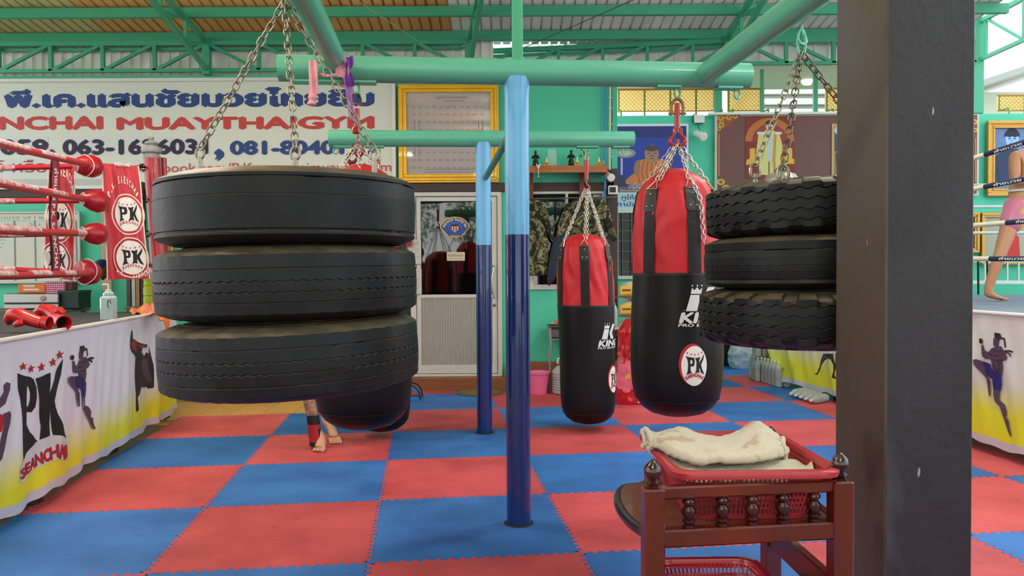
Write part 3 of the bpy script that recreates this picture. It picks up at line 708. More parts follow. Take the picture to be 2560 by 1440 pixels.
def zig(x):
    t = x % 1.0
    return -1 if t < .3 else (-1+2*(t-.3)/.2 if t < .5 else (1 if t < .8 else 1-2*(t-.8)/.2))
def tyre(lab, cx, cy, cz, R, Wd, grooves, seg=320, periods=44, lugs=0, tilt=(0, 0), crown=.006, rot=0):
    ri = R*.52; tw = Wd*.385; h = Wd/2
    side = [(ri, h*.62), (ri+.02, h*.66), (ri+(R-ri)*.2, h*.9), (R*.70, h*1.0), (R*.79, h*.995), (R*.795, h*.975), (R*.85, h*.945), (R*.855, h*.957), (R*.91, h*.90), (R*.915, h*.885), (R*.955, h*.835), (R*.982, tw*.99)]
    prof = [(r, -z, 0, 0) for r, z in side]
    for (z, wd, dep, amp) in sorted(grooves):
        prof += [(0, z-wd, amp, 0), (0, z-wd*.55, amp, dep), (0, z+wd*.55, amp, dep), (0, z+wd, amp, 0)]
    prof += [(r, z, 0, 0) for r, z in reversed(side)]
    inner = [(ri-.002, h*.5), (ri+.01, h*.45), (ri+(R-ri)*.5, h*.86), (R*.93, h*.66), (R*.94, 0), (R*.93, -h*.66), (ri+(R-ri)*.5, -h*.86), (ri+.01, -h*.45), (ri-.002, -h*.5)]
    prof += [(r, z, 0, 0) for r, z in inner]; n = len(prof); vs = []
    for k in range(seg):
        a = 2*PI*k/seg; ph = k/seg*periods; zg = zig(ph)
        for i, (r, z, amp, dep) in enumerate(prof):
            if r == 0:
                zz = z+amp*zg; rr = R-.004-crown*(zz/tw)**2-dep
                if amp == 0 and dep: rr += dep*.5*(1 if noise.noise((cos(a)*3, sin(a)*3, z*50)) > .15 else 0)
            else:
                zz, rr = z, r
                if lugs and R*.85 <= r <= R*.985 and i < n-9:
                    if (ph*.5) % 1 < .4: rr -= lugs*.6; zz -= math.copysign(lugs, z)
            vs.append((rr*cos(a), rr*sin(a), zz))
    fs = [(k*n+i, ((k+1) % seg)*n+i, ((k+1) % seg)*n+(i+1) % n, k*n+(i+1) % n) for k in range(seg) for i in range(n)]
    o = MB().add(vs, fs).build('truck_tyre', RUB, ang=32, label=lab, cat='tyre', group=None)
    o.rotation_euler = (tilt[0], tilt[1], rot); o.location = (cx, cy, cz); return o
TX, TY = -.862, 3.03
tyre('smooth worn truck tyre, top of the large left-hand hanging stack', TX, TY, 1.58, .49, .268, [(.088, .0035, .010, 0), (.03, .002, .002, 0), (-.088, .006, .006, 0)], tilt=(0, -.01), lugs=0)
tyre('ribbed truck tyre, middle of the large left-hand hanging stack', TX-.002, TY+.01, 1.314, .493, .264, [(.052, .0028, .006, 0), (.008, .0035, .006, .0022), (-.028, .0035, .006, .0022), (-.062, .0028, .006, 0)], tilt=(.004, -.018), lugs=.0012, periods=80)
tyre('ribbed truck tyre, bottom of the large left-hand hanging stack', TX+.007, TY, 1.043, .49, .266, [(.058, .0032, .007, 0), (.014, .0035, .005, .0022), (-.024, .0035, .005, .0022), (-.066, .0032, .007, 0)], tilt=(.01, -.036), lugs=.0015, periods=80)
# raised lugs still showing low on the smooth tyre
SX, SY = 1.172, 3.12
Z4 = [(.056, .0038, .010, .004), (.02, .0038, .010, .004), (-.018, .0038, .010, .004), (-.054, .0038, .010, .004)]
tyre('zigzag treaded tyre, top of the small right-hand hanging stack', SX+.01, SY, 1.588, .4, .208, Z4, seg=336, periods=42, lugs=.006, tilt=(.0, -.03))
tyre('worn straight ribbed tyre, middle of the small right-hand hanging stack', SX+.005, SY, 1.381, .402, .2, [(.045, .0028, .008, 0), (.015, .0015, .003, 0), (-.012, .0022, .004, .001), (-.035, .0022, .006, .001), (-.062, .0026, .006, 0)], seg=320, periods=60, tilt=(0, -.01), crown=.01)
tyre('zigzag treaded tyre, bottom of the small right-hand hanging stack', SX-.01, SY-.01, 1.169, .41, .214, Z4, seg=336, periods=42, lugs=.008, tilt=(.01, -.005))
LK = link_mesh(.042, .024, .0032, GALV, 'link'); LKS = link_mesh(.034, .019, .0026, CHROME, 'link'); LKD = link_mesh(.042, .023, .0032, mat('dull_chain', '#6f675a', .5, metal=.7, var=.4, vscale=60, col2='#3b352d'), 'link')
AP = W(712, 2, 3.0)
t = thing('tyre_chain_sling', 'grey steel chains holding up the large left-hand tyre stack', 'chain')
top = AP+Vector((0, 0, .04)); MB().tube([top+Vector((.0, 0, -.07)), top+Vector((0, 0, .05)), top+Vector((.04, 0, .10)), Vector((LPE.lerp(lp0, 0).x*0+W(762, 1, 3.03).x, 3.03, top.z+.06))], .008, 8).build('hanger', GALV, t)
for (px, py, Y) in ((500, 372, 3.03), (738, 372, 2.78), (936, 376, 3.05)):
    e = W(px, py, Y); chain(t, AP, e, LK, .0325)
    MB().tube([e+Vector((.016*sin(a), .004*cos(a), .024*cos(a)-.016)) for a in [2*PI*k/14 for k in range(14)]], .005, 8, closed=True).build('ring', GALV, t)
    MB().tube([e+Vector((0, 0, -.03)), Vector((e.x, e.y, 1.69))], .011, 10).build('eye_bolt', GALV, t)
t = thing('tyre_chain_sling', 'dull chains and green hook holding up the small right-hand tyre stack', 'chain')
hp = W(2004, 56, 3.09); hook(t, hp+Vector((0, 0, -.05)), .045, BEAMG, rz=.4)
ap2 = hp+Vector((0, 0, -.12)); e0 = hp+Vector((0, 0, -.0)); 
MB().tube([ap2+Vector((.016*sin(a), 0, .052*cos(a)+.04)) for a in [2*PI*k/14 for k in range(14)]], .005, 8, closed=True).build('carabiner', BEAMG, t)
for (px, py, Y, mm) in ((1888, 415, 3.05, LK), (1958, 420, 2.8, LKD), (2215, 405, 3.2, LKD)):
    e = W(px, py, Y); chain(t, ap2, e, mm, .0325)
    MB().tube([e+Vector((.02*sin(a), .004*cos(a), .03*cos(a)-.02)) for a in [2*PI*k/14 for k in range(14)]], .006, 8, closed=True).build('ring', GALV, t)
    MB().tube([e+Vector((0, 0, -.03)), Vector((e.x, e.y, 1.675))], .01, 10).build('eye_bolt', GALV, t)
e = W(1942, 416, 2.95)
MB().lathe([(.0, -.05), (.06, -.05), (.062, -.03), (.05, -.012), (.025, -.005), (.028, .005), (.012, .016), (.0, .02)], 28, c=W(1953, 428, 2.9)).build('steel_cap', mat('dull_steel', '#a7a49c', .4, metal=.7, var=.3), t)

# ================================================================ PUNCH BAGS
def pk(D, cx, cy, s, sx=None, ring='#b21e2b', disc='#e6e4de', bg=True, dx=-.14, dy=.08, word='SAENCHAI', ink='#15181c'):
    sx = sx or s
    X = lambda x: cx+x*sx; Y = lambda y: cy+y*s
    if bg: D.ell(X(dx), Y(dy), sx*1.04, s*1.04, ring)
    if disc: D.ell(cx, cy, sx, s, disc)
    Pp = [(-.68, .50), (-.35, .44), (-.05, .42), (.0, .25), (-.02, .05), (-.15, -.03), (-.32, -.02), (-.3, -.25), (-.18, -.33), (-.4, -.38), (-.62, -.46), (-.52, -.2), (-.5, .15), (-.56, .35)]
    Ph = [(-.33, .31), (-.2, .29), (-.17, .19), (-.22, .1), (-.33, .12)]
    D.poly([(X(x), Y(y)) for x, y in Pp], ink, holes=[[(X(x), Y(y)) for x, y in Ph]])
    K = [(.02, .42), (.22, .40), (.42, .47), (.36, .28), (.35, .14), (.52, .34), (.76, .60), (.70, .34), (.50, .06), (.60, -.18), (.78, -.45), (.50, -.34), (.36, -.06), (.35, -.2), (.38, -.36), (.2, -.32), (.02, -.38), (.12, -.2), (.14, .2)]
    D.poly([(X(x), Y(y)) for x, y in K], ink)
    for i in range(5): a = -.55+i*.275; D.star(X(a), Y(.58+.10*(abs(i-2)/2)**2-.02), .075*sx, ring, ry=.075*s); D.layer -= 1
    D.layer += 1
    D.arc(word, cx, Y(-1.72), sx*1.2, 118, 62, s*.17, ring, bold=.04, ry=s*1.19)
def kinglogo(D, s=1.0):
    g = lambda pts: [((x-590)*.00058*s, (500-y)*.00052*s) for x, y in pts]
    c = '#cfd0ce'
    D.poly(g([(425, 328), (438, 268), (462, 292), (490, 260), (512, 292), (545, 268), (528, 328)]), c)
    for x in (443, 491, 537): q = g([(x, 246)])[0]; D.ell(q[0], q[1], .0045*s, .0045*s, c, 12)
    D.poly(g([(422, 338), (520, 338), (478, 500), (376, 500)]), c)
    D.poly(g([(605, 262), (700, 262), (590, 400), (640, 500), (550, 500), (523, 400)]), c)
    D.text('KING', g([(322, 615)])[0][0], g([(322, 615)])[0][1], .054*s, c, w=.25*s, bold=.05, slant=.28)
    D.text('PRO BOXING', g([(308, 655)])[0][0], g([(308, 655)])[0][1], .0155*s, c, w=.25*s, bold=.03, slant=.28)
    D.text('R', g([(360, 498)])[0][0], g([(360, 498)])[0][1], .006*s, c)
BLK = mat('black_leather', '#0d0d0f', .42, var=.3, vscale=4, col2='#151617', bump=.15, bscale=14, spec=.3)
REDC = mat('red_canvas', '#c01a26', .5, var=.25, vscale=6, col2='#a8131f', bump=.15, bscale=10)
STRAP = mat('charcoal_strap', '#1f1d1b', .5, spec=.3, bump=.2, bscale=90)
TAB = mat('black_patch_leather', '#191817', .42)
def interp(P, z):
    if z <= P[0][1]: return P[0][0]
    for (r0, z0), (r1, z1) in zip(P, P[1:]):
        if z <= z1: t = (z-z0)/(z1-z0); t2 = t*t*(3-2*t)*.35+t*.65; return r0+(r1-r0)*t2
    return P[-1][0]
def punch_bag(lab, C, prof, zb, zt, hook_pt, straps, phase, logos, lean=(0, 0), dbl=0, dring_z=None):
    t = thing('punch_bag', lab, 'punch bag', (C.x, C.y, C.z))
    def S_(a, z, off=0, fold=0):
        r = interp(prof, z); wob = 1+.012*noise.noise((cos(a)*1.5, sin(a)*1.5, z*2.5))
        if fold and z > zb: f = (z-zb)/(zt-zb); r += fold*f*(.5-.5*f)*1.6*(.022*sin(a*9+2*noise.noise((cos(a), sin(a), z*4))*3)+.012*sin(a*17+z*14))
        r = r*wob+off
        return Vector((r*cos(a)+lean[0]*z, r*sin(a)+lean[1]*z, z))+C
    # body
    zs = [p[1] for p in prof if p[1] < zb-.01]; zz = []
    for z0, z1 in zip(zs, zs[1:]+[zb]):
        n = max(1, int((z1-z0)/.03)); zz += [z0+(z1-z0)*k/n for k in range(n)]
    zz.append(zb); n = 72
    MB().grid(lambda u, v: S_(2*PI*u, zz[round(v*(len(zz)-1))]), n, len(zz), wrap=True).build('body', BLK, t, ang=60)
    zc = [zb+(zt-zb)*(k/44) for k in range(45)]
    MB().grid(lambda u, v: S_(2*PI*u, zc[round(v*44)], .001, 1), 144, 45, wrap=True).build('collar', REDC, t, ang=70)
    MB().grid(lambda u, v: S_(2*PI*u, zb-.012+.014*v, .0035), n, 3, wrap=True).build('seam_band', TAB, t)
    MB().grid(lambda u, v: S_(2*PI*u, .10+.006*v, .002), n, 2, wrap=True).build('bottom_seam', TAB, t)
    zd = dring_z or zt-.14
    for k in range(straps):
        a = phase+2*PI*k/straps; hw = .036/prof[-4][0] if False else .036/interp(prof, zb)
        MB().grid(lambda u, v: S_(a+(u-.5)*2*hw*(interp(prof, zb)/max(interp(prof, zb+v*(zd-zb)), .05))**.4, zb+.001+v*(zd-.05-zb), .007), 6, 30).build('strap', STRAP, t)
        tb = MB().grid(lambda u, v: S_(a+(u-.5)*2.3*hw*(1 if v > .1 else .8), zd-.11+v*.13, .012), 6, 8).grid(lambda u, v: S_(a+(.5-u)*2.3*hw, zd-.11+v*.13, .004), 6, 8).build('leather_tab', TAB, t)
        for (du, dz) in ((-.5, -.08), (.5, -.08), (0, -.015)):
            p = S_(a+du*hw, zd+dz, .013); MB().lathe([(.0045, -.002), (.0045, .001), (.002, .0035), (0, .004)], 8, M=Matrix.Translation(p) @ Vector((cos(a), sin(a), 0)).to_track_quat('Z', 'Y').to_matrix().to_4x4()).build('rivet', CHROME, t)
        p = S_(a, zd+.012, .012); s_ = Vector((-sin(a), cos(a), 0)); q = p+(hook_pt-p).normalized()*.06
        MB().tube([p-s_*.034, q-s_*.002, q+s_*.002, p+s_*.034], .0042, 8, closed=True).build('triangle_ring', CHROME, t)
        chain(t, hook_pt+Vector((cos(a)*.012, sin(a)*.012, 0)), q, LKS, .0262)
        if dbl and k % 2 == 0: chain(t, hook_pt+Vector((cos(a)*.012, sin(a)*.012, 0))+s_*.012, q+s_*.02, LKS, .0262)
    for (kind, a0, z0, s) in logos:
        D = Decal(); fn = lambda x, y, o: S_(a0+x/interp(prof, z0), z0+y, o+.0015)
        if kind == 'pk': pk(D, 0, 0, s, s*.67); D.build('round_logo', fn, t, maxe=.02, step=.0005)
        else: kinglogo(D, s); D.build('crown_logo', fn, t, maxe=.02, step=.0005)
    return t
BIG = [(.0, 0), (.09, .005), (.15, .022), (.198, .055), (.229, .10), (.245, .17), (.252, .27), (.253, .34), (.249, .52), (.236, .764), (.230, .95), (.222, 1.08), (.205, 1.18), (.178, 1.235), (.12, 1.285), (.04, 1.32)]
LONG = [(.0, 0), (.08, .005), (.14, .022), (.188, .055), (.217, .10), (.230, .17), (.234, .26), (.235, .34), (.234, .6), (.24, .98), (.238, 1.15), (.234, 1.34), (.212, 1.46), (.168, 1.53), (.11, 1.565), (.03, 1.58)]
FRONT = -PI/2
C = W(1698, 1040, 4.25); hkp = HK['bigR']; BIG = [(r, z*1.028) for r, z in BIG]; LONG = [(r, z*1.017) for r, z in LONG]
punch_bag('large red and black punch bag hanging at the right end of the front beam', Vector((C.x, 4.3, .552)), BIG, .785, 1.357, hkp+Vector((0, 0, -.25)), 6, FRONT+math.radians(-48), [('king', FRONT+.49, .588, 1), ('pk', FRONT+.16, .302, .105)], lean=(-.008, 0), dbl=1, dring_z=1.222)
C = W(1475, 1057, 6.5)
punch_bag('red and black punch bag hanging at the right end of the rear beam', Vector((C.x, 6.6, .06)), LONG, 1.007, 1.606, HK['smR']+Vector((-.0, 0, -.30)), 6, FRONT-.1, [('king', FRONT+.96, .73, .98), ('pk', FRONT+1.05, .388, .11)], lean=(-.022, 0), dbl=1, dring_z=1.485)
C = W(903, 1066, 3.95)
punch_bag('black punch bag with rounded foot hanging right behind the large left tyre stack', Vector((C.x, 4.02, .545)), BIG, .785, 1.357, HK['bigL']+Vector((0.01, 0, -.27)), 6, FRONT+.2, [('pk', FRONT-1.5, .29, .105)], dring_z=1.19)
C = W(952, 1072, 6.3)
punch_bag('black punch bag furthest back, its foot showing low beside the left tyre stack', Vector((C.x, 6.36, .055)), LONG, 1.007, 1.606, HK['smL']+Vector((0, 0, -.3)), 6, FRONT+.3, [], dring_z=1.46)
# hooks and shackles between beams and bags
t = thing('bag_hook', 'rusty shackle with red double hook above the large right-hand bag', 'hook')
h = HK['bigR']; shackle(t, h+Vector((0, 0, -.045)), .055, RUST); MB().tube([h+Vector((0, 0, -.03)), h+Vector((0, 0, -.19))], [.014, .017], 12).build('swivel', REDM, t)
for s in (-1, 1): hook(t, h+Vector((s*.018, -.01, -.215)), .055, REDM, rz=(0 if s > 0 else PI))
t = thing('bag_hook', 'red swivel and dark shackle on the beam beside the purple cloth', 'hook')
h = HK['bigL']; shackle(t, h+Vector((.01, 0, -.03)), .035, mat('dark_shackle', '#3c4338', .45, metal=.6), REDM, rz=.9)
MB().tube([h+Vector((.005, 0, -.08)), h+Vector((.005, 0, -.18))], .016, 14).build('swivel', REDM, t)
MB().lathe([(.012, -.21), (.021, -.205), (.024, -.19), (.017, -.175), (.012, -.17)], 16, c=h).build('collar', REDM, t); hook(t, h+Vector((.01, 0, -.27)), .06, REDM); hook(t, h+Vector((-.02, 0, -.31)), .06, mat('rust_red_steel', '#7a3b34', .5, metal=.4), rz=PI)
for nm, lab in (('smR', 'red hook and swivel above the bag on the right end of the rear beam'), ('smL', 'shackle and hook on the left end of the rear beam')):
    t = thing('bag_hook', lab, 'hook'); h = HK[nm]; shackle(t, h+Vector((0, 0, -.02)), .035, GALV, rz=.7)
    MB().tube([h+Vector((0, 0, -.05)), h+Vector((0, 0, -.22))], [.02, .016], 12).build('swivel', REDM, t); hook(t, h+Vector((0, 0, -.27)), .055, REDM)
# loose spare chain on the large bag
t = thing('spare_chain', 'loose chain end hanging down the right side of the large red and black bag', 'chain')
chain(t, W(1730, 450, 4.08), W(1752, 500, 4.06), LKS, .0262); chain(t, W(1752, 500, 4.06), W(1760, 612, 4.06), LKS, .0262)

# ================================================================ BOXING RINGS
CANVAS_T = mat('grey_ring_canvas', '#3d3b39', .8, var=.4, vscale=5, col2='#2f2d2c')
def skirt_mat(name, z0, z1, white, yellow, amp=.08):
    m = bpy.data.materials.new(name); m.use_nodes = True; nt = m.node_tree; b = nt.nodes['Principled BSDF']; N = nt.nodes.new; L = nt.links.new
    g = N('ShaderNodeNewGeometry'); s = N('ShaderNodeSeparateXYZ'); L(g.outputs['Position'], s.inputs[0])
    n = N('ShaderNodeTexNoise'); n.inputs['Scale'].default_value = 1.6; L(g.outputs['Position'], n.inputs['Vector'])
    a = N('ShaderNodeMath'); a.operation = 'MULTIPLY_ADD'; L(n.outputs['Fac'], a.inputs[0]); a.inputs[1].default_value = amp*2; L(s.outputs['Z'], a.inputs[2])
    mr = N('ShaderNodeMapRange'); mr.inputs['From Min'].default_value = z0+amp; mr.inputs['From Max'].default_value = z1+amp; mr.interpolation_type = 'SMOOTHSTEP'; L(a.outputs[0], mr.inputs['Value'])
    mx = N('ShaderNodeMix'); mx.data_type = 'RGBA'; L(mr.outputs[0], mx.inputs['Factor']); mx.inputs[6].default_value = lin(yellow); mx.inputs[7].default_value = lin(white)
    L(mx.outputs[2], b.inputs['Base Color']); b.inputs['Roughness'].default_value = .55; b.inputs['Sheen Weight'].default_value = .1
    return m
SKL = skirt_mat('printed_skirt', .19, .50, '#eceeff', '#e6e212'); SKR = skirt_mat('printed_skirt_right', .28, .60, '#dcdbd4', '#e6e216')
HEM = mat('white_hem', '#c9c6d2', .6)
PURPLE = '#5a4155'; PDARK = '#33242f'; SHORT = '#2a2170'
def fighter(D, X, Y, skin=PURPLE, dark=PDARK, shorts=SHORT):        # kneeing figure on the skirt, unit box 0..1, printed flat
    P = lambda pts: [(X(x), Y(y)) for x, y in pts]
    f = lambda pts: [((x-45)/415, 1-(y-130)/1110) for x, y in pts]   # outline read off the printed figure
    D.poly(P(f([(240, 200), (300, 190), (312, 215), (300, 290), (250, 295), (236, 280)])), skin)
    D.poly(P(f([(258, 135), (320, 140), (338, 175), (330, 190), (300, 235), (288, 200), (255, 195), (252, 165)])), dark)
    D.line(P(f([(320, 195), (365, 190), (380, 285)])), .035*abs(X(1)-X(0)), dark); D.line(P(f([(355, 335), (420, 318), (455, 328)])), .035*abs(X(1)-X(0)), dark); D.line(P(f([(385, 335), (425, 350), (435, 380)])), .03*abs(X(1)-X(0)), dark)
    D.poly(P(f([(225, 315), (285, 285), (340, 280), (365, 320), (385, 345), (408, 400), (385, 430), (345, 440), (355, 500), (335, 600), (240, 590), (220, 470), (205, 440), (160, 448), (125, 425), (122, 380), (125, 290), (145, 290), (160, 355), (195, 360)])), skin)
    D.ell(X((123-45)/415), Y(1-(248-130)/1110), .055*abs(X(1)-X(0)), .028*abs(Y(1)-Y(0)), dark)
    for a in ([(195, 375), (240, 400), (300, 385)], [(225, 440), (280, 450), (350, 430)], [(240, 330), (290, 345), (350, 325)], [(245, 480), (262, 540), (300, 575)], [(300, 455), (295, 560)]): D.line(P(f(a)), .014*abs(X(1)-X(0)), dark)
    D.poly(P(f([(50, 475), (75, 462), (140, 480), (165, 600), (210, 705), (205, 865), (190, 860), (160, 670), (100, 600), (55, 530)])), skin)
    D.poly(P(f([(250, 770), (315, 770), (315, 880), (370, 920), (395, 990), (390, 1060), (420, 1085), (428, 1150), (458, 1235), (440, 1240), (405, 1180), (360, 1060), (320, 950), (270, 905), (248, 840)])), skin)
    D.poly(P(f([(135, 478), (215, 492), (240, 560), (335, 600), (335, 710), (325, 775), (248, 775), (238, 665), (160, 612)])), shorts)
def ring_side(par, A, B, zt, zb, mname, m, n_out, folds, seed=0, name='skirt'):
    A = Vector((A[0], A[1], 0)); d = Vector((B[0], B[1], 0))-A; L = d.length; d.normalize(); nrm = Vector((n_out[0], n_out[1], 0))
    def S(s, z, o=0):
        f = (zt-z)/(zt-zb); r = 0
        r = .011*f*sin(s*14+2.5*noise.noise((s*1.3, z*1.2, seed))*3)+.02*f*noise.noise((s*1.6, z*2.0, seed+5))+.006*sin(s*37+z*9)*(1-f)*f*3
        for (s0, a, w_, lean_) in folds: r += a*math.exp(-((s-s0-lean_*(1-f))/w_)**2)*min(1, f*2+.15)
        zz = z+(.018*sin(s*9+seed)+.012*sin(s*23))*max(0, f-.8)*5*.5
        return A+d*s+nrm*(r+o)+Vector((0, 0, zz))
    ns = int(L/.028)
    MB().grid(lambda u, v: S(L*u, zb+.055+(zt-zb-.055)*v), ns, 44).build(name, m, par, ang=80)
    MB().grid(lambda u, v: S(L*u, zb+.056*v, .001), ns, 5).build('skirt_hem', HEM, par, ang=80)
    MB().tube([S(L*k/60, zt-.01, .0)+Vector((0, 0, .012)) for k in range(61)], .016, 8).build('skirt_lacing', mat('white_edge', '#d5d3cc', .7), par)
    return S, A, d, nrm, L
# ---- left ring
A0 = Vector((-3.17, 7.35)); Bn = Vector((-2.36, 2.1)); dL = (Bn-A0).normalized(); nL = Vector((-dL.y, dL.x)); nL = nL if nL.x > 0 else -nL
ZTL = 1.0
ringL = thing('boxing_ring', 'red roped boxing ring on the left with a white and yellow printed skirt', 'boxing ring', (-5, 5, 0))
inn = -nL
def corner(p, du, dv): return p+dL*du+inn*dv
pl = [corner(A0, 0.03, .04), corner(Bn, 0, .04), corner(Bn, 0, 4.4), corner(A0, .03, 4.4)]
MB().prism([tuple(p) for p in pl], .84, ZTL-.005).build('platform', CANVAS_T, ringL, smooth=False)
for (s, v) in ((.12, .10), (1.5, .10), (2.8, .10), (4.1, .10), (.12, 3.9), (4.1, 3.9)):
    p = corner(A0, s, v); MB().box((p.x, p.y, .42), (.1, .1, .84), bev=.008).build('platform_leg', mat('dark_steel_leg', '#2a2523', .6), ringL)
S, SA, Sd, Sn, SLn = ring_side(ringL, A0, Bn, ZTL, .07, 'l', SKL, nL, [(.72, .05, .06, 0), (.35, .02, .12, .1), (1.35, .012, .1, .15), (2.6, .015, .12, .2)], 1)
def onL(px, py):
    p = hit(px, py, SA, Sn); return ((p-SA).dot(Sd), p.z)
D = Decal(); q = lambda pts: [onL(x/2.482, 760+y/2.482) for x, y in pts]
white = '#d4d6de'; ink = '#1b191c'; redp = '#b3222e'
D.poly(q([(105, 1100), (110, 1010), (160, 925), (220, 860), (290, 822), (360, 812), (405, 835), (408, 900), (398, 968), (340, 962), (280, 985), (220, 1020), (165, 1065), (125, 1112)]), white)
D.poly(q([(110, 430), (150, 447), (190, 452), (210, 468), (222, 520), (224, 580), (215, 640), (195, 672), (168, 668), (166, 745), (185, 795), (210, 825), (240, 850), (190, 890), (155, 930), (135, 970), (132, 900), (130, 800), (128, 700), (122, 600), (112, 520)]), ink, holes=[q([(166, 510), (182, 515), (192, 550), (190, 600), (180, 632), (166, 640), (164, 580)])])
D.poly(q([(218, 462), (255, 450), (300, 425), (298, 500), (292, 560), (335, 420), (382, 342), (366, 440), (340, 530), (322, 600), (340, 680), (370, 770), (402, 830), (350, 816), (318, 812), (306, 720), (298, 640), (296, 740), (302, 816), (252, 842), (260, 760), (252, 700), (247, 600), (232, 530)]), ink)
for (x, y, r) in ((140, 388, 24), (193, 402, 25), (250, 392, 27), (315, 362, 26), (364, 316, 27)):
    a = onL(x/2.482, 760+y/2.482); b = onL((x+r)/2.482, 760+y/2.482); c_ = onL(x/2.482, 760+(y-r*1.15)/2.482); D.star(a[0], a[1], abs(b[0]-a[0]), redp, ry=abs(c_[1]-a[1])); D.layer -= 1
D.layer += 1
for ch, x0, y0, x1, y1, h in (('S', 112, 1090, 142, 1068, 62), ('E', 148, 1062, 178, 1035, 66), ('A', 183, 1035, 218, 1010, 72), ('N', 222, 1005, 256, 988, 74), ('C', 262, 982, 292, 968, 76), ('H', 298, 962, 336, 952, 80), ('A', 338, 952, 372, 950, 80), ('I', 378, 952, 394, 960, 80)):
    a = onL(x0/2.482, 760+y0/2.482); b = onL(x1/2.482, 760+y1/2.482); c_ = onL(x0/2.482, 760+(y0-h)/2.482)
    wd_ = math.hypot(b[0]-a[0], b[1]-a[1]); D.text(ch, a[0], (a[1]+b[1])/2, abs(c_[1]-a[1]), redp, w=-wd_, bold=.05); D.layer -= 1     # skirt x runs toward the camera, so letters take a negative width
D.layer += 1
def figL(x0, y0, x1, y1):                   # box in skirt-crop pixels
    a = onL(x0/2.482, 760+y1/2.482); b = onL(x1/2.482, 760+y0/2.482)
    def X(u): px = (x0+(x1-x0)*u)/2.482; return onL(px, 760+(y0+y1)/2/2.482)[0]
    # vertical extent follows perspective of the two ends
    la = onL(x0/2.482, 760+y0/2.482)[1]; lb = onL(x0/2.482, 760+y1/2.482)[1]
    return X, (lambda v: lb+(la-lb)*v)
SK = lambda nm: D.build(nm, lambda x, y, o: S(x, y, o+.002), ringL, maxe=.05, step=.0007)
SK('logo_print'); D = Decal()
X, Y = figL(418, 277, 580, 862); fighter(D, X, Y); SK('fighter_print'); D = Decal()
D.poly(q([(0, 590), (22, 545), (20, 505), (35, 485), (55, 492), (52, 530), (40, 570), (28, 620), (0, 650)]), PURPLE)
D.poly(q([(0, 680), (18, 690), (20, 740), (12, 790), (0, 800)]), '#b3222e')
D.poly(q([(18, 680), (50, 665), (60, 690), (55, 740), (40, 800), (30, 880), (15, 960), (5, 978), (0, 960), (0, 890), (14, 800), (22, 740)]), PURPLE)
SK('fighter_print'); D = Decal()
D.poly(q([(815, 160), (822, 170), (824, 215), (845, 228), (875, 245), (912, 252), (905, 272), (880, 270), (872, 300), (895, 325), (905, 300), (925, 310), (925, 262), (932, 300), (938, 380), (940, 520), (925, 525), (915, 510), (900, 520), (880, 515), (862, 545), (848, 580), (850, 655), (842, 672), (838, 660), (842, 560), (840, 430), (845, 330), (820, 300), (808, 270), (806, 220)]), PDARK)
D.poly(q([(825, 222), (850, 240), (848, 300), (822, 285), (812, 250)]), '#9d2434'); D.poly(q([(878, 330), (905, 345), (925, 400), (935, 470), (925, 490), (890, 440), (868, 380)]), PURPLE); D.poly(q([(850, 250), (890, 255), (905, 262), (875, 272), (855, 262)]), '#9d2434')
D.build('acrobat_print', lambda x, y, o: S(x, y, o+.002), ringL, maxe=.05, step=.0007)
# ---- right ring
A1 = Vector((3.06, 9.75)); B1 = Vector((3.87, 1.5)); dR = (B1-A1).normalized(); nR = Vector((-dR.y, dR.x)); nR = nR if nR.x < 0 else -nR
ringR = thing('boxing_ring', 'boxing ring on the right behind the dark pillar, with white and navy ropes', 'boxing ring', (6, 6, 0))
ZTR = 1.03
cR = lambda du, dv: A1+dR*du-nR*dv
MB().prism([tuple(cR(.03, .04)), tuple(cR(8.0, .04)), tuple(cR(8.0, 5.4)), tuple(cR(.03, 5.4))][::-1], .86, ZTR-.005).build('platform', mat('blue_grey_canvas', '#6d7782', .8, var=.3, vscale=3), ringR, smooth=False)
for s_ in (.15, 1.8, 3.4, 5.0, 6.6):
    p = cR(s_, .12); MB().box((p.x, p.y, .43), (.1, .1, .86), bev=.008).build('platform_leg', mat('dark_steel_leg', '#2a2523', .6), ringR)
S2, SA2, Sd2, Sn2, _ = ring_side(ringR, A1, A1+dR*8.0, ZTR, .075, 'r', SKR, nR, [(.75, .05, .10, -.9), (1.15, .03, .1, -.5), (3.7, .03, .1, .4)], 4)
def onR(px, py): p = hit(px, py, SA2, Sn2); return ((p-SA2).dot(Sd2), p.z)
D = Decal()
xa, ya = 2440, 829; xb, yb = 2532, 1076
X = lambda u: onR(xa+(xb-xa)*u, 950)[0]
l1 = onR(2480, ya)[1]; l0 = onR(2480, yb)[1]
fighter(D, X, lambda v: l0+(l1-l0)*v)
D.build('fighter_print', lambda x, y, o: S2(x, y, o+.002), ringR, maxe=.05, step=.0007); D = Decal()
g = lambda pts: [onR(1800+x/8.26, 860+y/8.26) for x, y in pts]
D.poly(g([(2120, 200), (2340, 200), (2360, 330), (2400, 420), (2390, 520), (2375, 640), (2410, 710), (2390, 720), (2330, 690), (2355, 560), (2350, 430), (2290, 300), (2250, 320), (2225, 260), (2190, 320), (2150, 330), (2080, 440), (2010, 610), (1990, 635), (1945, 620), (1990, 600), (2060, 400)]), PDARK)
D.poly(g([(2400, 190), (2440, 190), (2425, 560), (2400, 560)]), PDARK); D.poly(g([(2130, 230), (2180, 215), (2210, 290), (2140, 310), (2100, 370)]), PURPLE)
D.build('leg_print', lambda x, y, o: S2(x, y, o+.002), ringR, maxe=.05, step=.0007)

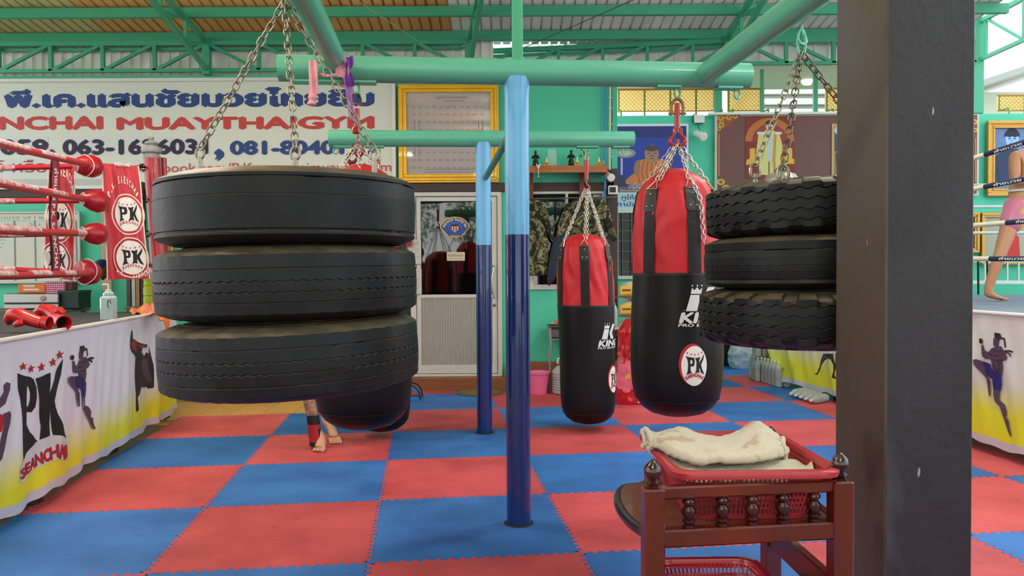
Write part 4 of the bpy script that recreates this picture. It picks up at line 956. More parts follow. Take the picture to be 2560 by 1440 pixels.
# ---- ropes, post and pads of the left ring
ROPER = mat('red_rope_cover', '#b81f2e', .45, var=.2, vscale=10, coat=.15); PADR = mat('dark_red_vinyl', '#a11628', .32, var=.2, vscale=8, col2='#7d1020', bump=.25, bscale=14, coat=.2); PIPING = mat('white_piping', '#e3dccd', .5)
ca = [W(225, y, 6.6) for y in (413, 500, 583, 683)]; nearL = [W(-260, y, 3.9) for y in (292, 405, 561, 690)]; farL = [W(-300, y, 6.3) for y in (428, 505, 592, 655)]
def wraps(par, a, b, r, spans, m, name='rope_tape'):
    for (f0, f1) in spans: MB().tube([a.lerp(b, f0), a.lerp(b, f1)], r*1.06, 14).build(name, m, par)
def printed(par, a, b, r, words, col, f0, f1):      # words wrapped round a rope, facing the camera side
    d = (b-a).normalized(); side = Vector((0, -1, 0)); side = (side-d*side.dot(d)).normalized(); upv = side.cross(d) if side.cross(d).z > 0 else -side.cross(d)
    run = d if d.x > 0 else -d; st = a.lerp(b, f0) if d.x > 0 else a.lerp(b, f1); L = (b-a).length*abs(f1-f0)
    D = Decal(); n = len(words)
    for i, w_ in enumerate(words): D.text(w_, L*i/n, -.011, .022, col, w=L/n*.86, bold=.03); D.layer -= 1
    D.build('rope_print', lambda x, y, o: st+run*x+side*(cos(y/r)*(r*1.07+o))+upv*(sin(y/r)*(r*1.07+o)), par, maxe=.03)
for i in range(4):
    a, b = ca[i], nearL[i]; MB().tube([a.lerp(b, .02), a.lerp(b, .5)-Vector((0, 0, .01)), b, a.lerp(b, 1.55)], .026, 16).build('rope', ROPER, ringL)
    a2 = a+Vector((-.12, .05, .0)); b2 = farL[i]; MB().tube([a2, b2, a2.lerp(b2, 1.7)], .023, 16).build('rope', ROPER, ringL)
    wh = mat('white_tape_print', '#dcc9c9', .5, var=.9, vscale=22, col2='#b81f2e')
    sp_ = [((.22, .38), (.45, .75)), ((.2, .31), (.40, .8)), ((.05, .12), (.38, .8)), ((.14, .22), (.31, .43), (.52, .9))][i]
    wraps(ringL, a, b, .026, sp_, wh); wraps(ringL, a2, b2, .023, [(.33, .42), (.5, .8)] if i != 2 else [(.28, .8)], wh)
    printed(ringL, a, b, .026, ['ค่ายมวย', 'P.K.', 'SAENCHAI'], '#b02030', sp_[0][0], sp_[0][1])
def pad(par, c, L, r0, r1, d, name='turnbuckle_pad', bows=0):
    d = Vector(d).normalized(); M = Matrix.Translation(c) @ d.to_track_quat('Z', 'Y').to_matrix().to_4x4()
    prof = [(r0*.62, 0), (r0*.8, L*.10), ((r0+r1)/2*.98, L*.32), (r1*1.02, L*.62), (r1*.8, L*.86), (r1*.25, L)]
    mb = MB(); mb.lathe(prof, 20, M=M @ Matrix.Scale(.8, 4, (1, 0, 0))); mb.build(name, PADR, par, ang=50)
    MB().tube([M @ Vector((0, -r_*1.02, z_)) for r_, z_ in prof], .0035, 6).build('piping', PIPING, par)
    for (r, z) in ((r0*.63, .004),)+(((r0+r1)/2*1.04, L*.42),)*bows:
        MB().tube([M @ Vector((r*cos(a)*.8, r*sin(a), z+(.02*cos(2*a) if z > .02 else 0))) for a in [2*PI*k/24 for k in range(24)]], .0035, 6, closed=True).build('piping', PIPING, par)
for (x0, y0, x1, y1, r0, r1, bw) in ((188, 413, 256, 417, .085, .095, 1), (205, 497, 270, 506, .08, .10, 0), (205, 583, 268, 585, .08, .095, 0), (195, 675, 248, 688, .115, .10, 1)):
    a = W(x0, y0, 6.55); b = W(x1, y1, 6.75); pad(ringL, a, (b-a).length, r0, r1, b-a, bows=bw)
pt = W(380, 394, 7.25); pb = W(400, 790, 7.25); pm = pt+(pb-pt)*1.35
MB().tube([Vector((pm.x, pm.y, ZTL-.02)), pt], .072, 28).build('corner_post', mat('red_post_enamel', '#9c1420', .3, coat=.5, var=.2), ringL)
dz = (pt-pb).normalized(); M = Matrix.Translation(pt) @ dz.to_track_quat('Z', 'Y').to_matrix().to_4x4(); k = .0037
MB().lathe([(.073, -.01), (.076, .0), (.078, .012), (.062, .02), (.062, .03), (.085, .045), (.092, .07), (.088, .09), (.05, .105), (.04, .115), (.056, .125), (.058, .14), (.03, .155), (.02, .165), (.028, .175), (.024, .19), (.0, .197)], 28, M=M).build('finial', mat('grey_finial_paint', '#8e8e8c', .45), ringL)
MB().tube([W(408, 395, 7.4), W(425, 790, 7.4)], .03, 12).build('back_post', mat('red_post_enamel', '#9c1420', .3), ringL)
for y in (418, 498, 585, 665):
    p = W(362, y, 7.2); q_ = W(345, y-2, 7.1)
    MB().tube([p+Vector((.0, 0, .0))+Vector((.045*cos(a), .01*sin(a), .03*sin(a))) for a in [2*PI*k/14 for k in range(14)]], .007, 8, closed=True).build('turnbuckle_ring', mat('black_iron', '#2a2322', .5, metal=.6), ringL)
    MB().tube([q_, p], .012, 8).build('turnbuckle', mat('black_iron', '#2a2322', .5, metal=.6), ringL)
    MB().tube([W(262, y+2, 6.8), q_], .009, 8).build('turnbuckle', mat('black_iron', '#2a2322', .5, metal=.6), ringL)
for P_ in (ca[0].lerp(nearL[0], 1.56), ca[0].lerp(farL[0], 1.72)):
    MB().tube([Vector((P_.x, P_.y, ZTL-.02)), Vector((P_.x, P_.y, 2.45))], .072, 24).build('corner_post', mat('red_post_enamel', '#9c1420', .3), ringL)
# red corner banner
BAN = mat('red_banner_vinyl', '#c22a36', .42, var=.2, vscale=5, coat=.2, bump=.1, bscale=9)
def banner(par, tl, tr, br, bl, logos, name, extra=None, Yt=6.9):
    TLp, TRp, BRp, BLp = [W(*p) for p in (tl, tr, br, bl)]
    nrm = (TRp-TLp).cross(BLp-TLp).normalized(); nrm = nrm if nrm.y < 0 else -nrm
    def B_(u, v, o=0):
        p = (TLp*(1-u)+TRp*u)*(1-v)+(BLp*(1-u)+BRp*u)*v
        return p+nrm*(o+.018*sin(u*7+v*2)*sin(PI*min(u*1.2, 1))+.01*sin(u*15-v*6))
    bn = MB().grid(lambda u, v: B_(u, 1-v), 24, 50).grid(lambda u, v: B_(1-u, 1-v, -.004), 24, 50).build(name, BAN, par, ang=80)
    for u in (0.0, 1.0): MB().tube([B_(u, k/30) for k in range(31)], .006, 6).build('piping', PIPING, bn)
    w_ = (TRp-TLp).length; h = (BLp-TLp).length; D = Decal()
    for (u, v, s, sx) in logos: D.ell(u, -v, sx*1.22, s*1.2, '#e3dccd', rin=.94); pk(D, u, -v, s, sx, ring='#b8323c', bg=False)
    if extra: extra(D)
    D.build('banner_print', lambda x, y, o: B_(x, -y, o+.002), bn, maxe=.05, step=.0008); return bn
def ex(D):
    D.arc('P.K. SAENCHAI', .50, -.36, .40, 155, 28, .065, '#e8d8d4', bold=.04, ry=.20, wf=.8)
    D.text('SAENCHAI', .3, -.012, .03, '#e8d8d4', w=.45, bold=.05); D.arc('P.K.  SAENCHAI', .62, -.84, .55, 225, 320, .05, '#e8d8d4', bold=.04, ry=.15)
banner(ringL, (256, 408, 6.75), (345, 415, 7.0), (374, 697, 7.05), (268, 699, 6.8), [(.60, .43, .15, .36), (.60, .81, .15, .36)], 'corner_banner', ex)
def ex2(D): D.arc('SAENCHAI', .55, -.32, .42, 110, 20, .09, '#e8d8d4', bold=.04, ry=.24)
banner(ringL, (122, 408, 6.7), (188, 425, 6.75), (184, 702, 6.75), (108, 690, 6.7), [(.45, .48, .17, .42), (.42, .84, .14, .42)], 'rope_banner', ex2)
MB().tube([W(132, 388, 6.0), W(127, 440, 6.0), W(125, 560, 6.05), W(133, 690, 6.1)], .016, 10, flatten=.4).build('rope_spacer', mat('black_webbing', '#2c1c1c', .7), ringL)
sp0, sp1 = W(137, 385, 5.95), W(138, 690, 6.02)
MB().grid(lambda u, v: sp0.lerp(sp1, v)+Vector(((u-.5)*.05+.012*sin(v*9), 0, 0)), 4, 30).grid(lambda u, v: sp0.lerp(sp1, v)+Vector(((.5-u)*.05+.012*sin(v*9), .004, 0)), 4, 30).build('rope_spacer', mat('crimson_webbing', '#951a33', .55), ringL)
D = Decal()
D.text('ค่ายมวย P.K. SAENCHAI', 0, -.012, .026, '#e8d8d4', w=.85, bold=.03)
D.build('spacer_print', lambda x, y, o: sp0.lerp(sp1, .12+x/1.05)+Vector((y*1.0+.012*sin((.12+x/1.05)*9), -.002-o, 0)), ringL)
# ---- ropes of the right ring
NAV = mat('navy_rope_tape', '#1b2340', .5); CRM = mat('cream_rope_tape', '#d2c8b2', .55, var=.3, vscale=20)
for (x0, y0, x1, y1, xs_) in ((2320, 432, 2660, 324, 2463), (2320, 495, 2660, 428, 2462), (2320, 573, 2660, 545, 2511), (2320, 647, 2660, 647, 2474)):
    a = W(x0, y0, 7.3); b = W(x1, y1, 6.1); f = (xs_-x0)/(x1-x0)*7.3/6.6; f = min(f, .9)
    MB().tube([a, a.lerp(b, f)], .021, 14).build('rope', CRM, ringR); MB().tube([a.lerp(b, f), b], .022, 14).build('rope', NAV, ringR)
    printed(ringR, a, b, .022, ['ค่ายมวย', 'P.K.SAENCHAI'], '#d9d4cc', min(f+.08, .93), .99)
for (y, r) in ((461, .010), (517, .017), (582, .017)): MB().tube([W(2300, y+1, 9.2), W(2700, y-1, 9.0)], r, 12).build('rope', mat('pale_rope', '#c8ccc4', .5), ringR)

# ================================================================ THINGS ON AND BY THE BACK WALL
def wallfn(Y): return planar((0, Y, 0), (1, 0, 0), (0, 0, 1))
def wr(x0, y0, x1, y1, Y): a = W(x0, y1, Y); b = W(x1, y0, Y); return a.x, a.z, b.x, b.z      # left, bottom, right, top
def tx(D, s, x0, x1, y0, y1, Y, col, **k):
    a, b, c, d = wr(x0, y0, x1, y1, Y); D.text(s, a, b, d-b, col, w=c-a, **k)
GLOSSY = mat('sign_face', '#d6dbd0', .45, var=.15, vscale=1.2, col2='#c6ccc0')
Y = 8.95
t = thing('gym_sign', 'long white gym sign with blue Thai letters and red capitals above the left ring', 'sign')
a, b, c, d = wr(-260, 197, 984, 471, Y); 
MB().box(((a+c)/2, Y+.015, (b+d)/2), (c-a, .02, d-b)).build('board', GLOSSY, t, smooth=False)
m = MB()
for (x0, x1, z0, z1) in ((a-.02, c+.02, d-.02, d+.02), (a-.02, c+.02, b-.02, b+.02), (c-.02, c+.02, b, d), (a-.02, a+.02, b, d)): m.box(((x0+x1)/2, Y, (z0+z1)/2), (x1-x0, .05, z1-z0), bev=.004)
m.build('sign_frame', mat('white_sign_frame', '#dcdcd6', .4), t)
D = Decal(); BL = '#24417f'; RD = '#c3403c'; IK = '#2c2040'
for (x0, y0, x1, y1) in ((-120, 341, 121, 387), (157, 341, 526, 387), (-120, 398, 238, 445)): q_ = wr(x0, y0, x1, y1, Y); D.rect(*q_, '#d3d8d8'); D.layer -= 1
D.layer += 1
tx(D, 'พี.เค.แสนชัยมวยไทยยิม', 15, 930, 233, 267, Y, BL, bold=.06, capfrac=.56)
tx(D, 'P.K.SAE', -330, -6, 290, 323, Y, RD, bold=.055); tx(D, 'NCHAI', 2, 253, 290, 323, Y, RD, bold=.055); tx(D, 'MUAYTHAIGYM', 296, 931, 290, 323, Y, RD, bold=.055)
tx(D, '062-8', -230, -34, 348, 385, Y, IK, bold=.05); tx(D, '1059', -22, 117, 348, 385, Y, IK, bold=.05); tx(D, ',', 125, 135, 376, 386, Y, BL, bold=.05, capfrac=.13)
tx(D, '063-1626031', 160, 517, 347, 385, Y, IK, bold=.05); tx(D, ',', 541, 555, 376, 388, Y, BL, bold=.05, capfrac=.13); tx(D, '081-8040175', 578, 935, 350, 385, Y, BL, bold=.05)
tx(D, 'แฟนเพจน์ หรือ', -210, 116, 408, 432, Y, '#b0404c', bold=.02, capfrac=.56); tx(D, 'facebook.com/P.K.saenchaimuaythaigym', 345, 978, 404, 431, Y, '#c0444e', bold=.01)
D.build('lettering', wallfn(Y+.004), t)
t = thing('grey_board_strip', 'pale grey board strip under the gym sign behind the ring ropes', 'board')
a, b, c, d = wr(-100, 447, 262, 466, 8.93); MB().box(((a+c)/2, 8.94, (b+d)/2), (c-a, .02, d-b), bev=.003).build('board', mat('pale_grey', '#b6bdb8', .5), t)
# ---- picture frames
GOLD = mat('gold_frame', '#f2b91c', .35, metal=.25, var=.3, vscale=8, col2='#c98a10', coat=.3)
GOLD2 = mat('antique_gold', '#c79a4a', .4, metal=.5, var=.5, vscale=60, col2='#7c5720')
def frame_(t, a, b, c, d, Y, steps, m, tilt=0):
    for (o0, o1, dep) in steps:              # offsets inward from the outer edge, and how far it stands out
        mb = MB()
        for (x0, x1, z0, z1) in ((a+o0, c-o0, d-o1, d-o0), (a+o0, c-o0, b+o0, b+o1), (a+o0, a+o1, b+o1, d-o1), (c-o1, c-o0, b+o1, d-o1)):
            mb.box(((x0+x1)/2, Y-dep/2, (z0+z1)/2), (x1-x0, dep, z1-z0), bev=.005)
        mb.build('frame_moulding', m, t)
t = thing('framed_chart', 'large gold framed printed chart on the green wall behind the pipe frame', 'picture')
a, b, c, d = wr(997, 210, 1246, 457, 8.93)
frame_(t, a, b, c, d, 8.96, [(0, .025, .03), (.022, .05, .045), (.047, .066, .035), (.06, .092, .05)], GOLD)
MB().box(((a+c)/2, 8.95, (b+d)/2), (c-a-.12, .01, d-b-.12)).build('chart', mat('glazed_chart', '#b3aaa9', .04, coat=1, spec=.6), t, smooth=False)
D = Decal(); rn = random.Random(4)
tx(D, 'กฎกติกามวยไทยอาชีพ', 1088, 1168, 240, 246, 8.93, '#6d6468', bold=.02, capfrac=.6); tx(D, 'คณะกรรมการมวย', 1110, 1160, 249, 254, 8.93, '#7d7478', capfrac=.6)
for r in range(9):
    yy = 264+r*19
    for k in range(11): tx(D, rn.choice(['กข', 'มว', 'ยท', 'พด', 'นส', 'อบ', 'รล']), 1030+k*17+rn.uniform(-2, 2), 1038+k*17, yy, yy+5, 8.93, '#857c80', capfrac=.6); D.layer -= 1
for r in range(3): tx(D, 'การแข่งขันกีฬามวยต้องปฏิบัติตามระเบียบของคณะกรรมการ', 1060, 1200, 421+r*7, 425+r*7, 8.93, '#756c70', capfrac=.6)
for x_ in (1036, 1047, 1196, 1206): q_ = wr(x_, 300, x_+1.4, 390, 8.93); D.rect(*q_, '#8d8488'); D.layer -= 1
D.build('chart_print', wallfn(8.944), t, step=.0002)
# ---- conduits, cameras and lamps on the wall
def tube_px(t, pts, Y, r, m, name): return MB().tube([W(x, y, Y) for x, y in pts], r, 10).build(name, m, t)
t = thing('blue_conduit', 'blue plastic conduit running down the wall left of the monk poster', 'pipe'); tube_px(t, [(1513, 200), (1512, 470), (1512, 560), (1515, 720)], 8.94, .012, mat('blue_pvc', '#2e86c8', .4), 'pipe')
t = thing('white_conduit', 'cream conduit and black cable running down to the wall camera', 'pipe'); tube_px(t, [(1526, 200), (1524, 425)], 8.94, .013, mat('cream_pvc', '#cfc8b0', .5), 'pipe')
tube_px(t, [(1529, 200), (1530, 300), (1527, 380), (1529, 440), (1526, 462)], 8.94, .005, mat('black_cable', '#16181a', .5), 'cable')
for y_ in (244, 270, 310, 345, 392): p = W(1526, y_, 8.93); MB().box(p, (.05, .012, .01), bev=.003).build('clip', mat('cream_pvc', '#cfc8b0', .5), t)
def cctv(px, py, Y, lab, s=1, face=(.25, -1, -.25)):
    t = thing('security_camera', lab, 'camera'); p = W(px, py, Y); d_ = Vector(face).normalized(); M = Matrix.Translation(p) @ d_.to_track_quat('Z', 'Y').to_matrix().to_4x4()
    MB().lathe([(.0, -.09), (.03, -.088), (.04, -.07), (.042, .05), (.046, .055), (.046, .075), (.038, .078)], 24, M=M @ Matrix.Scale(s, 4)).build('housing', mat('white_plastic', '#d8d6cd', .4), t)
    MB().lathe([(.0, .068), (.036, .07), (.037, .077)], 24, M=M @ Matrix.Scale(s, 4), cap=False).build('lens', mat('black_gloss', '#08090b', .1), t)
    MB().tube([p-d_*.05*s, p+Vector((0, .06, .0))*s, p+Vector((0, .1 if Y < 9 else .16, .02))*s], .012*s, 8).build('bracket', mat('white_plastic', '#d8d6cd', .4), t)
cctv(1523, 441, 8.82, 'white security camera on the end of the wooden altar shelf', .95, (.25, -1, -.35)); cctv(1750, 338, 11.3, 'white bullet security camera on the wall right of the monk poster', 1.35, (.35, -.9, -.4))
t = thing('flood_light', 'small white square flood lamp below the shelf camera', 'lamp')
p = W(1532, 475, 8.86); MB().box(p, (.105, .05, .1), bev=.008).build('housing', mat('white_plastic', '#d8d6cd', .4), t); MB().box(p+Vector((-.005, -.022, 0)), (.078, .012, .066), bev=.012).build('lamp_window', mat('black_gloss', '#08090b', .1), t)
t = thing('junction_box', 'white junction box with a looped black cable on the right wall', 'box')
p = W(1748, 298, 11.42); MB().box(p, (.15, .06, .12), bev=.01).build('box', mat('white_plastic', '#d8d6cd', .4), t)
MB().tube([W(1737, 285, 11.42), W(1732, 290, 11.42), W(1731, 302, 11.42), W(1738, 309, 11.42), W(1756, 309, 11.41)], .008, 8).tube([W(1745, 308, 11.42), W(1747, 320, 11.42), W(1752, 332, 11.42)], .005, 8).build('cable', mat('black_cable', '#16181a', .5), t)
# ---- altar shelf
t = thing('altar_shelf', 'long wooden altar shelf high on the green wall holding small figures', 'shelf')
a, b, c, d = wr(1322, 413, 1519, 432, 8.66)
wsh = mat('shelf_wood', '#a9683a', .5, var=.5, vscale=5, col2='#8a4f28', stretch=(.4, 1, 3))
MB().box(((a+c)/2, 8.83, d-.012), (c-a, .34, .024), bev=.003).build('shelf_board', wsh, t); MB().box(((a+c)/2, 8.67, (b+d)/2), (c-a, .022, d-b), bev=.003).build('front_rail', wsh, t)
MB().box((c-.012, 8.83, (b+d)/2), (.02, .3, d-b), bev=.003).build('end_board', wsh, t)
BRK_ = mat('red_brown_post', '#6e2a1c', .5, var=.4)
for (x0, x1, y1) in ((1324, 1333, 505), (1448, 1459, 520)): q_ = wr(x0, 433, x1, y1, 8.9); MB().box(((q_[0]+q_[2])/2, 8.9, (q_[1]+q_[3])/2), (q_[2]-q_[0], .05, q_[3]-q_[1]), bev=.004).build('shelf_leg', BRK_, t)
ZS = d
def statue(px, h, m, lab, cat, base=.03, arms=True, Y=8.76, name='statue'):
    p = W(px, 410, Y); p.z = ZS; t = thing(name, lab, cat); k = h
    MB().lathe([(base*1.5, 0), (base*1.55, .06*k), (base*1.1, .12*k), (base*.95, .35*k), (base*.7, .5*k), (base*.95, .62*k), (base*.9, .7*k), (base*.35, .76*k), (base*.34, .78*k), (base*.52, .84*k), (base*.5, .92*k), (base*.25, .97*k), (0, k)], 18, c=p).build('figure', m, t)
    if arms:
        for s in (-1, 1): MB().tube([p+Vector((s*base*.9, 0, .66*k)), p+Vector((s*base*1.35, -base*.3, .52*k)), p+Vector((s*base*.1, -base*1.1, .62*k))], base*.28, 8).build('arm', m, t)
    return t
BRONZE = mat('dark_bronze', '#1d1a17', .35, metal=.4); YEL = mat('yellow_garland', '#d9ab2e', .6, var=.5, vscale=60, col2='#c4552a')
statue(1339, .185, BRONZE, 'dark bronze standing figure at the left end of the altar shelf', 'statue'); statue(1428, .19, BRONZE, 'dark bronze figure with hands pressed together mid altar shelf', 'statue')
def garland(px, lab):
    p = W(px, 410, 8.72); p.z = ZS; t = thing('flower_garland', lab, 'garland'); rn = random.Random(px)
    m = MB()
    for k in range(16):
        a = 2*PI*k/8+rn.uniform(-.2, .2); r = .026 if k < 8 else .016; z = .012+(k//8)*.026
        m.lathe([(0, -.012), (.011, -.006), (.011, .005), (0, .012)], 7, c=p+Vector((r*cos(a), r*sin(a)*.7, z)))
    m.build('blossoms', YEL, t); MB().lathe([(.009, 0), (.011, .02), (.005, .03), (.008, .045), (0, .055)], 8, c=p+Vector((0, 0, .045))).build('tip', mat('white_blossom', '#e8dccb', .6), t)
garland(1366, 'yellow flower garland on the shelf between the two bronze figures'); garland(1443, 'yellow flower garland on the shelf right of the praying bronze figure'); garland(1498, 'orange flower garland near the right end of the altar shelf')
t = thing('flower_garland', 'white and orange garland hanging over the shelf front below the left bronze figure', 'garland')
for (y0, y1, r, m) in ((412, 422, .006, mat('white_blossom', '#e8dccb', .6)), (424, 426, .012, YEL), (427, 436, .005, mat('white_blossom', '#e8dccb', .6)), (438, 443, .011, YEL)):
    MB().tube([W(1346, y0, 8.63), W(1346, y1, 8.63)], [r*.7, r], 8).build('blossoms', m, t)
for s in (-1, 1): MB().tube([W(1346+s*5, 410, 8.64), W(1346, 421, 8.63)], .006, 8).build('blossoms', mat('white_blossom', '#e8dccb', .6), t)
t = thing('glass_vase', 'tall clear glass case standing on the altar shelf', 'vase'); p = W(1380, 410, 8.8); p.z = ZS
MB().box(p+Vector((0, 0, .1)), (.115, .07, .2), bev=.006).build('glass_case', mat('pale_clear_plastic', '#bfe6d8', .1, alpha=.35), t)
m = MB()
for sx_ in (-1, 1):
    for sy_ in (-1, 1): m.box(p+Vector((sx_*.056, sy_*.034, .1)), (.006, .006, .2))
m.build('case_edge', mat('grey_green_edge', '#6f9b8c', .4), t, smooth=False)
t = thing('candle_holder', 'small red tipped candle in a dark holder at the right end of the altar shelf', 'candle'); p = W(1509, 410, 8.74); p.z = ZS
MB().lathe([(.022, 0), (.03, .006), (.03, .012), (.006, .014)], 12, c=p).build('holder', BRONZE, t); MB().lathe([(.007, .012), (.007, .05), (.004, .07)], 8, c=p).build('candle', mat('candle_pink', '#d59a8a', .5), t)
t = thing('gold_lotus', 'gilded lotus ornament on the altar shelf by the rear bag hook', 'ornament'); p = W(1462, 410, 8.78); p.z = ZS
MB().tube([p, p+Vector((0, 0, .1)), p+Vector((-.01, 0, .18))], .009, 8).build('stem', mat('dark_green_stem', '#3b4a2a', .5), t)
for (dx, dz, rr) in ((-.035, .2, .022), (.035, .15, .022), (-.045, .12, .018), (.02, .22, .016)):
    MB().lathe([(.004, -rr), (rr*.9, -rr*.3), (rr, rr*.3), (rr*.4, rr*1.1), (0, rr*1.3)], 10, c=p+Vector((dx, -.01, dz))).build('bud', mat('gilt', '#d9a92a', .2, metal=.9), t)
# ---- camouflage shirts and jeans
def camo():
    m = bpy.data.materials.new('camouflage_cloth'); m.use_nodes = True; nt = m.node_tree; b = nt.nodes['Principled BSDF']; N = nt.nodes.new; L = nt.links.new
    t = N('ShaderNodeTexCoord'); n = N('ShaderNodeTexNoise'); n.inputs['Scale'].default_value = 9; n.inputs['Detail'].default_value = 2; n.inputs['Distortion'].default_value = 1.8; L(t.outputs['Object'], n.inputs['Vector'])
    r = N('ShaderNodeValToRGB'); r.color_ramp.interpolation = 'CONSTANT'; cr_ = r.color_ramp; cr_.elements[0].color = lin('#15180f'); cr_.elements[1].position = .45; cr_.elements[1].color = lin('#4a4b2c')
    e = cr_.elements.new(.54); e.color = lin('#85875f'); e = cr_.elements.new(.61); e.color = lin('#4a2f1f'); L(n.outputs['Fac'], r.inputs[0]); L(r.outputs[0], b.inputs['Base Color']); b.inputs['Roughness'].default_value = .9; return m
CAMO = camo()
def garment(lab, outline, Y, m, name='camouflage_shirt', cat='shirt', sleeves=()):
    t = thing(name, lab, cat)
    def blob(pts, nm, Y, d0=.035):
        P = [W(x, y, Y) for x, y in pts]; n = len(P); c = sum(P, Vector())/n; mb = MB(); vs = []; rings = ((1.0, 0), (.97, -d0*.5), (.8, -d0*.9), (.5, -d0*1.0), (.2, -d0*1.05))
        for s_, o_ in rings:
            for i, p in enumerate(P):
                q = c+(p-c)*s_; vs.append(q+Vector((0, o_+.012*noise.noise(q*9), 0)))
        fs = [(r*n+i, r*n+(i+1) % n, (r+1)*n+(i+1) % n, (r+1)*n+i) for r in range(len(rings)-1) for i in range(n)]; fs.append(tuple(range((len(rings)-1)*n, len(rings)*n)))
        fs.append(tuple(range(n-1, -1, -1))); mb.add(vs, fs).build(nm, m, t, ang=80)
    blob(outline, 'body', Y)
    for s_ in sleeves: blob(s_, 'sleeve', Y-.03, .03)
    return t
garment('camouflage shirt hanging at the left of the window, partly behind the front post', [(1320, 497), (1345, 500), (1362, 512), (1372, 540), (1368, 570), (1372, 620), (1370, 662), (1368, 686), (1345, 690), (1318, 688), (1312, 600)], 8.85, CAMO, sleeves=[[(1352, 508), (1366, 520), (1378, 560), (1388, 600), (1380, 605), (1368, 580), (1358, 545)]])
garment('camouflage shirt hanging behind the chains of the rear right bag', [(1412, 512), (1440, 497), (1480, 495), (1512, 500), (1525, 530), (1520, 600), (1518, 690), (1440, 694), (1418, 650), (1420, 580)], 8.85, CAMO, sleeves=[[(1412, 512), (1425, 525), (1418, 570), (1395, 600), (1388, 585), (1400, 545)], [(1508, 505), (1522, 520), (1534, 560), (1543, 600), (1532, 606), (1518, 575), (1508, 540)]])
garment('dark blue jeans hanging between the two camouflage shirts', [(1385, 592), (1412, 590), (1415, 640), (1412, 700), (1400, 712), (1392, 690), (1385, 702), (1372, 716), (1366, 700), (1374, 640)], 8.82, mat('dark_denim', '#26313f', .85, var=.5, vscale=25, col2='#18202b'), 'hanging_jeans', 'jeans')
MB().tube([W(1318, 497, 8.87), W(1545, 493, 8.87)], .008, 8).build('clothes_rail', mat('steel_rail', '#8c8c88', .3, metal=.8), label='thin steel rail under the altar shelf that carries the shirts', cat='rail')
# ---- door stickers and papers
t = thing('door_sticker', 'blue and gold fan shaped police sticker on the door glass', 'sticker'); D = Decal(); cx, cz = W(1137, 571, 8.99).x, W(1137, 571, 8.99).z; s = .169
def fan(k): return [(cx+.0+s*k*x, cz+s*k*z*.95) for x, z in [(-1, .28)]+[(1.04*cos(math.radians(a)), -.1+.95*sin(math.radians(a))) for a in range(155, 24, -10)]+[(1, .28), (1.0, .05), (.55, -.45), (.42, -.62), (-.42, -.62), (-.55, -.45), (-1.0, .05)]]
D.poly(fan(1), '#d9b45a'); D.poly(fan(.93), '#16203c'); D.poly(fan(.89), '#2b4f9a')
D.arc('กองปราบปราม', cx, cz-s*.12, s*.72, 158, 22, s*.22, '#dcc06a', bold=.03, ry=s*.66)
for i in range(7): a = math.radians(150-i*20); D.star(cx+s*.52*cos(a), cz-s*.1+s*.5*sin(a), s*.05, '#7fa6dc'); D.layer -= 1
D.layer += 1
D.poly([(cx-.04, cz+.045), (cx+.04, cz+.045), (cx+.044, cz-.01), (cx, cz-.05), (cx-.044, cz-.01)], '#c9663a')
for k in range(-2, 3): D.rect(cx+k*.014-.004, cz-.035+abs(k)*.008, cx+k*.014+.004, cz+.02, '#e8e2d4' if k % 2 == 0 else '#2b3f86'); D.layer -= 1
D.layer += 1; D.rect(cx-.04, cz+.028, cx+.04, cz+.045, '#2a2030'); D.text('POLICE', cx, cz-s*.58, s*.12, '#dcae4a', w=s*.62, bold=.05, align='C')
D.build('sticker_print', wallfn(9.012), t, step=.0002)
t = thing('welcome_sign', 'small cream welcome sign behind the door glass under the police sticker', 'sign'); a, b, c, d = wr(1117, 630, 1162, 652, 9.0)
MB().box(((a+c)/2, 9.01, (b+d)/2), (c-a, .006, d-b)).build('card', mat('cream_card', '#cfc3a8', .6), t, smooth=False); D = Decal()
tx(D, 'ยินดีต้อนรับ', 1120, 1158, 636, 641, 9.0, '#5a5148', capfrac=.6); tx(D, 'WELCOME', 1122, 1156, 644, 649, 9.0, '#a09078'); D.build('card_print', wallfn(9.006), t, step=.0002)
for (x0, y0, x1, y1, lab) in ((1010, 600, 1053, 660, 'upper white notice sheet taped beside the door'), (1010, 672, 1054, 735, 'lower white notice sheet taped beside the door')):
    t = thing('notice_sheet', lab, 'paper'); a, b, c, d = wr(x0, y0, x1, y1, 8.98); MB().box(((a+c)/2, 8.975, (b+d)/2), (c-a, .004, d-b)).build('sheet', mat('paper_white', '#c2c0b8', .7), t, smooth=False)
    D = Decal(); 
    for k in range(9): D.line([(a+.02, d-.03-k*(d-b-.04)/9), (c-.02-(k % 3)*.02, d-.03-k*(d-b-.04)/9)], .004, '#8d8c88'); D.layer -= 1
    D.build('sheet_print', wallfn(8.972), t, step=.0002)
t = thing('red_bag', 'red fabric bag hanging beside the door behind the left tyre stack', 'bag'); p = W(995, 585, 8.95)
MB().grid(lambda u, v: p+Vector(((u-.5)*.3+.01*sin(v*9), -.05*sin(PI*u)*(.4+v*.6)-.01*sin(u*20), (v-.5)*-.28)), 16, 10).grid(lambda u, v: p+Vector(((.5-u)*.3, .02, (v-.5)*-.28)), 4, 4).build('cloth', mat('red_fabric', '#a9202c', .7), t)
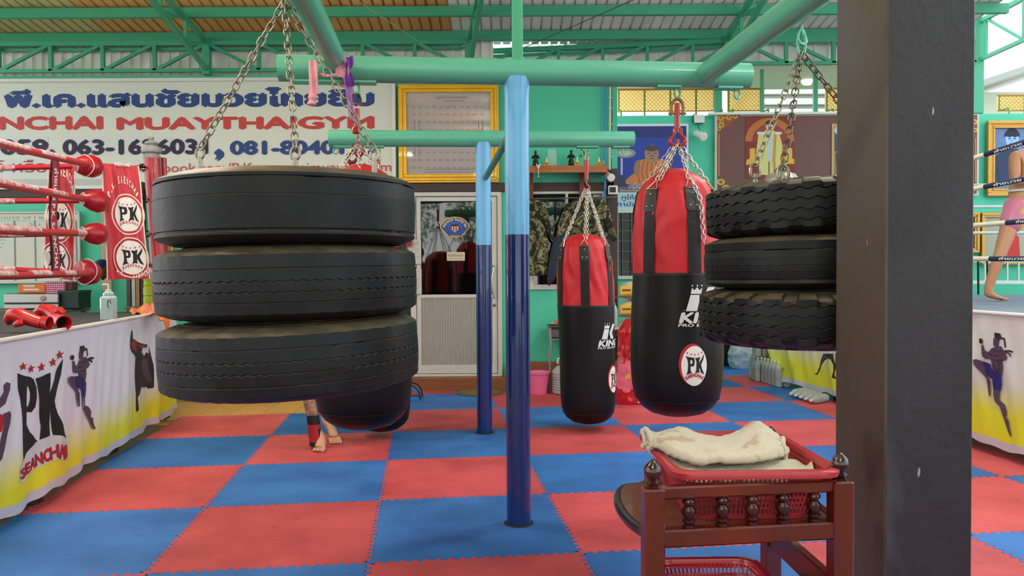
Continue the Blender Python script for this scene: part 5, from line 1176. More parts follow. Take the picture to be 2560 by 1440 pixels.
# ---- floor things along the wall
t = thing('pink_bucket', 'pink plastic bucket standing on the mats by the green wall', 'bucket'); p = fl(1346, 980); p.y = 8.62; p.x = W(1346, 950, 8.62).x; p.z = 0
PK = mat('pink_plastic', '#e06a96', .4, trans=.0)
MB().lathe([(.0, .004), (.088, .004), (.092, 0), (.118, .215), (.128, .22), (.13, .24), (.124, .243), (.115, .22), (.088, .012), (0, .012)], 40, c=p, cap=False).build('bucket_body', PK, t)
MB().tube([p+Vector((-.125, 0, .232)), p+Vector((-.1, -.06, .222)), p+Vector((0, -.118, .214)), p+Vector((.09, -.075, .222)), p+Vector((.125, 0, .232))], .0045, 8).build('handle', mat('pale_pink', '#e6a6bb', .4), t)
PET = mat('clear_plastic', '#e6eceb', .15, trans=.55, ior=1.2, bump=.3, bscale=40); WAT = PET
def bottle(lab, p, r, h, ribs=8, capc='#e8e4dc', tilt=None, group=None, name='water_bottle', t=None, big=False):
    own = t is None
    if own: t = thing(name, lab, 'bottle', group=group)
    prof = [(0, .004), (r*.7, 0), (r*.96, .01)]
    for k in range(ribs): z = .02+(h*.62-.02)*k/ribs; s = (h*.62-.02)/ribs; prof += [(r, z+s*.2), (r, z+s*.7), (r*.93, z+s*.9)]
    prof += [(r, h*.66), (r*.97, h*.72), (r*.6, h*.86), (r*.3, h*.91), (r*.28, h*.95)]
    M = Matrix.Translation(p) @ (tilt or Matrix.Identity(4)); MB().lathe(prof, 18, M=M).build('bottle_body', PET, t, ang=25)
    MB().lathe([(r*.34, h*.93), (r*.34, h), (0, h)], 14, M=M).build('cap', mat('cap_'+capc.strip('#'), capc, .4), t)
    if big: MB().tube([M @ Vector((-r*.5, 0, h*.95)), M @ Vector((-r*.45, 0, h*1.1)), M @ Vector((0, 0, h*1.16)), M @ Vector((r*.45, 0, h*1.1)), M @ Vector((r*.5, 0, h*.95))], r*.07, 8).build('handle', mat('cream_handle', '#ddd3c0', .5), t)
    return t
p = W(1408, 978, 8.6); p.z = 0; bottle('large clear water jug with cream handle standing behind the rear right bag', p, .125, .35, 7, '#ddd3c0', big=True)
t = thing('round_doormat', 'round olive brown doormat lying in front of the sliding door', 'doormat'); p = fl(1200, 977); MB().lathe([(0, 0), (.25, 0), (.262, .006), (.255, .014), (.0, .016)], 40, c=(p.x, 8.68, .001)).build('woven_mat', mat('woven_olive', '#7a6b44', .9, var=.5, vscale=30), t)
MB().tube([(p.x+.24*cos(a), 8.68+.24*sin(a), .017) for a in [2*PI*k/40 for k in range(40)]], .006, 6, closed=True).build('braided_rim', mat('rim_olive', '#63572f', .9), t)
t = thing('kick_pad', 'blue kick pad with black edge lying by the wall right of the left tyre stack', 'pad'); p = W(1018, 998, 8.35); p.z = 0
MB().grid(lambda u, v: p+Vector(((u-.5)*.3, (v-.5)*.2, .14*max(0, 1-abs(2*u-1)**2.6)**.5*(1-.25*abs(2*v-1)**3))), 24, 10).box(p+Vector((0, 0, .01)), (.29, .19, .02)).build('pad_body', mat('blue_vinyl', '#1f8fd0', .35, coat=.2), t)
for dv in (-.1, .1): MB().tube([p+Vector(((u-.5)*.31, dv, .148*max(0, 1-abs(2*u-1)**2.6)**.5+.004)) for u in [k/20 for k in range(21)]], .008, 6).build('edge_binding', mat('black_binding', '#16181c', .5), t)
# small steel table with odds and ends
t = thing('side_table', 'small steel legged table by the green wall behind the rear right bag', 'table'); STL = mat('dull_steel', '#a7a49c', .4, metal=.7, var=.3); p = W(1402, 845, 8.75); 
a, b, c, d = wr(1370, 812, 1440, 830, 8.75)
MB().box(((a+c)/2, 8.78, d-.01), (c-a, .3, .02), bev=.004).build('table_top', mat('dark_table_top', '#4c4440', .5), t); MB().box(((a+c)/2, 8.78, W(1400, 846, 8.75).z), (c-a-.03, .26, .012), bev=.003).build('lower_shelf', STL, t)
for (x_, y_) in ((a+.02, 8.66), (c-.02, 8.66), (a+.02, 8.9), (c-.02, 8.9)): MB().tube([(x_, y_, d-.02), (x_+.01, y_, d-.25), (x_-.005, y_, d-.42)], .012, 8).build('leg', STL, t); MB().tube([(x_-.005, y_, d-.42), (x_-.005, y_, .0)], .01, 8).build('leg', STL, t)
ZT = d
t = thing('white_plate', 'white plate with orange peel on the small steel table', 'plate'); q_ = Vector((a+.1, 8.72, ZT)); MB().lathe([(0, .004), (.05, .004), (.085, .018), (.088, .02), (.05, 0), (0, 0)], 24, c=q_, cap=False).build('plate', mat('white_china', '#ddd8cd', .25), t)
MB().tube([q_+Vector((.03*cos(a_*2.2), .03*sin(a_*2.2), .016+a_*.011)) for a_ in [k*.35 for k in range(12)]], .009, 6).build('orange_peel', mat('orange_peel', '#d06a24', .5), t)
t = thing('grey_box', 'grey box standing on the lower tier of the small steel table', 'box'); q_ = W(1385, 838, 8.72); MB().box((q_.x+.04, 8.75, W(1400, 846, 8.75).z+.06), (.16, .18, .09), bev=.006).build('box_body', mat('grey_card', '#5a5450', .6), t); MB().box((q_.x+.04, 8.75, W(1400, 846, 8.75).z+.11), (.165, .185, .012), bev=.003).build('lid', mat('grey_card_lid', '#6a645e', .6), t)
# round white stool top with bottle
t = thing('white_stool', 'small round white topped stool between the two right-hand bags', 'stool'); p = W(1545, 819, 8.15); MB().lathe([(0, -.02), (.1, -.02), (.115, -.01), (.115, .0), (0, .0)], 28, c=p).build('seat', mat('white_laminate', '#d9d4c8', .35), t)
for k in range(4): a_ = PI/4+k*PI/2; MB().tube([p+Vector((.07*cos(a_), .07*sin(a_), -.02)), Vector((p.x+.13*cos(a_), p.y+.13*sin(a_), 0))], .009, 8).build('leg', STL, t)
bottle('clear water bottle standing on the round white stool', p+Vector((-.035, 0, 0)), .032, .26, 9, '#3a78b8')
# rice sacks
RNG = random.Random(3)
for i, (y_, lab) in enumerate(((884, 'rice sack lying on the floor, lowest of the stack behind the large bag'), (850, 'rice sack second from the bottom of the stack'), (813, 'rice sack with green print, third up in the stack'), (775, 'rice sack with yellow label, second from the top of the stack'), (738, 'rice sack with yellow label, directly under the topmost sack'), (706, 'rice sack with yellow label on top of the stack behind the large bag'))):
    t = thing('rice_sack', lab, 'sack'); z0 = 0.02+i*.203; h = .20; cx = 1.46; cy = 8.55
    def sk(u, v, k=1):
        a_ = 2*PI*u; x = math.copysign(abs(cos(a_))**.55, cos(a_))*.29; y = math.copysign(abs(sin(a_))**.55, sin(a_))*.2; f = (1-abs(2*v-1)**2.6)**.5
        return Vector((cx+x*(.55+.45*f)+RNG.uniform(-.001, .001), cy+y*(.55+.45*f), z0+h*v+.008*noise.noise((x*9, y*9, i))))
    MB().grid(sk, 40, 14, wrap=True).add([sk(k/40, 0) for k in range(40)], [tuple(range(39, -1, -1))]).add([sk(k/40, 1) for k in range(40)], [tuple(range(40))]).build('sack_body', mat('sack_cream', '#cdbfa2', .5, var=.3, vscale=9, col2='#a98a6a', bump=.3, bscale=12), t, ang=60)
    D = Decal(); D.rect(-.14, -.035, .02, .055, '#c9a82c'); D.rect(-.12, .0, -.03, .02, '#7a2a20'); D.rect(.05, -.05, .12, .02, '#5c1c1c'); D.rect(.06, -.02, .11, .0, '#caa24a'); D.rect(-.27, -.07, .1, -.055, '#a03030')
    D.build('sack_print', lambda x, y, o: Vector((1.3+x, cy-.2*(.55+.45*(1-abs(y/.12)**2.6)**.5)-.004-o, z0+.1+y)), t, maxe=.04)
t = thing('red_flower_bag', 'big shiny red plastic bag with pink flower print on the mats between the right-hand bags', 'bag')
def fb(u, v):
    a_ = 2*PI*u; r = .2*(1-.1*v)*(1-.5*max(0, v-.85)/.15)*(.92+.1*sin(v*7)); cz_ = .86*v; r *= (1+.10*noise.noise((cos(a_)*2.5, sin(a_)*2.5, v*6))+.06*noise.noise((cos(a_)*6, sin(a_)*6, v*14)))
    return Vector((1.20+r*cos(a_)*1.0+.05*v, 7.85+r*.62*sin(a_)+.1, cz_+.003))
MB().grid(fb, 90, 70, wrap=True).add([fb(k/90, 0) for k in range(90)], [tuple(range(89, -1, -1))]).add([fb(k/90, 1) for k in range(90)], [tuple(range(90))]).build('bag_body', mat('red_shiny_plastic', '#c4121c', .22, coat=.6, var=.5, vscale=7, col2='#7e0c12'), t, ang=70)
D = Decal()
for k in range(8): a_ = 2*PI*k/8; D.ell(.085*cos(a_), .1*sin(a_), .07, .055, '#e0647a', 20, rot=a_); D.layer -= 1
D.layer += 1; D.ell(0, 0, .03, .03, '#e2a73c', 16); D.rect(.13, -.28, .175, .1, '#d8d2c4'); D.text('CHAMP', .215, -.27, .035, '#d8d2c4', w=.22, rot=PI/2)
D.build('bag_print', lambda x, y, o: (lambda u: fb(u, max(0, .33+y/.9))+Vector((0, -.006-o, 0)))(.70+x/1.25), t, maxe=.03)
# ---- posters on the right wall
t = thing('monk_poster', 'blue poster of a seated monk in orange robes with Thai text below', 'poster'); Y = 11.46; a, b, c, d = wr(1538, 309, 1721, 526, Y)
MB().box(((a+c)/2, Y+.01, (b+d)/2), (c-a, .02, d-b)).build('board', mat('poster_white', '#cfd6da', .5), t, smooth=False); D = Decal()
q_ = wr(1543, 315, 1716, 481, Y); D.rect(*q_, '#2b3f9c'); D.rect(*wr(1543, 315, 1716, 345, Y), '#2a3070'); D.rect(*wr(1543, 484, 1716, 520, Y), '#b4cde0'); D.rect(*wr(1543, 466, 1716, 481, Y), '#7a5a62')
pp = lambda pts: [(W(x, y, Y).x, W(x, y, Y).z) for x, y in pts]
D.poly(pp([(1560, 455), (1575, 440), (1590, 430), (1586, 412), (1592, 402), (1608, 398), (1650, 398), (1668, 406), (1676, 425), (1672, 445), (1690, 452), (1680, 462), (1640, 466), (1590, 462), (1565, 460)]), '#d07a48')
for k in range(7): D.line(pp([(1600+k*10, 400), (1592+k*12, 430), (1600+k*11, 458)]), .02, '#a85a34'); D.layer -= 1
D.layer += 1; D.poly(pp([(1588, 405), (1598, 400), (1600, 420), (1596, 438), (1586, 436), (1584, 418)]), '#9c7058')
e_ = W(1629, 385, Y); D.ell(e_.x, e_.z, .105, .13, '#a27a60'); e_ = W(1629, 371, Y); D.ell(e_.x, e_.z, .1, .045, '#4b403c')
for (x_, y_, w_) in ((1621, 383, .05), (1638, 383, .05), (1630, 396, .06), (1630, 389, .03)): D.line(pp([(x_-4, y_), (x_+4, y_)]), .014, '#6b4a3c'); D.layer -= 1
D.layer += 1; e_ = W(1562, 383, Y); D.ell(e_.x, e_.z, .16, .07, '#8d8f94'); D.ell(e_.x, e_.z+.0, .1, .04, '#c2b79a'); D.line(pp([(1554, 396), (1554, 438)]), .03, '#b8bcc4'); D.poly(pp([(1545, 465), (1547, 442), (1554, 436), (1562, 444), (1566, 465)]), '#3d3f4c')
tx(D, 'บารมีหลวงพ่อ', 1572, 1622, 461, 472, Y, '#e4e0dc', bold=.02, capfrac=.6); tx(D, 'วัดแห่งหนึ่ง จังหวัดหนึ่ง', 1549, 1700, 474, 479, Y, '#e4e0dc', capfrac=.6)
tx(D, 'กูให้พวกมึง ไม่ได้', 1554, 1700, 489, 499, Y, '#2e3236', bold=.01, capfrac=.6); tx(D, 'กามันยิ่งอด ยิ่งได้', 1543, 1700, 506, 516, Y, '#2e3236', bold=.01, capfrac=.6)
D.build('poster_print', wallfn(Y-.001), t, step=.0004)
t = thing('maroon_banner', 'long maroon banner with a standing figure in a yellow robe and gold corners', 'banner'); a, b, c, d = wr(1787, 285, 2448, 492, 11.42); Y = 11.42
MB().box(((a+c)/2, Y+.015, (b+d)/2), (c-a, .03, d-b)).build('board', mat('white_edge_board', '#b9b6a8', .5), t, smooth=False); D = Decal()
D.rect(*wr(1793, 287, 2443, 488, Y), '#6c4540')
ctr = [(1794, 287), (1852, 287), (1838, 300), (1826, 312), (1816, 318), (1800, 328), (1794, 331)]; D.poly(pp(ctr), '#8f4c30')
for (x_, y_, r_) in ((1802, 294, .06), (1822, 293, .05), (1838, 290, .04), (1803, 312, .05), (1797, 322, .03)):
    e_ = W(x_, y_, Y)
    for k in range(7): a_ = 2*PI*k/7; D.line([(e_.x, e_.z), (e_.x+r_*cos(a_), e_.z+r_*sin(a_))], .018, '#cfa53a'); D.layer -= 1
    D.layer += 1; D.ell(e_.x, e_.z, r_*.35, r_*.35, '#8f4c30', 10)
for (x_, y_, r_) in ((1802, 455, .06), (1815, 470, .06), (1440+995, 305, .05), (2437, 325, .04), (2437, 470, .05)):
    e_ = W(x_, y_, Y); D.ell(e_.x, e_.z, r_, r_*.8, '#cfa53a', 9); D.ell(e_.x, e_.z, r_*.5, r_*.4, '#8f4c30', 9)
D.line(pp([(1797, 335), (1797, 440)]), .015, '#c9843e'); D.line(pp([(2438, 345), (2438, 455)]), .015, '#c9843e')
D.rect(*wr(1863, 291, 1985, 446, Y), '#7a2a20'); e_ = W(1924, 350, Y)
D.poly([(e_.x+.36*cos(math.radians(k)), e_.z-.02+.34*sin(math.radians(k))) for k in range(0, 181, 12)], '#b5682c'); D.poly([(e_.x+.26*cos(math.radians(k)), e_.z-.02+.25*sin(math.radians(k))) for k in range(0, 181, 12)], '#94382a')
D.poly([(e_.x+.3*cos(math.radians(k)), e_.z-.12+.36*sin(math.radians(k))) for k in range(180, 361, 12)], '#a8542a')
D.poly(pp([(1866, 400), (1874, 396), (1874, 372), (1886, 370), (1888, 396), (1896, 400), (1896, 412), (1864, 412)]), '#d0a83c'); D.poly(pp([(1960, 396), (1962, 372), (1970, 366), (1980, 372), (1980, 396), (1985, 398), (1985, 410), (1958, 410)]), '#d0a83c')
D.poly(pp([(1896, 332), (1908, 330), (1916, 324), (1930, 324), (1938, 330), (1947, 332), (1956, 366), (1952, 400), (1948, 436), (1930, 440), (1896, 436), (1900, 400), (1890, 380)]), '#c9c47a')
D.poly(pp([(1918, 330), (1930, 330), (1929, 404), (1918, 404)]), '#b4bec4'); D.line(pp([(1922, 404), (1922, 438)]), .015, '#33302c'); D.line(pp([(1938, 335), (1934, 400), (1937, 436)]), .04, '#b8903a')
for s_ in (-1, 1): e_ = W(1923+s_*22, 333, Y); D.poly([(e_.x-.05, e_.z-.02), (e_.x+.05, e_.z-.02), (e_.x+.05, e_.z+.015), (e_.x-.05, e_.z+.02)], '#c4ced4')
e_ = W(1923, 315, Y); D.ell(e_.x, e_.z, .055, .075, '#c0b4a4'); D.poly([(e_.x+.06*cos(math.radians(k)), e_.z+.02+.06*sin(math.radians(k))) for k in range(0, 181, 20)], '#2c2622')
for s_ in (-1, 1): D.ell(e_.x+s_*.02, e_.z+.008, .008, .005, '#3c302a', 8)
D.line([(e_.x-.018, e_.z-.035), (e_.x+.018, e_.z-.035)], .007, '#8a5a50'); D.line([(e_.x, e_.z+.0), (e_.x, e_.z-.018)], .006, '#9c8676')
D.rect(*wr(2078, 309, 2200, 444, Y), '#b59a58'); D.rect(*wr(2085, 317, 2193, 438, Y), '#2a3a5c'); e_ = W(2094, 326, Y); D.ell(e_.x, e_.z, .05, .06, '#b4c0cc'); D.poly(pp([(2088, 336), (2100, 336), (2104, 372), (2088, 374)]), '#33508c'); D.rect(*wr(2085, 377, 2150, 438, Y), '#7e6a58'); D.poly(pp([(2088, 385), (2098, 382), (2100, 430), (2092, 432)]), '#4c3030')
D.build('banner_print', wallfn(Y-.001), t, step=.0003)
MB().box((W(2100, 284, Y).x, 11.4, d+.02), (c-a, .05, .035), bev=.004).build('top_batten', mat('white_sign_frame', '#dcdcd6', .4), t)
# portrait frames
t = thing('framed_portrait', 'gold framed blue tinted portrait of a man on the wall right of the dark pillar', 'picture'); a, b, c, d = wr(2470, 300, 2640, 490, 11.4)
frame_(t, a, b, c, d, 11.47, [(0, .05, .07), (.045, .085, .05), (.08, .11, .06)], GOLD2); MB().box(((a+c)/2, 11.46, (b+d)/2), (c-a-.15, .01, d-b-.15)).build('photo', mat('blue_photo', '#3f6da8', .15, var=.5, vscale=5, col2='#213c66', coat=.6), t, smooth=False)
D = Decal(); e_ = W(2536, 345, 11.4); D.poly([(e_.x-.3, e_.z-.65), (e_.x-.25, e_.z-.25), (e_.x-.08, e_.z-.15), (e_.x+.08, e_.z-.15), (e_.x+.3, e_.z-.25), (e_.x+.32, e_.z-.65)], '#1d3156'); D.ell(e_.x, e_.z, .10, .135, '#8fb4d6'); D.poly([(e_.x+.115*cos(math.radians(k)), e_.z+.03+.12*sin(math.radians(k))) for k in range(0, 181, 15)], '#12203a')
for s_ in (-1, 1): D.ell(e_.x+s_*.038, e_.z-.0, .018, .009, '#16284a', 10); D.line([(e_.x+s_*.02, e_.z+.024), (e_.x+s_*.06, e_.z+.027)], .009, '#16284a')
D.line([(e_.x, e_.z-.0), (e_.x-.004, e_.z-.045)], .01, '#6c92b8'); D.line([(e_.x-.035, e_.z-.075), (e_.x+.035, e_.z-.075)], .014, '#2a4468'); D.build('portrait_print', wallfn(11.452), t, step=.0003)
for (x0, y0, x1, y1, lab, bgc, fg) in ((2400, 530, 2452, 632, 'gold framed dark picture low on the wall beside the dark pillar', '#4c4234', '#2c2018'), (2456, 530, 2640, 662, 'gold framed picture of a red clad figure below the blue portrait', '#9aa08e', '#b8302c')):
    t = thing('framed_picture', lab, 'picture'); a, b, c, d = wr(x0, y0, x1, y1, 11.4); frame_(t, a, b, c, d, 11.47, [(0, .04, .06), (.036, .07, .045)], GOLD2)
    MB().box(((a+c)/2, 11.46, (b+d)/2), (c-a-.1, .01, d-b-.1)).build('photo', flat(bgc), t, smooth=False); D = Decal(); mx_ = (a+c)/2-.12; D.poly([(mx_-.18, b+.1), (mx_-.14, b+.42), (mx_-.05, b+.5), (mx_+.06, b+.5), (mx_+.15, b+.4), (mx_+.17, b+.1)], fg); D.ell(mx_, b+.58, .05, .065, '#a87a5c'); D.build('picture_print', wallfn(11.452), t, step=.0003)
t = thing('white_railing', 'white metal railing along the wall behind the right ring', 'railing'); WR = mat('white_rail_paint', '#cdd0cc', .4)
for y_ in (652, 706): p0 = W(2380, y_, 11.0); p1 = W(2700, y_, 11.0); MB().bar(p0, p1, .03, .05, bev=.004).build('rail', WR, t)
for k in range(9): x_ = 2462+k*28; p0 = W(x_, 706, 11.0); p1 = W(x_, 652, 11.0); MB().bar((p0.x, 11, p0.z), (p0.x, 11, p1.z), .02, .02).build('baluster', WR, t, smooth=False)
for x_ in (2420, 2680): p0 = W(x_, 700, 11.0); MB().bar((p0.x, 11, 0), (p0.x, 11, p0.z+.3), .05, .05).build('railing_post', WR, t, smooth=False)
t = thing('black_stool', 'black legged stool with white seat beyond the right ring beside the pillar', 'stool'); p = W(2438, 650, 10.6); MB().box(p, (.24, .24, .04), bev=.01).build('seat', WR, t)
for sx_ in (-1, 1):
    for sy_ in (-1, 1): MB().tube([p+Vector((sx_*.1, sy_*.1, -.02)), Vector((p.x+sx_*.15, p.y+sy_*.15, 0))], .014, 8).build('leg', mat('black_steel', '#141416', .4), t)
t = thing('globe_lamp', 'round glowing lamp below the soffit left of the dark pillar', 'lamp'); p = W(2018, 198, 12.6)
MB().lathe([(0, -.1), (.06, -.085), (.095, -.04), (.1, 0), (.09, .05), (.05, .09), (.03, .1)], 24, c=p).build('globe', mat('lamp_glow', '#fff4e4', .3, emit=5), t); MB().tube([p+Vector((0, 0, .1)), Vector((p.x, p.y, 4.4))], .008, 8).build('lamp_stem', mat('wire_grey', '#777777', .5), t)
# ---- left back corner
t = thing('whiteboard', 'whiteboard timetable with ruled columns behind the left ring ropes', 'whiteboard'); Y = 8.94; a, b, c, d = wr(-160, 531, 197, 706, Y)
MB().box(((a+c)/2, Y+.01, (b+d)/2), (c-a, .02, d-b)).build('board', mat('whiteboard_white', '#c3c5b6', .3), t, smooth=False); m = MB()
for (x0, x1, z0, z1) in ((a-.015, c+.015, d-.01, d+.015), (a-.015, c+.015, b-.02, b+.01), (c-.01, c+.015, b, d), (a-.015, a+.01, b, d)): m.box(((x0+x1)/2, Y-.002, (z0+z1)/2), (x1-x0, .03, z1-z0), bev=.004)
m.build('board_frame', mat('alu_grey', '#a8a79e', .4, metal=.4), t); D = Decal(); GY = '#6d7f7c'
tx(D, 'ตารางฝึกซ้อมมวย ๖๕ / ๒', -100, 108, 540, 549, Y, '#6f8f8c', capfrac=.6)
for y_ in (552, 568): D.rect(*wr(-155, y_, 192, y_+1.2, Y), GY); D.layer -= 1
for x_ in (-80, 37, 88, 150, 191): D.rect(*wr(x_, 552, x_+1.2, 702, Y), GY); D.layer -= 1
for i, s_ in enumerate(['ชื่อ', 'เวลา-วัน', 'วัน', 'ครู']): tx(D, s_, -50+i*60, -20+i*60, 558, 564, Y, '#7d8f8c', capfrac=.6)
for i in range(6): tx(D, 'มวย ก.', -60+i*3, 20-i*5, 598+i*9, 602+i*9, Y, '#8a9492', capfrac=.6); D.layer -= 1
D.build('board_print', wallfn(Y-.001), t, step=.0002)
t = thing('cupboard', 'low table behind the left ring that carries the microwave and boxes', 'table'); zt_ = W(80, 772, 8.55).z
MB().box((-5.55, 8.62, zt_-.02), (1.5, .5, .03), bev=.004).build('table_top', mat('plain_wood', '#6e5a44', .6), t)
for x_ in (-6.2, -4.85):
    for y_ in (8.42, 8.82): MB().box((x_, y_, (zt_-.035)/2), (.05, .05, zt_-.035), bev=.004).build('leg', mat('plain_wood', '#6e5a44', .6), t)
t = thing('silver_appliance', 'silver and black oven standing behind the left ring under the orange boxes', 'appliance'); a, b, c, d = wr(9, 733, 146, 773, 8.45)
MB().box(((a+c)/2, 8.62, (zt_+d)/2), (c-a, .32, d-zt_-.006), bev=.01).build('housing', mat('dark_appliance', '#20242a', .3), t); MB().box(((a+c)/2, 8.455, d-.055), (c-a-.01, .02, .09), bev=.004).build('control_panel', mat('silver_plastic', '#b7b6b2', .3, metal=.3), t)
MB().box(((a+c)/2, 8.455, zt_+.03), (c-a-.01, .02, .045), bev=.004).build('lower_panel', mat('silver_plastic', '#b7b6b2', .3, metal=.3), t)
MB().lathe([(.03, 0), (.03, .012), (.024, .015), (0, .015)], 24, M=Matrix.Translation((W(107, 740, 8.44).x, 8.445, d-.055)) @ Matrix.Rotation(PI/2, 4, 'X')).build('badge', mat('badge_tan', '#a58a6a', .5), t)
t = thing('green_box', 'dark green box beside the silver oven behind the left ring', 'box'); a, b, c, d2 = wr(146, 727, 197, 773, 8.5); MB().box(((a+c)/2, 8.62, (zt_+d2)/2), (c-a, .25, d2-zt_-.004), bev=.006).build('box_body', mat('dark_green_box', '#0e2b26', .5), t); MB().box(((a+c)/2, 8.62, d2-.01), (c-a+.01, .26, .03), bev=.004).build('lid', mat('dark_green_lid', '#163a33', .5), t)
ZA = d
t = thing('orange_box', 'orange and white carton lying on the silver oven', 'box'); a, b, c, d = wr(45, 708, 111, 731, 8.5); MB().box(((a+c)/2, 8.6, ZA+(d-b)/2), (c-a, .2, d-b-.004), bev=.004).build('carton', mat('orange_carton', '#d9681f', .5), t); D = Decal(); D.rect(a+.06, ZA+.03, c-.06, ZA+.05, '#d9d0c0'); D.rect(a+.06, ZA+.065, c-.1, ZA+.09, '#c9c0b0'); D.build('carton_print', wallfn(8.498), t)
t = thing('pink_basket', 'small pink plastic basket on the silver oven beside the orange carton', 'basket'); a, b, c, d = wr(112, 700, 155, 727, 8.5); m = MB(); h = d-b
for k in range(9): m.box((a+(c-a)*k/8, 8.52, ZA+h/2), (.01, .008, h))
for k in range(6): m.box(((a+c)/2, 8.52, ZA+.004+h*k/5.2), (c-a, .01, .012))
m.box(((a+c)/2, 8.7, ZA+h/2), (c-a, .008, h)); m.box((a, 8.61, ZA+h/2), (.008, .18, h)); m.box((c, 8.61, ZA+h/2), (.008, .18, h)); m.box(((a+c)/2, 8.61, ZA+.004), (c-a, .18, .006)); m.build('basket_body', mat('pink_basket_plastic', '#d68aa4', .45), t, smooth=False)
MB().box(((a+c)/2, 8.61, ZA+h+.004), (c-a+.02, .2, .012)).build('lid', mat('pink_basket_lid', '#b9788f', .45), t, smooth=False)
t = thing('small_dark_box', 'small maroon box at the right end of the oven top', 'box'); a, b, c, d = wr(156, 706, 178, 726, 8.55); MB().box(((a+c)/2, 8.62, W(165, 726, 8.6).z+.045), (c-a, .12, .08), bev=.004).build('box_body', mat('maroon_box', '#5c2a30', .5), t); MB().box(((a+c)/2, 8.62, W(165, 726, 8.6).z+.09), (c-a+.008, .125, .014), bev=.003).build('lid', mat('grey_lid', '#6b6462', .5), t)
for (x0, x1, col, nm, lab) in ((318, 327, '#4a4340', 'door_post', 'dark grey upright board behind the left ring post'), (328, 337, '#b9b6b0', 'door_post', 'white upright board behind the left ring post'), (339, 349, '#8f7449', 'door_post', 'tan upright board behind the left ring post'), (350, 358, '#2c211d', 'door_post', 'black brown upright board behind the left ring post')):
    a, b, c, d = wr(x0, 455, x1, 800, 8.88); MB().box(((a+c)/2, 8.9, d/2), (c-a, .06, d), bev=.004).build(nm, mat('upright_'+col[1:], col, .6, var=.3), label=lab, cat='board')
MB().box((W(262, 560, 8.9).x, 8.93, 1.7), (.11, .03, 1.1), bev=.004).build('beige_curtain', mat('beige_cloth', '#b3a083', .9, var=.3), label='narrow beige cloth hanging behind the left edge of the red corner banner', cat='cloth')
t = thing('yellow_bottle', 'yellow green plastic container standing behind the left ring post', 'container'); p = W(373, 766, 8.3); MB().lathe([(.05, 0), (.058, .01), (.058, .1), (.05, .11), (.058, .12), (.058, .2), (.05, .21), (.055, .22), (.05, .27)], 18, c=p).build('container_body', mat('lime_plastic', '#b4c42c', .3, trans=.2), t); MB().lathe([(.053, .27), (.053, .3), (0, .3)], 18, c=p).build('lid', mat('lime_lid', '#8ea22a', .3), t)
MB().box((p.x, p.y, p.z-.012), (.4, .3, .024), bev=.004).box((p.x, p.y, (p.z-.024)/2), (.3, .2, p.z-.024)).build('wooden_stand', mat('plain_wood', '#6e5a44', .6), label='plain wooden stand hidden behind the left ring that carries the yellow container', cat='stand')
t = thing('thai_pads', 'red and yellow pad hanging on the wall between ring post and tyres', 'pad'); p = W(405, 612, 8.955); MB().box(p, (.14, .07, .26), bev=.03).build('red_pad', mat('red_pad', '#b01c26', .4), t); MB().box(p+Vector((.09, 0, -.01)), (.07, .06, .2), bev=.02).build('yellow_pad', mat('yellow_pad', '#d8a622', .4), t)
t = thing('blue_cloth', 'small blue and olive cloth bundle hanging left of the red corner banner', 'cloth'); p = W(254, 662, 6.95)
MB().lathe([(.0, .05), (.03, .045), (.055, .02), (.05, -.02), (.0, -.03)], 12, c=p).build('blue_cap', mat('blue_cloth_', '#1f3c78', .8), t); MB().lathe([(.03, -.02), (.05, -.05), (.045, -.1), (.0, -.14)], 12, c=p+Vector((.01, 0, 0))).build('olive_pouch', mat('olive_cloth', '#5d5a35', .9), t)
# ---- right: plastic sack and water bottles
t = thing('white_plastic_sack', 'crumpled white plastic sack on the mats beyond the right ring corner', 'sack'); p = W(1856, 917, 10.75)
def ws(u, v): a_ = 2*PI*u; r = .19*(1-.35*abs(2*v-.8)**3)*(1+.12*noise.noise((cos(a_)*2, sin(a_)*2, v*5))+.07*noise.noise((cos(a_)*5, sin(a_)*5, v*12))); return Vector((p.x+r*cos(a_), p.y+r*sin(a_)*.7, .002+.42*v))
MB().grid(ws, 60, 40, wrap=True).add([ws(k/60, 0) for k in range(60)], [tuple(range(59, -1, -1))]).add([ws(k/60, 1) for k in range(60)], [tuple(range(60))]).build('sack_body', mat('white_film', '#c4ccd0', .3, coat=.4), t, ang=70); MB().tube([p+Vector((0, 0, .42)), p+Vector((.02, 0, .5))], [.06, .03], 10).build('tied_neck', mat('white_film', '#c4ccd0', .3), t)
t = thing('black_box', 'tall black box standing left of the white plastic sack', 'box'); q_ = W(1800, 910, 11.0); MB().box((q_.x, 11.1, .3), (.28, .25, .6), bev=.01).build('box_body', mat('black_box', '#0d0e10', .4), t); MB().box((q_.x, 11.1, .61), (.29, .26, .02), bev=.004).build('lid', mat('black_lid', '#17181b', .4), t)
bl = bottle('clear water bottle in the pack under the corner of the right ring skirt', Vector((0, 0, 0)), .042, .30, 9, group='water bottles packed under the right ring corner')
def copytree(o, parent=None):
    c = o.copy(); COL.objects.link(c)
    if parent: c.parent = parent
    for ch in [x for x in bpy.data.objects if x.parent == o]: copytree(ch, c)
    return c
bs = []
for k in range(9):
    for r_ in range(2): bs.append((.095*k, r_*.09))
for i, (s_, v_) in enumerate(bs):
    o = bl if i == 0 else copytree(bl); q_ = A1+dR*(.12+s_-.12)+nR*(.06-v_); o.location = (q_.x, q_.y, 0); o['label'] = 'clear water bottle in the pack under the corner of the right ring skirt'
for i in range(8):
    o = copytree(bl); q_ = A1+dR*(-.08+(i % 4)*.0+.0)+nR*(.10+.0); o.location = (3.0+(i % 2)*.09-.02, 9.45+(i//4)*.09, .305*((i % 4)//2)); o['label'] = 'clear water bottle in the double layer pack left of the right ring corner'; o['group'] = 'water bottles stacked left of the right ring corner'
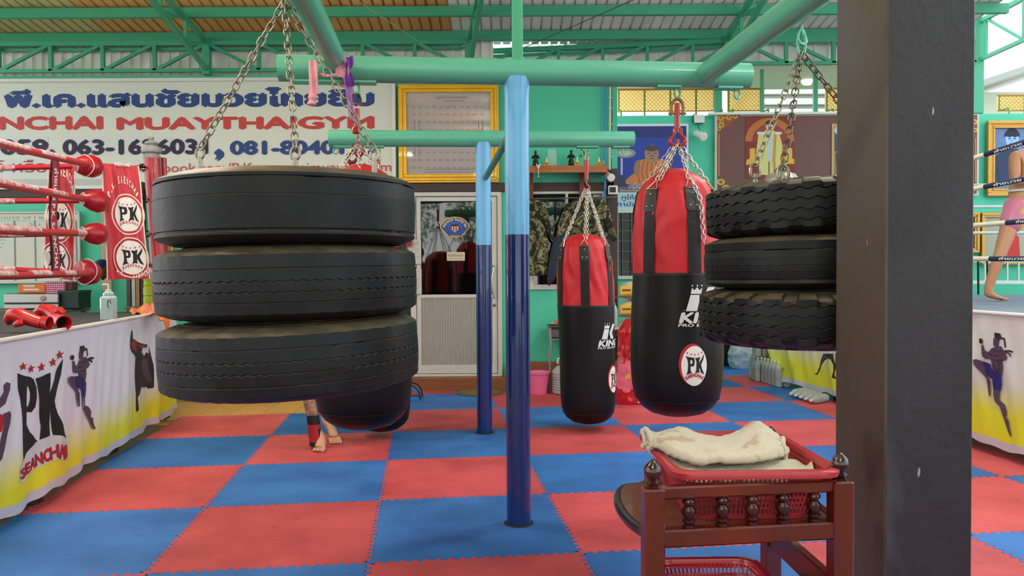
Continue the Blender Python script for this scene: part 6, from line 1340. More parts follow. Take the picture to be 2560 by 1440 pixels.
for i in range(5):
    o = copytree(bl); q_ = A1+dR*(1.35+i*.11)+nR*.02; o.location = (q_.x, q_.y, .045); o.rotation_euler = (PI/2, 0, -.9); o['label'] = 'clear water bottle lying on the mats under the right ring skirt'; o['group'] = 'bottles lying under the right ring skirt'
# ---- on the left ring
t = thing('pump_bottle', 'clear square bottle of water with a pump spout on the left ring edge', 'bottle'); p = W(272, 796, 5.72); p.z = ZTL
wsq = [(-.045, -.045), (.045, -.045), (.045, .045), (-.045, .045)]
MB().box(p+Vector((0, 0, .095)), (.092, .092, .185), bev=.014).box(p+Vector((0, 0, .2)), (.06, .06, .04), bev=.012).build('bottle_body', mat('water_clear', '#d8ecee', .08, trans=.45, ior=1.2), t)
MB().tube([p+Vector((0, 0, .215)), p+Vector((0, 0, .235))], .02, 14).tube([p+Vector((0, 0, .235)), p+Vector((0, 0, .275))], .006, 8).tube([p+Vector((.0, 0, .272)), p+Vector((-.04, -.01, .270))], .006, 8).build('pump', mat('white_plastic', '#d8d6cd', .4), t)
MB().tube([p+Vector((.03+.012*cos(a_), -.05, .13+.03*sin(a_))) for a_ in [2*PI*k/16 for k in range(13)]], .0025, 6).build('wire_loop', mat('black_cable', '#16181a', .5), t)
GLV = mat('red_glove_leather', '#c41f22', .35, coat=.3, var=.3, vscale=9, col2='#a3151a', bump=.12, bscale=30)
def glove(lab, pts, rad, thumb, trad, cuff, cr0):
    t = thing('boxing_glove', lab, 'boxing glove'); MB().tube(pts, rad, 20, flatten=.8).build('mitt', GLV, t, ang=60); MB().tube(thumb, trad, 14).build('thumb', GLV, t, ang=60)
    c0, c1 = Vector(cuff[0]), Vector(cuff[1]); M = Matrix.Translation(c0) @ (c1-c0).to_track_quat('Z', 'Y').to_matrix().to_4x4(); L = (c1-c0).length
    MB().lathe([(cr0, 0), (cr0*1.08, L*.5), (cr0*1.16, L), (cr0*1.02, L*.99), (cr0*.9, L*.3), (0, L*.3)], 20, M=M, cap=False).build('cuff', GLV, t)
    MB().lathe([(cr0*1.02, L*.98), (cr0*.92, L*.35), (0, L*.32)], 20, M=M, cap=False).build('lining', mat('black_lining', '#17140f', .8), t); return t
z = ZTL; gp = lambda x, y: Vector((fl(x, y, ZTL).x, fl(x, y, ZTL).y, ZTL))
g0 = gp(30, 815); gy = 4.75
def GP(px, py, Y=gy): return W(px, py, Y)
t1 = glove('red leather boxing glove lying palm down at the left of the pair', [GP(22, 812), GP(22, 800), GP(30, 788), GP(48, 787), GP(70, 797), GP(95, 805), GP(108, 808)], [.016, .034, .052, .056, .052, .046, .042], [GP(58, 806, gy-.06), GP(46, 808, gy-.07), GP(38, 812, gy-.06)], [.02, .022, .016], (GP(104, 806), GP(124, 808)), .036)
t2 = glove('red leather boxing glove lying with its dark cuff opening to the right', [GP(94, 793, 5.05), GP(96, 781, 5.05), GP(108, 774, 5.05), GP(126, 776, 5.05), GP(140, 790, 5.0), GP(146, 799, 4.95)], [.022, .038, .048, .048, .044, .042], [GP(140, 782, 4.95), GP(152, 776, 4.95), GP(160, 784, 4.95)], [.022, .026, .018], (GP(142, 800, 4.9), GP(160, 808, 4.82)), .042)
D = Decal(); c0 = GP(94, 801, gy-.055)
t = thing('orange_cloth', 'bright orange cloth draped over the far corner of the left ring', 'cloth'); OC = mat('orange_cloth', '#dd6c10', .8, var=.3, vscale=14, sheen=.3)
ctl = [[(322, 782, 7.0), (345, 768, 7.2), (375, 762, 7.2), (405, 762, 7.1), (425, 770, 6.7)], [(328, 786, 6.9), (350, 778, 6.9), (380, 776, 6.8), (402, 778, 6.6), (428, 790, 6.5)], [(330, 789, 6.8), (352, 784, 6.75), (385, 785, 6.5), (400, 790, 6.35), (425, 808, 6.38)], [(331, 790, 6.8), (354, 787, 6.7), (392, 790, 6.33), (405, 806, 6.3), (418, 824, 6.35)]]
def oc(u, v):
    f = u*4; i = min(int(f), 3); g_ = v*3; j = min(int(g_), 2); fu = f-i; fv = g_-j
    A_ = [[W(*ctl[j+b_][i+a_]) for a_ in (0, 1)] for b_ in (0, 1)]
    q = (A_[0][0]*(1-fu)+A_[0][1]*fu)*(1-fv)+(A_[1][0]*(1-fu)+A_[1][1]*fu)*fv
    q = q+Vector((0, 0, .014*sin(u*19+v*5)+.016*noise.noise(q*7)+.01)); return q
MB().grid(oc, 60, 30).grid(lambda u, v: oc(1-u, v)-Vector((0, 0, .008)), 60, 30).build('cloth_sheet', OC, t, ang=80)
MB().tube([oc(.55, k/14)+Vector((0, 0, .012)) for k in range(13)], .012, 8).build('rolled_hem', OC, t)

# ================================================================ FOREGROUND: PILLAR, TROLLEY, BASKETS, TOWELS
def pillar_mat(name, base, c2, c3, sc_, pale):
    m = bpy.data.materials.new(name); m.use_nodes = True; nt = m.node_tree; b = nt.nodes['Principled BSDF']; N = nt.nodes.new; L = nt.links.new
    t = N('ShaderNodeTexCoord'); mp = N('ShaderNodeMapping'); mp.inputs['Scale'].default_value = (1, 1, .45); L(t.outputs['Object'], mp.inputs[0])
    n = N('ShaderNodeTexNoise'); n.inputs['Scale'].default_value = sc_; n.inputs['Detail'].default_value = 3; n.inputs['Distortion'].default_value = .7; L(mp.outputs[0], n.inputs['Vector'])
    r = N('ShaderNodeValToRGB'); e = r.color_ramp; e.elements[0].position = .36; e.elements[0].color = lin(c2); e.elements[1].position = .56; e.elements[1].color = lin(base); q = e.elements.new(.47); q.color = lin(base); q = e.elements.new(.66); q.color = lin(c3)
    L(n.outputs['Fac'], r.inputs[0])
    n2 = N('ShaderNodeTexNoise'); n2.inputs['Scale'].default_value = 26; n2.inputs['Detail'].default_value = 2; mp2 = N('ShaderNodeMapping'); mp2.inputs['Scale'].default_value = (1, 1, .4); L(t.outputs['Object'], mp2.inputs[0]); L(mp2.outputs[0], n2.inputs['Vector'])
    r2 = N('ShaderNodeValToRGB'); r2.color_ramp.elements[0].position = .755; r2.color_ramp.elements[1].position = .775; L(n2.outputs['Fac'], r2.inputs[0])
    mx = N('ShaderNodeMix'); mx.data_type = 'RGBA'; L(r2.outputs[0], mx.inputs['Factor']); L(r.outputs[0], mx.inputs[6]); mx.inputs[7].default_value = lin(pale); L(mx.outputs[2], b.inputs['Base Color'])
    b.inputs['Roughness'].default_value = .5; b.inputs['Specular IOR Level'].default_value = .4
    n3 = N('ShaderNodeTexNoise'); n3.inputs['Scale'].default_value = 34; n3.inputs['Detail'].default_value = 4; L(t.outputs['Object'], n3.inputs['Vector']); bp = N('ShaderNodeBump'); bp.inputs['Strength'].default_value = .25; bp.inputs['Distance'].default_value = .006; L(n3.outputs['Fac'], bp.inputs['Height']); L(bp.outputs[0], b.inputs['Normal'])
    return m
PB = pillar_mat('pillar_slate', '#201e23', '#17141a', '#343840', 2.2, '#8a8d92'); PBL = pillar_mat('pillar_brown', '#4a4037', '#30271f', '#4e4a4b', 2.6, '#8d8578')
pc = W(2215, 700, 2.3); pc.z = 0; wp = .282
cc = [pc, pc+UD*wp, pc+UD*wp+VD*wp, pc+VD*wp]; bv = .006
poly = []
for i in range(4):
    a = cc[i]; p_ = cc[i-1]; n_ = cc[(i+1) % 4]
    poly += [a+(p_-a).normalized()*bv, a+(n_-a).normalized()*bv]
mb = MB(); k = len(poly); zs = [0+.001, 5.15]
vs = [Vector((p.x, p.y, z)) for z in zs for p in poly]
mb.add(vs, [(i, (i+1) % k, k+(i+1) % k, k+i) for i in range(k)])
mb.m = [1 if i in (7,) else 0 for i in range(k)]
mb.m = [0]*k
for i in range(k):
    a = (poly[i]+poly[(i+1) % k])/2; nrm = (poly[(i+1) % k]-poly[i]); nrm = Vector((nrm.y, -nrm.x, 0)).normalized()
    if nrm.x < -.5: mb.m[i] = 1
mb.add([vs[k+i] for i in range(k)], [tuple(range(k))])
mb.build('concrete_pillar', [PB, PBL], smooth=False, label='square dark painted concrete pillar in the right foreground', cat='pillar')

TW = mat('varnished_red_wood', '#641b10', .25, var=.6, vscale=7, col2='#34100b', coat=.5, stretch=(1, 1, .35), bump=.08, bscale=30)
TWT = mat('worn_table_wood', '#6d4433', .4, var=.5, vscale=8, col2='#4c2a20', coat=.2)
FNL = mat('dark_varnish', '#240c08', .2, coat=.6, var=.4, vscale=10, col2='#5c2216')
tr = thing('wooden_trolley', 'varnished red wooden trolley with turned spindles and finials in the right foreground', 'trolley')
FL_ = W(1632, 1300, 1.80); FR_ = W(2100, 1290, 1.86); BR_ = W(1927, 1100, 2.32); BL_ = W(1634, 1150, 2.30)
zr1 = W(1860, 1212, 1.81).z; zr0 = W(1860, 1243, 1.81).z; zl1 = W(1860, 1318, 1.81).z; zl0 = W(1860, 1362, 1.81).z
ps = .048
def fin(x, y, z, s=1): MB().lathe([(r_*.78, z_*.78) for r_, z_ in [(.024*s, 0), (.026*s, .006), (.016*s, .010), (.024*s, .018), (.014*s, .024), (.02*s, .030), (.027*s, .042), (.028*s, .052), (.022*s, .066), (.011*s, .078), (.004*s, .084), (0, .085)]], 24, c=(x, y, z)).build('finial', FNL, tr)
for P in (FL_, FR_, BR_, BL_):
    zt_ = zr1-.002 if P is not BR_ else zr1-.032
    if P is BL_: zt_ = zl1+.02
    MB().box((P.x, P.y, zt_/2), (ps, ps, zt_), Matrix.Rotation(TH*.5, 3, 'Z'), bev=.004).build('post', TW, tr)
    if P is not BL_: fin(P.x, P.y, zt_, .95)
def railpair(A_, B_, z0, z1, nm, w_=.028): MB().bar((A_.x, A_.y, (z0+z1)/2), (B_.x, B_.y, (z0+z1)/2), w_, z1-z0, bev=.004).build(nm, TW, tr)
railpair(FL_, FR_, zr0, zr1, 'top_rail'); railpair(FL_, FR_, zl0, zl1, 'shelf_rail', .034); railpair(FR_, BR_, zr0, zr1, 'top_rail'); railpair(FR_, BR_, zl0, zl1, 'shelf_rail'); railpair(BL_, BR_, zl0, zl1, 'shelf_rail'); railpair(FL_, BL_, zl0, zl1, 'shelf_rail')
H = zr0-zl1
for f_ in (.185, .36, .52, .685, .855):
    q_ = FL_.lerp(FR_, f_); sp_ = [(.008, 0), (.014, .02), (.015, .1), (.009, .14), (.015, .2), (.016, .27), (.009, .31), (.012, .36), (.017, .48), (.017, .6), (.011, .72), (.008, .76), (.014, .8), (.016, .88), (.013, .95), (.008, 1.0)]
    MB().lathe([(r_, z_*H) for r_, z_ in sp_], 20, c=(q_.x, q_.y, zl1)).build('spindle', FNL, tr)
# shelf board with a rounded leaf on the left
lf = [(FR_.x-.01, FR_.y), (BR_.x-.01, BR_.y), (BL_.x, BL_.y-.02)]
n_ = 24; cx_ = FL_.x+.01; cy_ = (FL_.y+BL_.y)/2-.045
lf += [(cx_+.02-.070*sin(PI*k/n_)**.8, cy_+.20*cos(PI*k/n_)) for k in range(n_+1)]
lf += [(FL_.x, FL_.y)]
zb_ = zl1-.006
MB().prism(lf, zb_-.004, zb_+.004).build('shelf_top', TWT, tr, smooth=False)
lf2 = [(cx_+.02-.076*sin(PI*k/n_)**.8, cy_+.207*cos(PI*k/n_)) for k in range(n_+1)]
MB().tube([(x_, y_, zb_-.01) for x_, y_ in lf2], .013, 10).build('leaf_edge', mat('dark_edge_wood', '#2a1a1c', .3, coat=.4), tr)
MB().prism(lf, zb_-.024, zb_-.004).build('shelf_core', mat('dark_edge_wood', '#2a1a1c', .3), tr, smooth=False)
zq = .46
railpair(FR_, BR_, .53, .60, 'lower_rail'); railpair(FL_, BL_, .40, .44, 'lower_rail'); railpair(FL_, FR_, .40, .44, 'lower_rail'); railpair(BL_, BR_, .40, .44, 'lower_rail')
MB().prism([(FL_.x, FL_.y), (FR_.x, FR_.y), (BR_.x, BR_.y), (BL_.x, BL_.y)], .425, .437).build('lower_shelf', TWT, tr, smooth=False)
brp = [(0, 0), (.1, 0), (.06, -.02), (.03, -.06), (0, -.1)]
MB().prism([(BR_.x-.02-x_, zl0+y_) for x_, y_ in brp], -.01, .01, M=Matrix(((1, 0, 0, 0), (0, 0, 1, BR_.y), (0, 1, 0, 0), (0, 0, 0, 1)))).build('bracket', TW, tr)
def rrect(cx, cy, w_, d_, r, n=6, rot=0):
    out = []
    for (sx_, sy_, a0) in ((1, 1, 0), (-1, 1, PI/2), (-1, -1, PI), (1, -1, 3*PI/2)):
        for k in range(n+1):
            a = a0+PI/2*k/n; x = sx_*(w_/2-r)+r*cos(a); y = sy_*(d_/2-r)+r*sin(a); out.append((cx+x*cos(rot)-y*sin(rot), cy+x*sin(rot)+y*cos(rot)))
    return out
def resample(P, n):
    Q = P+[P[0]]; L = [0]
    for a, b in zip(Q, Q[1:]): L.append(L[-1]+math.dist(a, b))
    out = []; j = 0
    for k in range(n):
        s = L[-1]*k/n
        while L[j+1] < s: j += 1
        f = (s-L[j])/(L[j+1]-L[j]); out.append((Q[j][0]+(Q[j+1][0]-Q[j][0])*f, Q[j][1]+(Q[j+1][1]-Q[j][1])*f))
    return out
def basket(lab, cx, cy, w_, d_, z0, z1, taper, rot, m, nb=132, rows=7):
    t = thing('plastic_basket', lab, 'basket'); lv = lambda f: (w_-taper*(1-f), d_-taper*(1-f)); h = z1-z0
    L_ = lambda f, off=0, n=nb: resample(rrect(cx, cy, lv(f)[0]+off, lv(f)[1]+off, .045, rot=rot), n)
    # rim: folded lip
    prof = [(-.006, -.022), (.004, -.022), (.030, -.018), (.036, -.004), (.030, .0), (.006, .0), (-.008, -.004)]
    loops = [L_(1, o_, 96) for o_, z_ in prof]; vs = [(*p, z1+z_) for l, (o_, z_) in zip(loops, prof) for p in l]; n = 96; q = len(prof)
    MB().add(vs, [(i*n+k, i*n+(k+1) % n, ((i+1) % q)*n+(k+1) % n, ((i+1) % q)*n+k) for i in range(q) for k in range(n)]).build('rim', m, t, ang=50)
    wl = MB()
    def ringband(fa, fb):
        n = 96; A = L_(fa, 0, n); B = L_(fb, 0, n); A2 = L_(fa, -.006, n); B2 = L_(fb, -.006, n); za = z0+h*fa; zb = z0+h*fb
        vs = [(*p, za) for p in A]+[(*p, zb) for p in B]+[(*p, zb) for p in B2]+[(*p, za) for p in A2]
        wl.add(vs, [(i*n+k, i*n+(k+1) % n, ((i+1) % 4)*n+(k+1) % n, ((i+1) % 4)*n+k) for i in range(4) for k in range(n)])
    ringband(0, .12)
    for r_ in range(rows): f = .12+(.72)*(r_+1)/(rows); ringband(f-.022, f+.022)
    ringband(.9, 1.0)
    A = L_(.1); B = L_(.92)
    for k, (a, b) in enumerate(zip(A, B)):
        wl.bar((*a, z0+h*.1), (*b, z0+h*.92), .0042, .0042)
    wl.build('lattice_wall', m, t, smooth=False)
    MB().prism(rrect(cx, cy, lv(0)[0], lv(0)[1], .045, rot=rot), z0, z0+.004).build('basket_floor', m, t, smooth=False); return t
RP = mat('red_brown_plastic', '#a8333a', .38, coat=.15, var=.15, vscale=6)
BCX, BCY, BZ1 = .575, 2.055, .878
basket('red lattice plastic basket holding cream towels on top of the trolley', BCX, BCY, .375, .44, zb_+.005, BZ1, .075, .02, RP)
basket('bright red lattice plastic basket on the lower shelf of the trolley', .515, 1.97, .27, .28, .438, .565, .05, .02, mat('bright_red_plastic', '#c01828', .25, coat=.5), nb=90, rows=5)
TWL = mat('cream_terry', '#e4dcbf', .95, bump=.9, bscale=420, sheen=.4, var=.12, vscale=30, col2='#d5cba8')
def floral():
    m = mat('patterned_terry', '#dfd5b6', .95, bump=.9, bscale=420, sheen=.4); nt = m.node_tree; b = nt.nodes['Principled BSDF']; N = nt.nodes.new; L = nt.links.new
    t = N('ShaderNodeTexCoord'); n = N('ShaderNodeTexNoise'); n.inputs['Scale'].default_value = 17; n.inputs['Detail'].default_value = 1; n.inputs['Distortion'].default_value = .5; L(t.outputs['Object'], n.inputs['Vector'])
    r = N('ShaderNodeValToRGB'); r.color_ramp.elements[0].position = .60; r.color_ramp.elements[1].position = .66; r.color_ramp.elements[0].color = lin('#dfd5b6'); r.color_ramp.elements[1].color = lin('#cba98c'); L(n.outputs['Fac'], r.inputs[0]); L(r.outputs[0], b.inputs['Base Color']); return m
FLO = floral()
def crv(P, u):
    f = u*(len(P)-1); i = min(int(f), len(P)-2); t_ = f-i; p0, p1, p2, p3 = P[max(i-1, 0)], P[i], P[i+1], P[min(i+2, len(P)-1)]
    return .5*((2*p1)+(p2-p0)*t_+(2*p0-5*p1+4*p2-p3)*t_*t_+(3*p1-p0-3*p2+p3)*t_**3)
def towel(lab, back, front, th, m, base_z, seedv, hem=True):
    Bk = [W(*p) for p in back]; Fr = [W(*p) for p in front]; t = thing('towel', lab, 'towel')
    def top(u, v):
        a = crv(Bk, u); b = crv(Fr, u); q = a.lerp(b, v); q.z += .012*sin(PI*v)+.007*noise.noise((u*7, v*4, seedv))+.004*noise.noise((u*25, v*12, seedv)); return q
    def fn(u, v):
        if v < .7: return top(u, v/.7)
        k = (v-.7)/.3*PI; q = top(u, 1); return q+Vector((0, -.5*th*sin(k), -.5*th*(1-cos(k))))+Vector((0, .03*max(0, (v-.88)/.12), 0))
    MB().grid(fn, 90, 34).grid(lambda u, v: (lambda q: Vector((q.x, q.y, max(q.z-.012-.02*v, base_z))))(crv(Bk, 1-u)), 90, 8).build('towel_fold', m, t, ang=80)
    e0 = [fn(0, k/20) for k in range(21)]; MB().tube(e0, .007, 8).tube([fn(1, k/20) for k in range(21)], .007, 8).build('hem', m, t)
    return t
FB = zb_+.012
def pad_(u, v): x = BCX-.168+.336*u; y = BCY-.19+.38*v; e_ = min(u, 1-u, v, 1-v); return Vector((x, y, .842+.014*noise.noise((x*11, y*9, 1))+.012*sin(x*60+y*20)*(1 if u < .4 else .2)*(v < .5)-max(0, .08-e_)*.25))
t = thing('towel', 'cream towel lying flat at the bottom of the basket pile', 'towel')
MB().grid(pad_, 70, 70).grid(lambda u, v: (lambda q: Vector((BCX+(q.x-BCX)*.86, BCY+(q.y-BCY)*.88, FB)))(pad_(1-u, v)), 4, 4).build('towel_fold', TWL, t, ang=80)
MB().tube([Vector((BCX-.15+.30*k/20, BCY-.172, .845+.004*sin(k*1.7))) for k in range(21)], .008, 8).build('hem', TWL, t)
towel('cream towel folded in the middle of the basket pile', [(1605, 1083, 2.2), (1650, 1100, 2.18), (1720, 1100, 2.15), (1800, 1110, 2.12), (1880, 1110, 2.1), (1945, 1120, 2.08), (1968, 1128, 2.05)], [(1612, 1093, 2.16), (1632, 1115, 2.09), (1668, 1138, 2.01), (1730, 1162, 1.96), (1810, 1160, 1.97), (1900, 1156, 1.98), (1962, 1146, 2.01)], .03, TWL, FB, 3)
towel('cream towel with faded brown flowers folded on top of the basket pile', [(1606, 1077, 2.24), (1640, 1082, 2.22), (1672, 1071, 2.2), (1705, 1068, 2.2), (1745, 1084, 2.2), (1800, 1091, 2.2), (1850, 1073, 2.18), (1888, 1052, 2.15), (1925, 1072, 2.12), (1957, 1108, 2.06)], [(1628, 1093, 2.06), (1662, 1104, 2.0), (1690, 1117, 1.96), (1735, 1130, 1.93), (1790, 1130, 1.925), (1840, 1131, 1.925), (1880, 1128, 1.93), (1915, 1124, 1.94), (1942, 1117, 1.97), (1957, 1112, 2.01)], .034, FLO, FB, 8)
t = thing('towel', 'small cream washcloth with a raised corner at the front right of the basket', 'towel')
wc = [W(*p) for p in ((1700, 1160, 1.98), (1780, 1150, 1.99), (1880, 1146, 2.0), (1960, 1142, 2.02), (2010, 1160, 2.0), (2030, 1152, 1.96))]; wf = [W(*p) for p in ((1690, 1182, 1.9), (1780, 1183, 1.9), (1880, 1182, 1.9), (1960, 1181, 1.905), (2010, 1180, 1.91), (2034, 1172, 1.92))]
f_ = lambda u, v: crv(wc, u).lerp(crv(wf, u), v)+Vector((0, 0, .006*noise.noise((u*9, v*5, 4))))
MB().grid(f_, 60, 20).grid(lambda u, v: f_(1-u, v)-Vector((0, 0, .010)), 60, 20).build('towel_fold', TWL, t, ang=80); MB().tube([f_(k/20, 1)-Vector((0, 0, .005)) for k in range(21)], .006, 8).build('hem', TWL, t)

# ================================================================ PEOPLE
def skinmesh(V, E, root, sub=2):
    names = list(V); me = bpy.data.meshes.new('s'); me.from_pydata([tuple(V[k][0]) for k in names], [(names.index(a), names.index(b)) for a, b in E], [])
    o = bpy.data.objects.new('s', me); COL.objects.link(o); md = o.modifiers.new('k', 'SKIN'); md.use_smooth_shade = True
    for i, k in enumerate(names):
        r = V[k][1]; r = r if isinstance(r, tuple) else (r, r); me.skin_vertices[0].data[i].radius = r; me.skin_vertices[0].data[i].use_root = (k == root)
    sb = o.modifiers.new('u', 'SUBSURF'); sb.levels = sub; sb.render_levels = sub
    dg = bpy.context.evaluated_depsgraph_get(); m2 = bpy.data.meshes.new_from_object(o.evaluated_get(dg)); bpy.data.objects.remove(o)
    v = [x.co.copy() for x in m2.vertices]; f = [tuple(p.vertices) for p in m2.polygons]; bpy.data.meshes.remove(m2); return v, f
SKIN = mat('skin', '#b98260', .5, var=.25, vscale=6, col2='#a56e4e'); SKIN2 = mat('pale_skin', '#cc9d7e', .5, var=.25, vscale=6, col2='#bb8667')
def hand(mb, wr_, d, side, s=1.0, curl=.5):
    d = Vector(d).normalized(); side = Vector(side); side = (side-d*side.dot(d)).normalized(); nn = d.cross(side)
    v, f = skinmesh({'w': (wr_-d*.02, .026*s), 'p': (wr_+d*.045*s, (.024*s, .036*s)), 'k': (wr_+d*.085*s, (.018*s, .040*s))}, [('w', 'p'), ('p', 'k')], 'w', 1); mb.add(v, f)
    for i, (o, L) in enumerate(((-.030, .072), (-.010, .082), (.010, .077), (.029, .06))):
        b = wr_+d*.075*s+side*o*s; c_ = nn*curl; mb.tube([b, b+(d*.5)*L*s, b+(d*.8+c_*.35)*L*s, b+(d*.9+c_*.8)*L*s], [.010*s, .0095*s, .0085*s, .006*s], 8)
    b = wr_+d*.02*s-side*.03*s; mb.tube([b, b-side*.03*s+d*.03*s, b-side*.035*s+d*.06*s+nn*.01], [.013*s, .0115*s, .008*s], 8)
def foot(mb, ank, heel, toe, knee, s=1.0):
    d = Vector((toe.x-heel.x, toe.y-heel.y, 0)); L = d.length; d.normalize(); sd = Vector((d.y, -d.x, 0)); z = min(heel.z, toe.z)
    v, f = skinmesh({'u': (ank+(knee-ank).normalized()*.13, .046*s), 'a': (ank, .042*s), 'h': (Vector((heel.x, heel.y, heel.z+.035*s))+d*.035, (.036*s, .032*s)), 'm': (heel.lerp(toe, .45)+Vector((0, 0, .045*s)), (.038*s, .03*s)), 'b': (heel.lerp(toe, .74)+Vector((0, 0, .024*s)), (.046*s, .021*s))}, [('u', 'a'), ('a', 'h'), ('a', 'm'), ('m', 'b')], 'a', 2); mb.add(v, f)
    for i in range(5):
        o = (-.036+.018*i)*s; ln = (.28-.025*abs(i-0))*L; r = (.0125 if i == 0 else .009)*s; b = heel.lerp(toe, .72)+sd*o+Vector((0, 0, .016)); b.z = max(min(b.z, toe.z+.05), toe.z+.014); e = Vector((b.x, b.y, toe.z+.012))+d*ln; mb.tube([b, b.lerp(e, .6)+Vector((0, 0, .003)), e, e+d*r*.6], [r*1.1, r*1.05, r, r*.4], 8)
def headm(t, c, yaw, skin, hair, s=1.0):
    R = Matrix.Translation(c) @ Matrix.Rotation(yaw, 4, 'Z'); mb = MB()     # face looks along local -Y
    def hp(u, v, k=1.0, up=0):
        a = 2*PI*u; ph = PI*v; x = .076*sin(ph)*cos(a); y = .094*sin(ph)*sin(a); z = -.118*cos(ph)
        if z < 0: x *= 1-.35*(-z/.118)**1.5; y *= 1-.12*(-z/.118)
        if y < 0: y -= .022*math.exp(-((x/.014)**2+((z+.012)/.022)**2)); y += .008*math.exp(-(((abs(x)-.03)/.014)**2+((z-.012)/.012)**2)); y -= .006*math.exp(-((x/.025)**2+((z+.056)/.008)**2))
        return R @ (Vector((x, y, z))*s*k)
    mb.grid(lambda u, v: hp(u, v), 48, 36, wrap=True); 
    for sx_ in (-1, 1): mb.tube([R @ (Vector((sx_*.076, .012+.012*cos(a)*.8, .028*sin(a)-.002))*s) for a in [2*PI*k/12 for k in range(12)]], .006*s, 6, closed=True); mb.lathe([(0, -.004), (.014, 0), (0, .004)], 8, M=R @ Matrix.Translation((sx_*.074*s, .012*s, 0)) @ Matrix.Rotation(PI/2, 4, 'Y'))
    mb.build('head', skin, t, ang=80)
    h = MB(); h.grid(lambda u, v: hp(u, .52+.48*v if sin(2*PI*u) > -.25 else .70+.30*v, 1.06), 48, 16, wrap=True); h.build('hair', hair, t, ang=80)
    e = MB()
    for sx_ in (-1, 1): e.lathe([(0, -.011), (.009, -.006), (.012, 0), (.009, .006), (0, .011)], 10, c=R @ (Vector((sx_*.03, -.073, .012))*s))
    e.build('eyes', mat('eye_dark', '#2a211c', .15), t); MB().tube([R @ (Vector((x_, -.088+abs(x_)*.3, -.052))*s) for x_ in (-.022, -.01, 0, .01, .022)], .004*s, 6).build('mouth', mat('lip', '#8c4a42', .5), t)
HAIR = mat('black_hair', '#14110f', .5, bump=.4, bscale=120)
def person(lab, J, skin, yaw, shorts_m, shorts_m2=None, hands=True, cat='person', tattoo=None):
    t = thing('person', lab, cat, (J['hip'].x, J['hip'].y, min(J['lt'].z, J['rt'].z)))
    V = {'pel': (J['hip'], (.135, .105)), 'wai': (J['hip'].lerp(J['chest'], .45), (.12, .095)), 'che': (J['chest'], (.155, .11)), 'nb': (J['neck'], .062), 'nt': (J['neck'].lerp(J['head'], .55), .055),
         'ls': (J['ls'], .062), 'rs': (J['rs'], .062), 'le': (J['le'], .043), 're': (J['re'], .043), 'lw': (J['lw'], .028), 'rw': (J['rw'], .028), 'lu': (J['ls'].lerp(J['le'], .5), .052), 'ru': (J['rs'].lerp(J['re'], .5), .052), 'lf': (J['le'].lerp(J['lw'], .35), .042), 'rf': (J['re'].lerp(J['rw'], .35), .042),
         'lh': (J['lh'], (.1, .095)), 'rh': (J['rh'], (.1, .095)), 'lm': (J['lh'].lerp(J['lk'], .5), .082), 'rm': (J['rh'].lerp(J['rk'], .5), .082), 'lk': (J['lk'], .058), 'rk': (J['rk'], .058), 'lc': (J['lk'].lerp(J['la'], .3), .057), 'rc': (J['rk'].lerp(J['ra'], .3), .057), 'la': (J['la'], .041), 'ra': (J['ra'], .041)}
    E = [('pel', 'wai'), ('wai', 'che'), ('che', 'nb'), ('nb', 'nt'), ('che', 'ls'), ('che', 'rs'), ('ls', 'lu'), ('lu', 'le'), ('le', 'lf'), ('lf', 'lw'), ('rs', 'ru'), ('ru', 're'), ('re', 'rf'), ('rf', 'rw'), ('pel', 'lh'), ('pel', 'rh'), ('lh', 'lm'), ('lm', 'lk'), ('lk', 'lc'), ('lc', 'la'), ('rh', 'rm'), ('rm', 'rk'), ('rk', 'rc'), ('rc', 'ra')]
    v, f = skinmesh(V, E, 'pel'); mb = MB(); mb.add(v, f); foot(mb, J['la'], J['lheel'], J['lt'], J['lk']); foot(mb, J['ra'], J['rheel'], J['rt'], J['rk'])
    if hands:
        for a, b in (('le', 'lw'), ('re', 'rw')): d_ = (J[b]-J[a]).normalized(); hand(mb, J[b], d_, Vector((0, 0, 1)).cross(d_) if abs(d_.z) < .9 else Vector((1, 0, 0)), 1, .7)
    if tattoo:
        mb.m = [1 if (lambda c: (c-J[tattoo[0]]).length < (J[tattoo[1]]-J[tattoo[0]]).length*.85 and c.z < J[tattoo[0]].z and abs(c.x-(J[tattoo[0]].lerp(J[tattoo[1]], .5)).x) < .14)(sum((Vector(mb.v[i]) for i in q), Vector())/len(q)) else 0 for q in mb.f]
    mb.build('body', [skin, mat('tattooed_skin', '#b98a70', .5, var=.95, vscale=22, col2='#3c4446', detail=2)] if tattoo else skin, t, ang=80)
    headm(t, J['head'], yaw, skin, HAIR)
    # shorts: a shell round pelvis and thighs
    V2 = {'w': (J['hip'].lerp(J['chest'], .30), (.137, .112)), 'p': (J['hip'], (.155, .13)), 'l': (J['lh'].lerp(J['lk'], .12), (.125, .12)), 'r': (J['rh'].lerp(J['rk'], .12), (.125, .12)), 'l2': (J['lh'].lerp(J['lk'], .5), (.118, .112)), 'r2': (J['rh'].lerp(J['rk'], .5), (.118, .112))}
    v, f = skinmesh(V2, [('w', 'p'), ('p', 'l'), ('p', 'r'), ('l', 'l2'), ('r', 'r2')], 'p'); mb = MB(); mb.add(v, f)
    if shorts_m2: mb.m = [1 if (sum((Vector(mb.v[i]) for i in q), Vector())/len(q)-J['hip']).dot(Vector((1, -.2, -.15))) > -.03 else 0 for q in mb.f]
    mb.build('shorts', [shorts_m, shorts_m2] if shorts_m2 else shorts_m, t, ang=80)
    MB().tube([J['hip'].lerp(J['chest'], .34)+Vector((.128*cos(a), .102*sin(a), 0)) for a in [2*PI*k/24 for k in range(24)]], .013, 8, closed=True).build('waistband', mat('white_band', '#d2ccc4', .6), t)
    return t
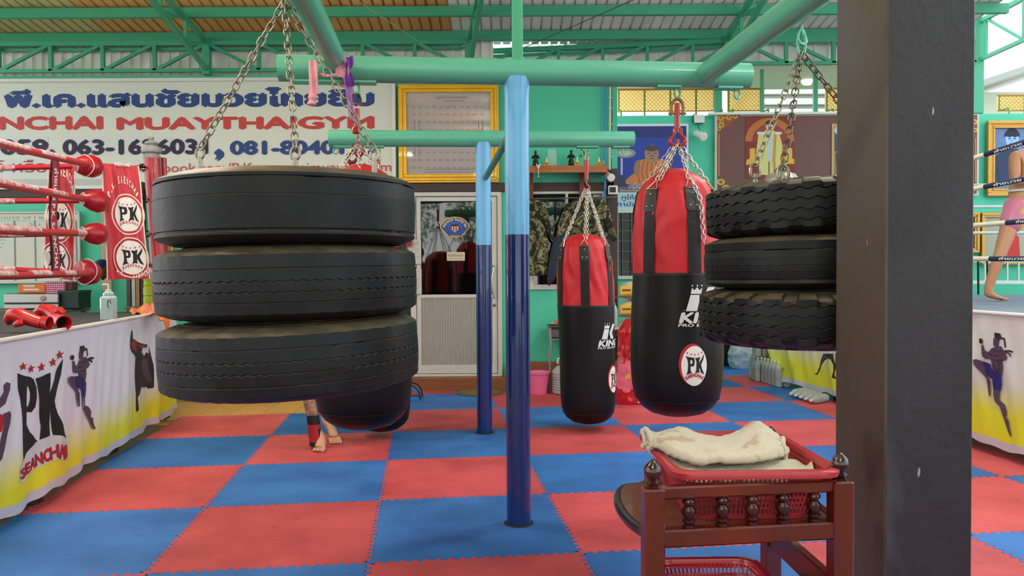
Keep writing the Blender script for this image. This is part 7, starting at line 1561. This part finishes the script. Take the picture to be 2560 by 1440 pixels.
# ---- fighter in the right ring: his back to us, stepping to the right
z = ZTR; Yf = 7.9
heel = W(2456, 752, Yf); heel.z = z; toe = W(2522, 755, Yf-.03); toe.z = z
hip = W(2556, 512, Yf+.05); kn = W(2497, 645, Yf-.02)
J = dict(hip=hip, chest=hip+Vector((.04, .02, .42)), neck=hip+Vector((.08, .02, .56)), head=hip+Vector((.13, .02, .74)),
         lh=hip+Vector((-.075, 0, -.05)), rh=hip+Vector((.09, .02, -.05)), lk=kn, la=Vector((heel.x+.045, heel.y, z+.085)), lheel=heel, lt=toe,
         rk=hip+Vector((.38, .1, -.42)), ra=hip+Vector((.52, .12, -.98)), rheel=Vector((hip.x+.48, hip.y+.12, z)), rt=Vector((hip.x+.73, hip.y+.10, z)),
         ls=hip+Vector((-.10, -.03, .49)), rs=hip+Vector((.2, .07, .50)), le=hip+Vector((-.13, -.10, .21)), re=hip+Vector((.36, .1, .27)), lw=hip+Vector((.10, -.20, .33)), rw=hip+Vector((.55, .0, .42)))
J['ra'].z = z+.085
person('bare chested fighter in pink and yellow shorts stepping in the right ring', J, SKIN, PI*.55, mat('pink_satin', '#c9708c', .4, sheen=.4, var=.3, vscale=8), mat('yellow_satin', '#c9a01c', .4, sheen=.4))
# ---- boxer behind the large tyres
fA = fl(795, 1131); fA.z = 0; fB = fl(838, 1111); fB.z = 0
kneeA = W(764, 945, 5.98); hip = Vector((-1.43, 6.13, .93))
J = dict(hip=hip, chest=hip+Vector((.0, -.04, .41)), neck=hip+Vector((0, -.06, .55)), head=hip+Vector((0, -.09, .71)), lh=hip+Vector((-.09, 0, -.05)), rh=hip+Vector((.09, .0, -.05)),
         lk=kneeA, la=W(793, 1098, 5.99), lheel=Vector((fA.x-.01, fA.y+.235, 0)), lt=Vector((fA.x, fA.y-.01, 0)),
         rk=hip+Vector((.05, -.06, -.42)), ra=W(808, 1040, 6.33), rheel=Vector((fB.x-.085, fB.y+.155, .10)), rt=Vector((fB.x+.01, fB.y-.015, 0.0)),
         ls=hip+Vector((-.17, -.02, .49)), rs=hip+Vector((.17, -.02, .49)), le=hip+Vector((-.24, -.14, .24)), re=hip+Vector((.23, -.14, .24)), lw=hip+Vector((-.12, -.30, .43)), rw=hip+Vector((.1, -.32, .45)))
pr = person('barefoot person with a tattooed shin and red and black ankle wrap behind the large tyres', J, SKIN2, 0, mat('black_shorts', '#17181c', .6), tattoo=('lk', 'la'))
a, b = J['lk'].lerp(J['la'], .60), J['la']+Vector((.0, -.01, -.045)); ax = (b-a)
def wrapf(u, v, o=0): an = 2*PI*u; p = a+ax*v; r = .047+.004*v+.006*max(0, v-.8)*5+o; return p+Vector((r*cos(an), r*sin(an), 0))
MB().grid(lambda u, v: wrapf(u, v), 28, 14, wrap=True).build('ankle_wrap', mat('black_elastic', '#1a1216', .7), pr)
MB().grid(lambda u, v: wrapf(u, .30+.14*v, .0015), 28, 4, wrap=True).grid(lambda u, v: wrapf(u, .66+.2*v, .0015), 28, 4, wrap=True).grid(lambda u, v: wrapf(.62+.25*u, .44+.22*v, .0015), 10, 4).build('ankle_wrap_stripe', mat('red_elastic', '#a51c2c', .7), pr)
